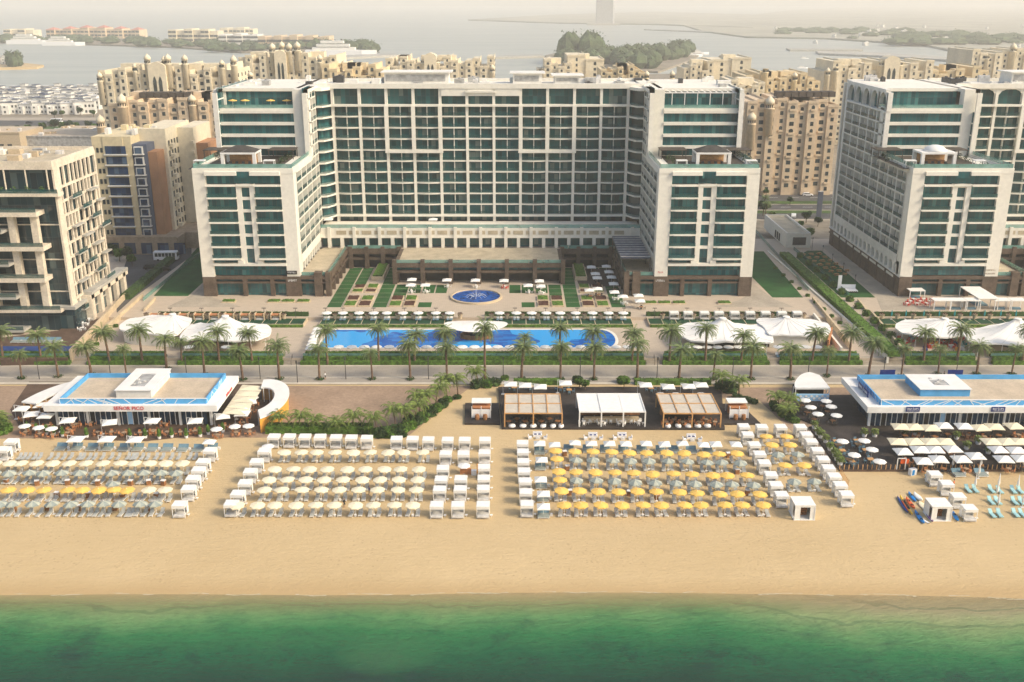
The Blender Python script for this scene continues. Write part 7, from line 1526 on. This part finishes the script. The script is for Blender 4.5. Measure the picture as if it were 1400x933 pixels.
for k in range(8): x = XR - 1.5 - 5.2 * k; fr.box(x - .12, x + .12, YF + 1.4, YF + 1.7, ZY(265, YF), zr - 1.2)
for y in (310, 358, 402, 441): z = ZY(y, YF); fr.box(-190, XR - .6, YF + 2.6, YF + 3.1, z - .25, z)
for k in range(5):
    z = ZY(318 + 45 * k, YF - 3); q = MB(L); q.box(-190, XY(12 + 3 * k, 340, YF), YF - 2.4, YF + 2, z - .6, z); q.build('balcony', M['concrete'], t); q = MB(L); q.box(-190, XY(12 + 3 * k, 340, YF) - .1, YF - 2.3, YF - 2.24, z, z + 1); q.build('glass_railing', M['rail'], t)
fr.build('stone_frame', M['stonelt'], t)
q = MB(L); 
for k in range(9): leaf_blob(q, XR - 3 - k * 3.4, YF + .9, ZY(265, YF), .8, 1.5, 40, rr, .3)
q.build('terrace_plants', M['hedge'], t)
m = MB(L); m.box(-190, XR + 1.0, YF + 1, 252, 7.8, 8.6); m.box(XR - 1, XR + 2.2, 252, YB + 7, 9.4, 10.2); m.build('podium_roof', M['concrete'], t)
m = MB(L)
for k in range(5): y = 252 + k * 5.6; m.box(XR + .8, XR + 2.0, y, y + 1.8, 2, 9.4)
m.box(XR + .8, XR + 2.0, 252, YB + 7, 8.2, 9.39); m.box(XR - 4, XR + 2, 251.6, 252.2, 2, 9.4); m.build('podium_wall', M['stonelt'], t)
m = MB(L); m.box(-190, XR + .3, YF + 1.7, 252, 2, 7.7); m.box(-150, XR + 1.0, 252.2, YB + 6, 2, 9.3); m.build('podium_glazing', M['lbglass'], t)
rr = random.Random(5)
for k in range(26): q = MB(L); x, y = rr.uniform(-150, XR - 4), rr.uniform(YF + 6, YB - 3); q.cbox(x, y, zr + .05, rr.uniform(1, 3.5), rr.uniform(.8, 2.4), rr.uniform(.5, 1.5)); q.build('cooling_unit', M[rr.choice(['pot', 'grey2', 'grey', 'cream'])], t)
t = thing('terrace_pergola', 'flat beige pergola over the cafe terrace of the left corner building', 'pergola', (*P(118, 432, 2.6), 2.6)); m = MB(); m.box(-4, 3, -2.5, 2.5, 2.9, 3.05); m.build('roof', M['screen'], t); cparts('post', M['darkmetal'], t, 'cbox', [(x, y, 0, .12, .12, 2.9) for x in (-3.8, 2.8) for y in (-2.3, 2.3)])
deck([(0, 492), (92, 490), (120, 455), (170, 410), (150, 400), (80, 452), (0, 462)], 2.62, 'deckbrown')
for i in range(8): K['set_w'].put((*P(112 + 5 * i, 452 - 6.5 * i, 2.6), 2.62), i, f'white table set on the cafe strip beside the left corner building, {ORD[i]} from the sea', 'white table sets on the left cafe strip')
for i in range(6): K['lowbed'].put((*P(22 + 11 * i, 468, 2.6), 2.62), 0, f'dark and white daybed below the left corner building, {ORD[i]} from left', 'daybeds below the left corner building')
b = MB(); b.box(-190, P(95, 480, 2.6)[0], P(0, 484, 2.6)[1], P(0, 474, 2.6)[1], 2.55, 2.68); tag(b.build('plunge_pool', M['navyp']), 'narrow dark blue pool below the left corner building', 'pool')
# ---------------------------------------------------------------- yellow and blue apartment tower
Y0 = 327.0; t = thing('apartment_tower', 'yellow tower with dark blue glass bands and slate stripe at the left', 'building', (-120, Y0, 3)); L = lambda x, y, z: (x + 120, y - Y0, z - 3)
zt = ZY(187, Y0); x0, x1, x2, x3 = [XY(q, 240, Y0) for q in (131, 184, 204, 214)]
m = MB(L); m.box(x0, x1, Y0, Y0 + 26, 3, zt); m.box(x0 + 3.6, x0 + 10, Y0 - .25, Y0, 8, zt); m.build('wall', M['yellowwall'], t)
for j in range(11):
    z = zt - 5.5 - 3.35 * j
    m = MB(L); m.box(x0 + 4.2, x0 + 10.8, Y0 - .4, Y0 - .28, z, z + 2.5); m.build('glass_band', M['winnavy'], t)
    m = MB(L); m.box(x0 + 3.8, x0 + 11.2, Y0 - 1.1, Y0 - .2, z - .35, z - .05); m.build('balcony', M['white2'], t)
    for s in (1.2, 2.5): m = MB(L); m.box(x0 + s, x0 + s + .8, Y0 - .06, Y0, z + .4, z + 1.9); m.build('window', M['win'], t)
m = MB(L); m.box(x1, x2, Y0 + .5, Y0 + 20, 3, zt - 2.5); m.build('slate_wall', M['greyblue'], t)
for j in range(11):
    z = zt - 5.5 - 3.35 * j; m = MB(L); m.box(x1 + .8, x2 - 1.2, Y0 - .3, Y0 + .5, z - .3, z + 2.3); m.box(x1 + .5, x2 - .9, Y0 - .8, Y0 + .5, z - .3, z); f_ = m.build('bay_frame', M['white2'], t)
    m = MB(L); m.box(x1 + 1.1, x2 - 1.5, Y0 - .4, Y0 - .3, z + .1, z + 2.0); m.build('pane', M['winnavy'], f_)
m = MB(L); m.box(x2, x3 + .5, Y0 + 1, Y0 + 16, 3, zt - 5); m.build('brick_wall', M['brick'], t)
m = MB(L); m.box(x1, x3 + 1.5, Y0 + 8, Y0 + 34, 6, zt + 1.5); m.box(x3 + 1.5, x3 + 7, Y0 + 20, Y0 + 40, 6, zt + .5); m.build('white_wall', M['creamwall'], t)
m = MB(L); m.box(x3 + 7, x3 + 11, Y0 + 22, Y0 + 36, 6, zt - 5); m.build('brick_wall', M['brick'], t)
for j in range(10):
    for k in range(4): z = zt - 4.5 - 3.35 * j; m = MB(L); y = Y0 + 10 + k * 2.9; m.box(x3 + 1.5, x3 + 1.58, y, y + 1.5, z, z + 1.9) if y < Y0 + 20 else m.box(x3 + 7, x3 + 7.1, y, y + 1, z, z + 2); m.build('window', M['win'], t)
    m = MB(L); z = zt - 4.5 - 3.35 * j; m.box(x3 + 1.5, x3 + 2.8, Y0 + 11, Y0 + 13.4, z - .3, z + .8); m.build('balcony', M['creamwall'], t); m = MB(L); m.box(x3 + 6.2, x3 + 7.0, Y0 + 18.8, Y0 + 20, z - .3, z + .7); m.build('balcony', M['creamwall'], t)
m = MB(L); m.box(x0 + 2, x3 + 6, Y0 - 5, Y0 + 30, 3, 8.4); m.box(x3 + 6, x3 + 14, Y0 + 4, Y0 + 36, 3, 8.4); m.box(x0 + 2, x3 + 6, Y0 - 5.1, Y0 - 4.8, 8.4, 9); m.build('podium', M['brownlt'], t)
for k in range(5): m = MB(L); m.box(x0 + 3 + 5.4 * k, x0 + 6.6 + 5.4 * k, Y0 - 5.08, Y0 - 5, 3.3, 6.9); m.build('shop_window', M['winnavy'], t)
rr = random.Random(8)
for k in range(9): m = MB(L); m.cbox(rr.uniform(x0 + 2, x3), Y0 + rr.uniform(3, 20), zt, rr.uniform(1, 3), rr.uniform(1, 3), rr.uniform(.8, 3)); m.build('roof_unit', M[rr.choice(['white2', 'grey2', 'yellowwall'])], t)
# low grey block and flat roofs between
def block(lab, xa, xb, yt, yb, mt, dep=25, rows=2):
    Y = P(700, yb, 1)[1]; X0, X1 = XY(xa, yt, Y), XY(xb, yt, Y); z = ZY(yt, Y); t = thing('low_building', lab, 'building', ((X0 + X1) / 2, Y, 1)); w = (X1 - X0) / 2
    m = MB(); m.box(-w, w, 0, dep, 0, z - 1); m.box(-w - .3, w + .3, -.3, .3, z - 1.3, z - .6); m.build('wall', M[mt], t); m = MB(); m.box(-w + .3, w - .3, .4, dep - .4, z - 1, z - .9); m.build('roof', M['roofbeige'], t)
    k = int(w * 2 / 4)
    for j in range(rows):
        for i in range(k): m = MB(); x = -w + 2 + 4 * i; zz = (z - 1) * (j + .3) / rows; m.box(x - 1.1, x + 1.1, -.05, .02, zz, zz + 1.6); m.build('window', M['win'], t)
    for i in range(5): m = MB(); m.cbox(rr.uniform(-w + 2, w - 2), rr.uniform(3, dep - 3), z - .9, rr.uniform(1, 3), 2, rr.uniform(.6, 1.6)); m.build('roof_unit', M[rr.choice(['white2', 'grey2', 'pot'])], t)
block('low grey flat roofed building behind the left corner building', 24, 130, 187, 235, 'grey', 30); block('low beige rooftop block at the far left edge', -40, 26, 182, 238, 'pot', 26); block('small pale building behind the yellow tower', 75, 122, 177, 215, 'white2', 16, 1)
block('pale grey block behind the central podium of the right hotel', 1180, 1300, 116, 190, 'white2', 20)
# villas at the far left, each a thing
def make_villa(s):
    t = thing('white_villa', '', 'house'); rr = random.Random(s); m = MB(); m.box(-7, 7, 0, 10, 0, 8.5); m.box(-6, -1, -2.5, 0, 0, 6.5); m.box(1, 5, 2, 8, 8.5, 10.5); m.build('wall', M['white2'], t)
    m = MB(); m.box(-7.4, 7.4, -.4, 10.4, 8.5, 8.8); m.box(.5, 5.5, 1.5, 8.5, 10.5, 10.8); m.build('roof', M[('grey', 'greyblue', 'grey2')[s % 3]], t)
    for z in (1, 4.8):
        for x in (-4.5, .5, 3, 5.2): m = MB(); m.box(x, x + 1.3, -2.56 if x < -1 else -.06, -2.5 if x < -1 else 0, z, z + (1.7 if x >= -1 or z < 4 else 1.2)); m.build('window', M['win'], t)
    return t
VL = [Once(make_villa(s)) for s in range(3)]; c = 0
for r_, (y, n_) in enumerate(((156, 7), (150, 8), (144, 9), (138, 10), (133, 9))):
    for i in range(n_): VL[c % 3].put((*P(-4 + 140 * (i + .3 * (r_ % 2)) / n_, y, 1), .85), R.uniform(-.35, .35), f'white villa with dark roof, {ORD[r_]} row from the highway, {ORD[i]} from left', 'white villas at the far left', R.uniform(.85, 1.1)); c += 1
# ---------------------------------------------------------------- far shore, islands, breakwaters
far_land([(-60, 60), (0, 57), (140, 61), (240, 64), (330, 71), (420, 70), (520, 76), (500, 70), (440, 66), (300, 60), (180, 54), (-60, 50)], 2, 'landcity')
far_land([(-60, 95), (0, 93), (50, 92), (60, 89), (30, 86), (-60, 86)], 2, 'beach' if 'beach' in M else 'sand', 'sandbar')
for q in ([(410, 78), (540, 73), (545, 75), (420, 81)], [(666, 77), (742, 74), (744, 76.3), (670, 78.5)], [(1075, 66), (1180, 66.5), (1180, 68), (1080, 68)], [(1115, 70), (1200, 72), (1310, 79), (1300, 82), (1200, 76), (1120, 73)], [(880, 40), (1000, 45), (1100, 50), (1100, 47), (960, 42)]): far_land(q, 2.5, 'concrete', 'breakwater')
far_land([(760, 92), (900, 98), (945, 82), (960, 73), (900, 66), (770, 70), (745, 76)], 1.5, 'landcity', 'island')
far_land([(1020, 50), (1130, 52), (1260, 60), (1300, 68), (1420, 74), (1700, 76), (1700, 8), (1400, 6), (1200, 9), (1080, 14), (1000, 24), (930, 33), (960, 42)], 3, 'farland', 'shore'); far_land([(640, 27), (760, 31), (900, 33), (1030, 38), (1030, 20), (900, 16), (760, 20)], 3.6, 'farland', 'shore')

def wood(lab, pts, n, r, h, seed, z=1.5):
    rr = random.Random(seed); m = MB()
    for _ in range(n):
        a, c, e = rr.choice(pts); x, y = P(a + rr.uniform(-c, c), e + rr.uniform(-3, 2.5), z); s = rr.uniform(.6, 1.3); m.lathe([(r * .5 * s, z), (r * s, z + h * .35 * s), (r * .8 * s, z + h * .7 * s), (.1, z + h * s)], cx=x, cy=y, n=6, ph=rr.random()); leaf_blob(m, x, y, z, r * 1.15 * s, h * 1.05 * s, 26, rr, 2.0)
    tag(m.build('wood', M['farwood']), lab, 'trees', kind='stuff')
wood('dark hazy wood covering the small island beyond the hotel', [(790, 25, 88), (820, 30, 84), (850, 30, 86), (880, 25, 82), (905, 25, 80), (870, 25, 92), (800, 15, 94), (930, 10, 76)], 260, 11, 17, 3)
wood('tall dark tree clump at the left tip of the island', [(779, 7, 84), (810, 8, 84)], 40, 12, 32, 4); wood('hazy trees on the far promontory behind the left domes', [(455, 20, 68), (480, 20, 70), (420, 25, 66), (500, 10, 72)], 90, 12, 15, 5); wood('faint tree belt on the far crescent shore', [(60, 60, 56), (150, 60, 58), (250, 60, 63), (330, 40, 68), (380, 40, 66)], 150, 12, 10, 6)
wood('faint green plain on the distant right shore', [(1150, 90, 46), (1250, 90, 52), (1350, 60, 56), (1300, 90, 60)], 120, 22, 12, 7); wood('trees on the sandbar at the left edge', [(20, 8, 90)], 20, 5, 14, 8)
M['pinkroof'] = mat('pink_roof', (.55, .22, .17), .85, .1, .1)
def far_hotel(lab, xa, xb, yt, yb, mt, n=5, dome=False):
    Y = P(700, yb, 1)[1]; X0, X1 = XY(xa, yt, Y), XY(xb, yt, Y); h = ZY(yt, Y); t = thing('far_hotel', lab, 'building', ((X0 + X1) / 2, Y, 1)); w = (X1 - X0) / 2; m = MB(); wn = []
    for i in range(n):
        a, c = -w + 2 * w * i / n, -w + 2 * w * (i + 1) / n; hh = h * (1 - .25 * abs(2 * (i + .5) / n - 1) * (1 if dome else .4)) * (.9 if i % 2 else 1); m.box(a, c - .5, (i % 2) * 6, 50, 0, hh)
        k = max(2, int((c - a) / 12)); z = 5
        while z < hh - 5:
            for j in range(k): x = a + (c - a) * (j + .5) / k; q = MB(); q.box(x - 3.6, x + 3.6, (i % 2) * 6 - .4, (i % 2) * 6, z, z + 3.6); wn.append((z * .01, q))
            z += 7.5
    m.build('wall', M[mt], t); parts_limited(wn, 'window', M['win'], t, 'windows', 60)
    m = MB()
    for i in (range(0, n, 2) if dome else ()): a, c = -w + 2 * w * i / n, -w + 2 * w * (i + 1) / n; hh = h * (1 - .25 * abs(2 * (i + .5) / n - 1) * (1 if dome else .4)); m.add([(a, -2, hh), (c, -2, hh), (c, 40, hh), (a, 40, hh), ((a + c) / 2, 20, hh + 5)], [(0, 1, 4), (1, 2, 4), (2, 3, 4), (3, 0, 4)])
    if dome: m.build('roof', M['pinkroof'], t)
far_hotel('hazy white hotel at the far left on the crescent', 4, 43, 40, 52, 'creamwall', 4); far_hotel('wide hazy hotel with pink roofs on the far crescent', 62, 190, 38, 53, 'beige', 11, True)
far_hotel('pale slab hotel on the far crescent right of the pink roofs', 229, 296, 40, 60, 'creamwall', 6); far_hotel('hazy low hotel stepping down behind the slab hotel', 298, 352, 47, 62, 'white2', 5); far_hotel('distant beige hotel with a square corner tower', 352, 450, 49, 68, 'beige', 9)
far_hotel('small distant hotel at the end of the far crescent', 300, 345, 38, 52, 'creamwall', 4)
for i, (x, y) in enumerate(((2, 88), (10, 88), (18, 88))): VL[0].put((*P(x, y, 2), 2), .2, f'pink lit villa on the sandbar, {ORD[i]} from left', 'villas on the sandbar')
rr = random.Random(10)
for i in range(26): VL[i % 3].put((*P(1060 + rr.random() * 340, 36 + rr.random() * 30, 3), 3), rr.random(), f'faint pale house on the distant right shore, {ORD[i]} placed', 'faint houses on the distant right shore', rr.uniform(.5, .9))
def ship(lab, x, y, L, s=1):
    t = thing('yacht', lab, 'boat', (*P(x, y, 0), -.6)); m = MB(); m.prism([(-L / 2, -L * .08), (L * .3, -L * .09), (L / 2, 0), (L * .3, L * .09), (-L / 2, L * .08)], 0, L * .08); m.build('hull', M['plainwhite'], t)
    for k in range(3): m = MB(); m.box(-L * .4 + k * L * .06, L * .2 - k * L * .08, -L * .06, L * .06, L * (.08 + .045 * k), L * (.115 + .045 * k)); m.build('deck_house', M['white2'], t)
ship('large white motor yacht moored off the promontory', 467, 76, 110); ship('white boat beside the wooded island', 938, 77, 50); ship('second white boat at the island tip', 950, 74, 45); ship('tiny boat on the open water right of the island', 1097, 93, 14); ship('tiny dark boat near the right apartments', 1100, 80, 12); ship('white boats below the far left hotel', 42, 60, 90); ship('long pale boat under the pink roofed hotel', 88, 62, 80)
# sail-shaped tower
Y = P(825, 34, 1)[1]; X_ = XY(826, 30, Y); t = thing('sail_tower', 'hazy sail shaped tower standing in the far sea at the top edge', 'tower', (X_, Y, 0)); m = MB(); m.smooth = False
w = 11 / 1380 * Y * .98; hs = 190; prof = [(w * (1 - .5 * (z / hs) ** 2.2), z) for z in [hs * i / 12 for i in range(13)]]
for i in range(12):
    (a, z0), (c, z1) = prof[i], prof[i + 1]; m.add([(-w, -12, z0), (a, -12, z0), (c, -12, z1), (-w + z1 * .01, -12, z1), (-w, 12, z0), (a, 12, z0), (c, 12, z1), (-w + z1 * .01, 12, z1)], [(0, 1, 2, 3), (4, 7, 6, 5), (1, 5, 6, 2), (0, 3, 7, 4)])
m.build('tower_body', M['grey'], t); m = MB()
for i in range(12): (a, z0), (c, z1) = prof[i], prof[i + 1]; m.add([(a, -14, z0), (a + 5, -14, z0), (c + 5, -14, z1), (c, -14, z1), (a, 14, z0), (a + 5, 14, z0), (c + 5, 14, z1), (c, 14, z1)], [(0, 1, 2, 3), (4, 7, 6, 5), (1, 5, 6, 2), (0, 3, 7, 4)])
m.build('curved_mast', M['white2'], t); m = MB(); m.box(-w - 30, w + 25, -30, 30, -2, 6); m.build('island_base', M['concrete'], t); 
# number the look-alikes from left to right so that each label points at one thing
import re
stems = {}
for o in list(COL.objects):
    l = o.get('label')
    if l and o.parent is None and re.search(r'(placed|planted|listed in the \w+ field|in line|by the lounge)$', l): stems.setdefault(l[:l.rindex(',')] + ('|' + l.split(' in the ')[-1] if 'listed' in l else ''), []).append(o)
for st, os_ in stems.items():
    nm, _, wh = st.partition('|')
    for i, o in enumerate(sorted(os_, key=lambda q: q.location.x)): o['label'] = f'{nm}{", " + wh if wh else ""}, {ORD[i]} from the left'
for o in COL.objects:
    l = o.get('label')
    if l and o.parent is None and len(l.replace('-', ' ').split()) > 16: print('LONG', l)
# ================================================================ camera, light, sky
cam = bpy.data.cameras.new('camera'); co = bpy.data.objects.new('camera', cam); COL.objects.link(co)
co.location = (0, 0, H); co.rotation_euler = (pi / 2 - PITCH, 0, 0)
cam.sensor_width = 36; cam.sensor_fit = 'HORIZONTAL'; cam.lens = 36 * FOC / 1400; cam.clip_start = 1; cam.clip_end = 60000
SC.camera = co
AZ, EL = radians(112), radians(37)        # clockwise from +Y: from the right, a little behind the camera
w = bpy.data.worlds.new('World'); SC.world = w; w.use_nodes = True; nt = w.node_tree
bg = nt.nodes['Background']; sk = nt.nodes.new('ShaderNodeTexSky'); sk.sky_type = 'NISHITA'; sk.sun_disc = False
sk.sun_elevation = EL; sk.sun_rotation = AZ; sk.air_density = 1.2; sk.dust_density = 4; sk.ozone_density = .6
nt.links.new(sk.outputs[0], bg.inputs[0]); bg.inputs[1].default_value = SKY_S
sl = bpy.data.lights.new('sun', 'SUN'); so = bpy.data.objects.new('sun', sl); COL.objects.link(so)
sl.energy = SUN_S; sl.angle = radians(13); sl.color = (1, .86, .64)
from mathutils import Vector
d = Vector((sin(AZ) * cos(EL), cos(AZ) * cos(EL), sin(EL)))
so.rotation_euler = d.to_track_quat('Z', 'Y').to_euler(); so.location = (0, 0, 400)
v = SC.view_settings; v.view_transform = 'Standard'; v.look = 'None'; v.exposure = EXPO; v.gamma = 1; v.use_curve_mapping = False
if HAZE:
    m = MB(); m.box(-9000, 9000, -400, 15000, -3, 270)
    k = bpy.data.materials.new('haze_air'); k.use_nodes = True; t = k.node_tree; t.nodes.clear()
    o = t.nodes.new('ShaderNodeOutputMaterial'); p = t.nodes.new('ShaderNodeVolumePrincipled')
    p.inputs['Color'].default_value = (1, .975, .92, 1); p.inputs['Density'].default_value = HAZE; p.inputs['Anisotropy'].default_value = .1
    t.links.new(p.outputs[0], o.inputs['Volume'])
    tag(m.build('haze', k), kind='stuff')
SC.cycles.volume_bounces = 1
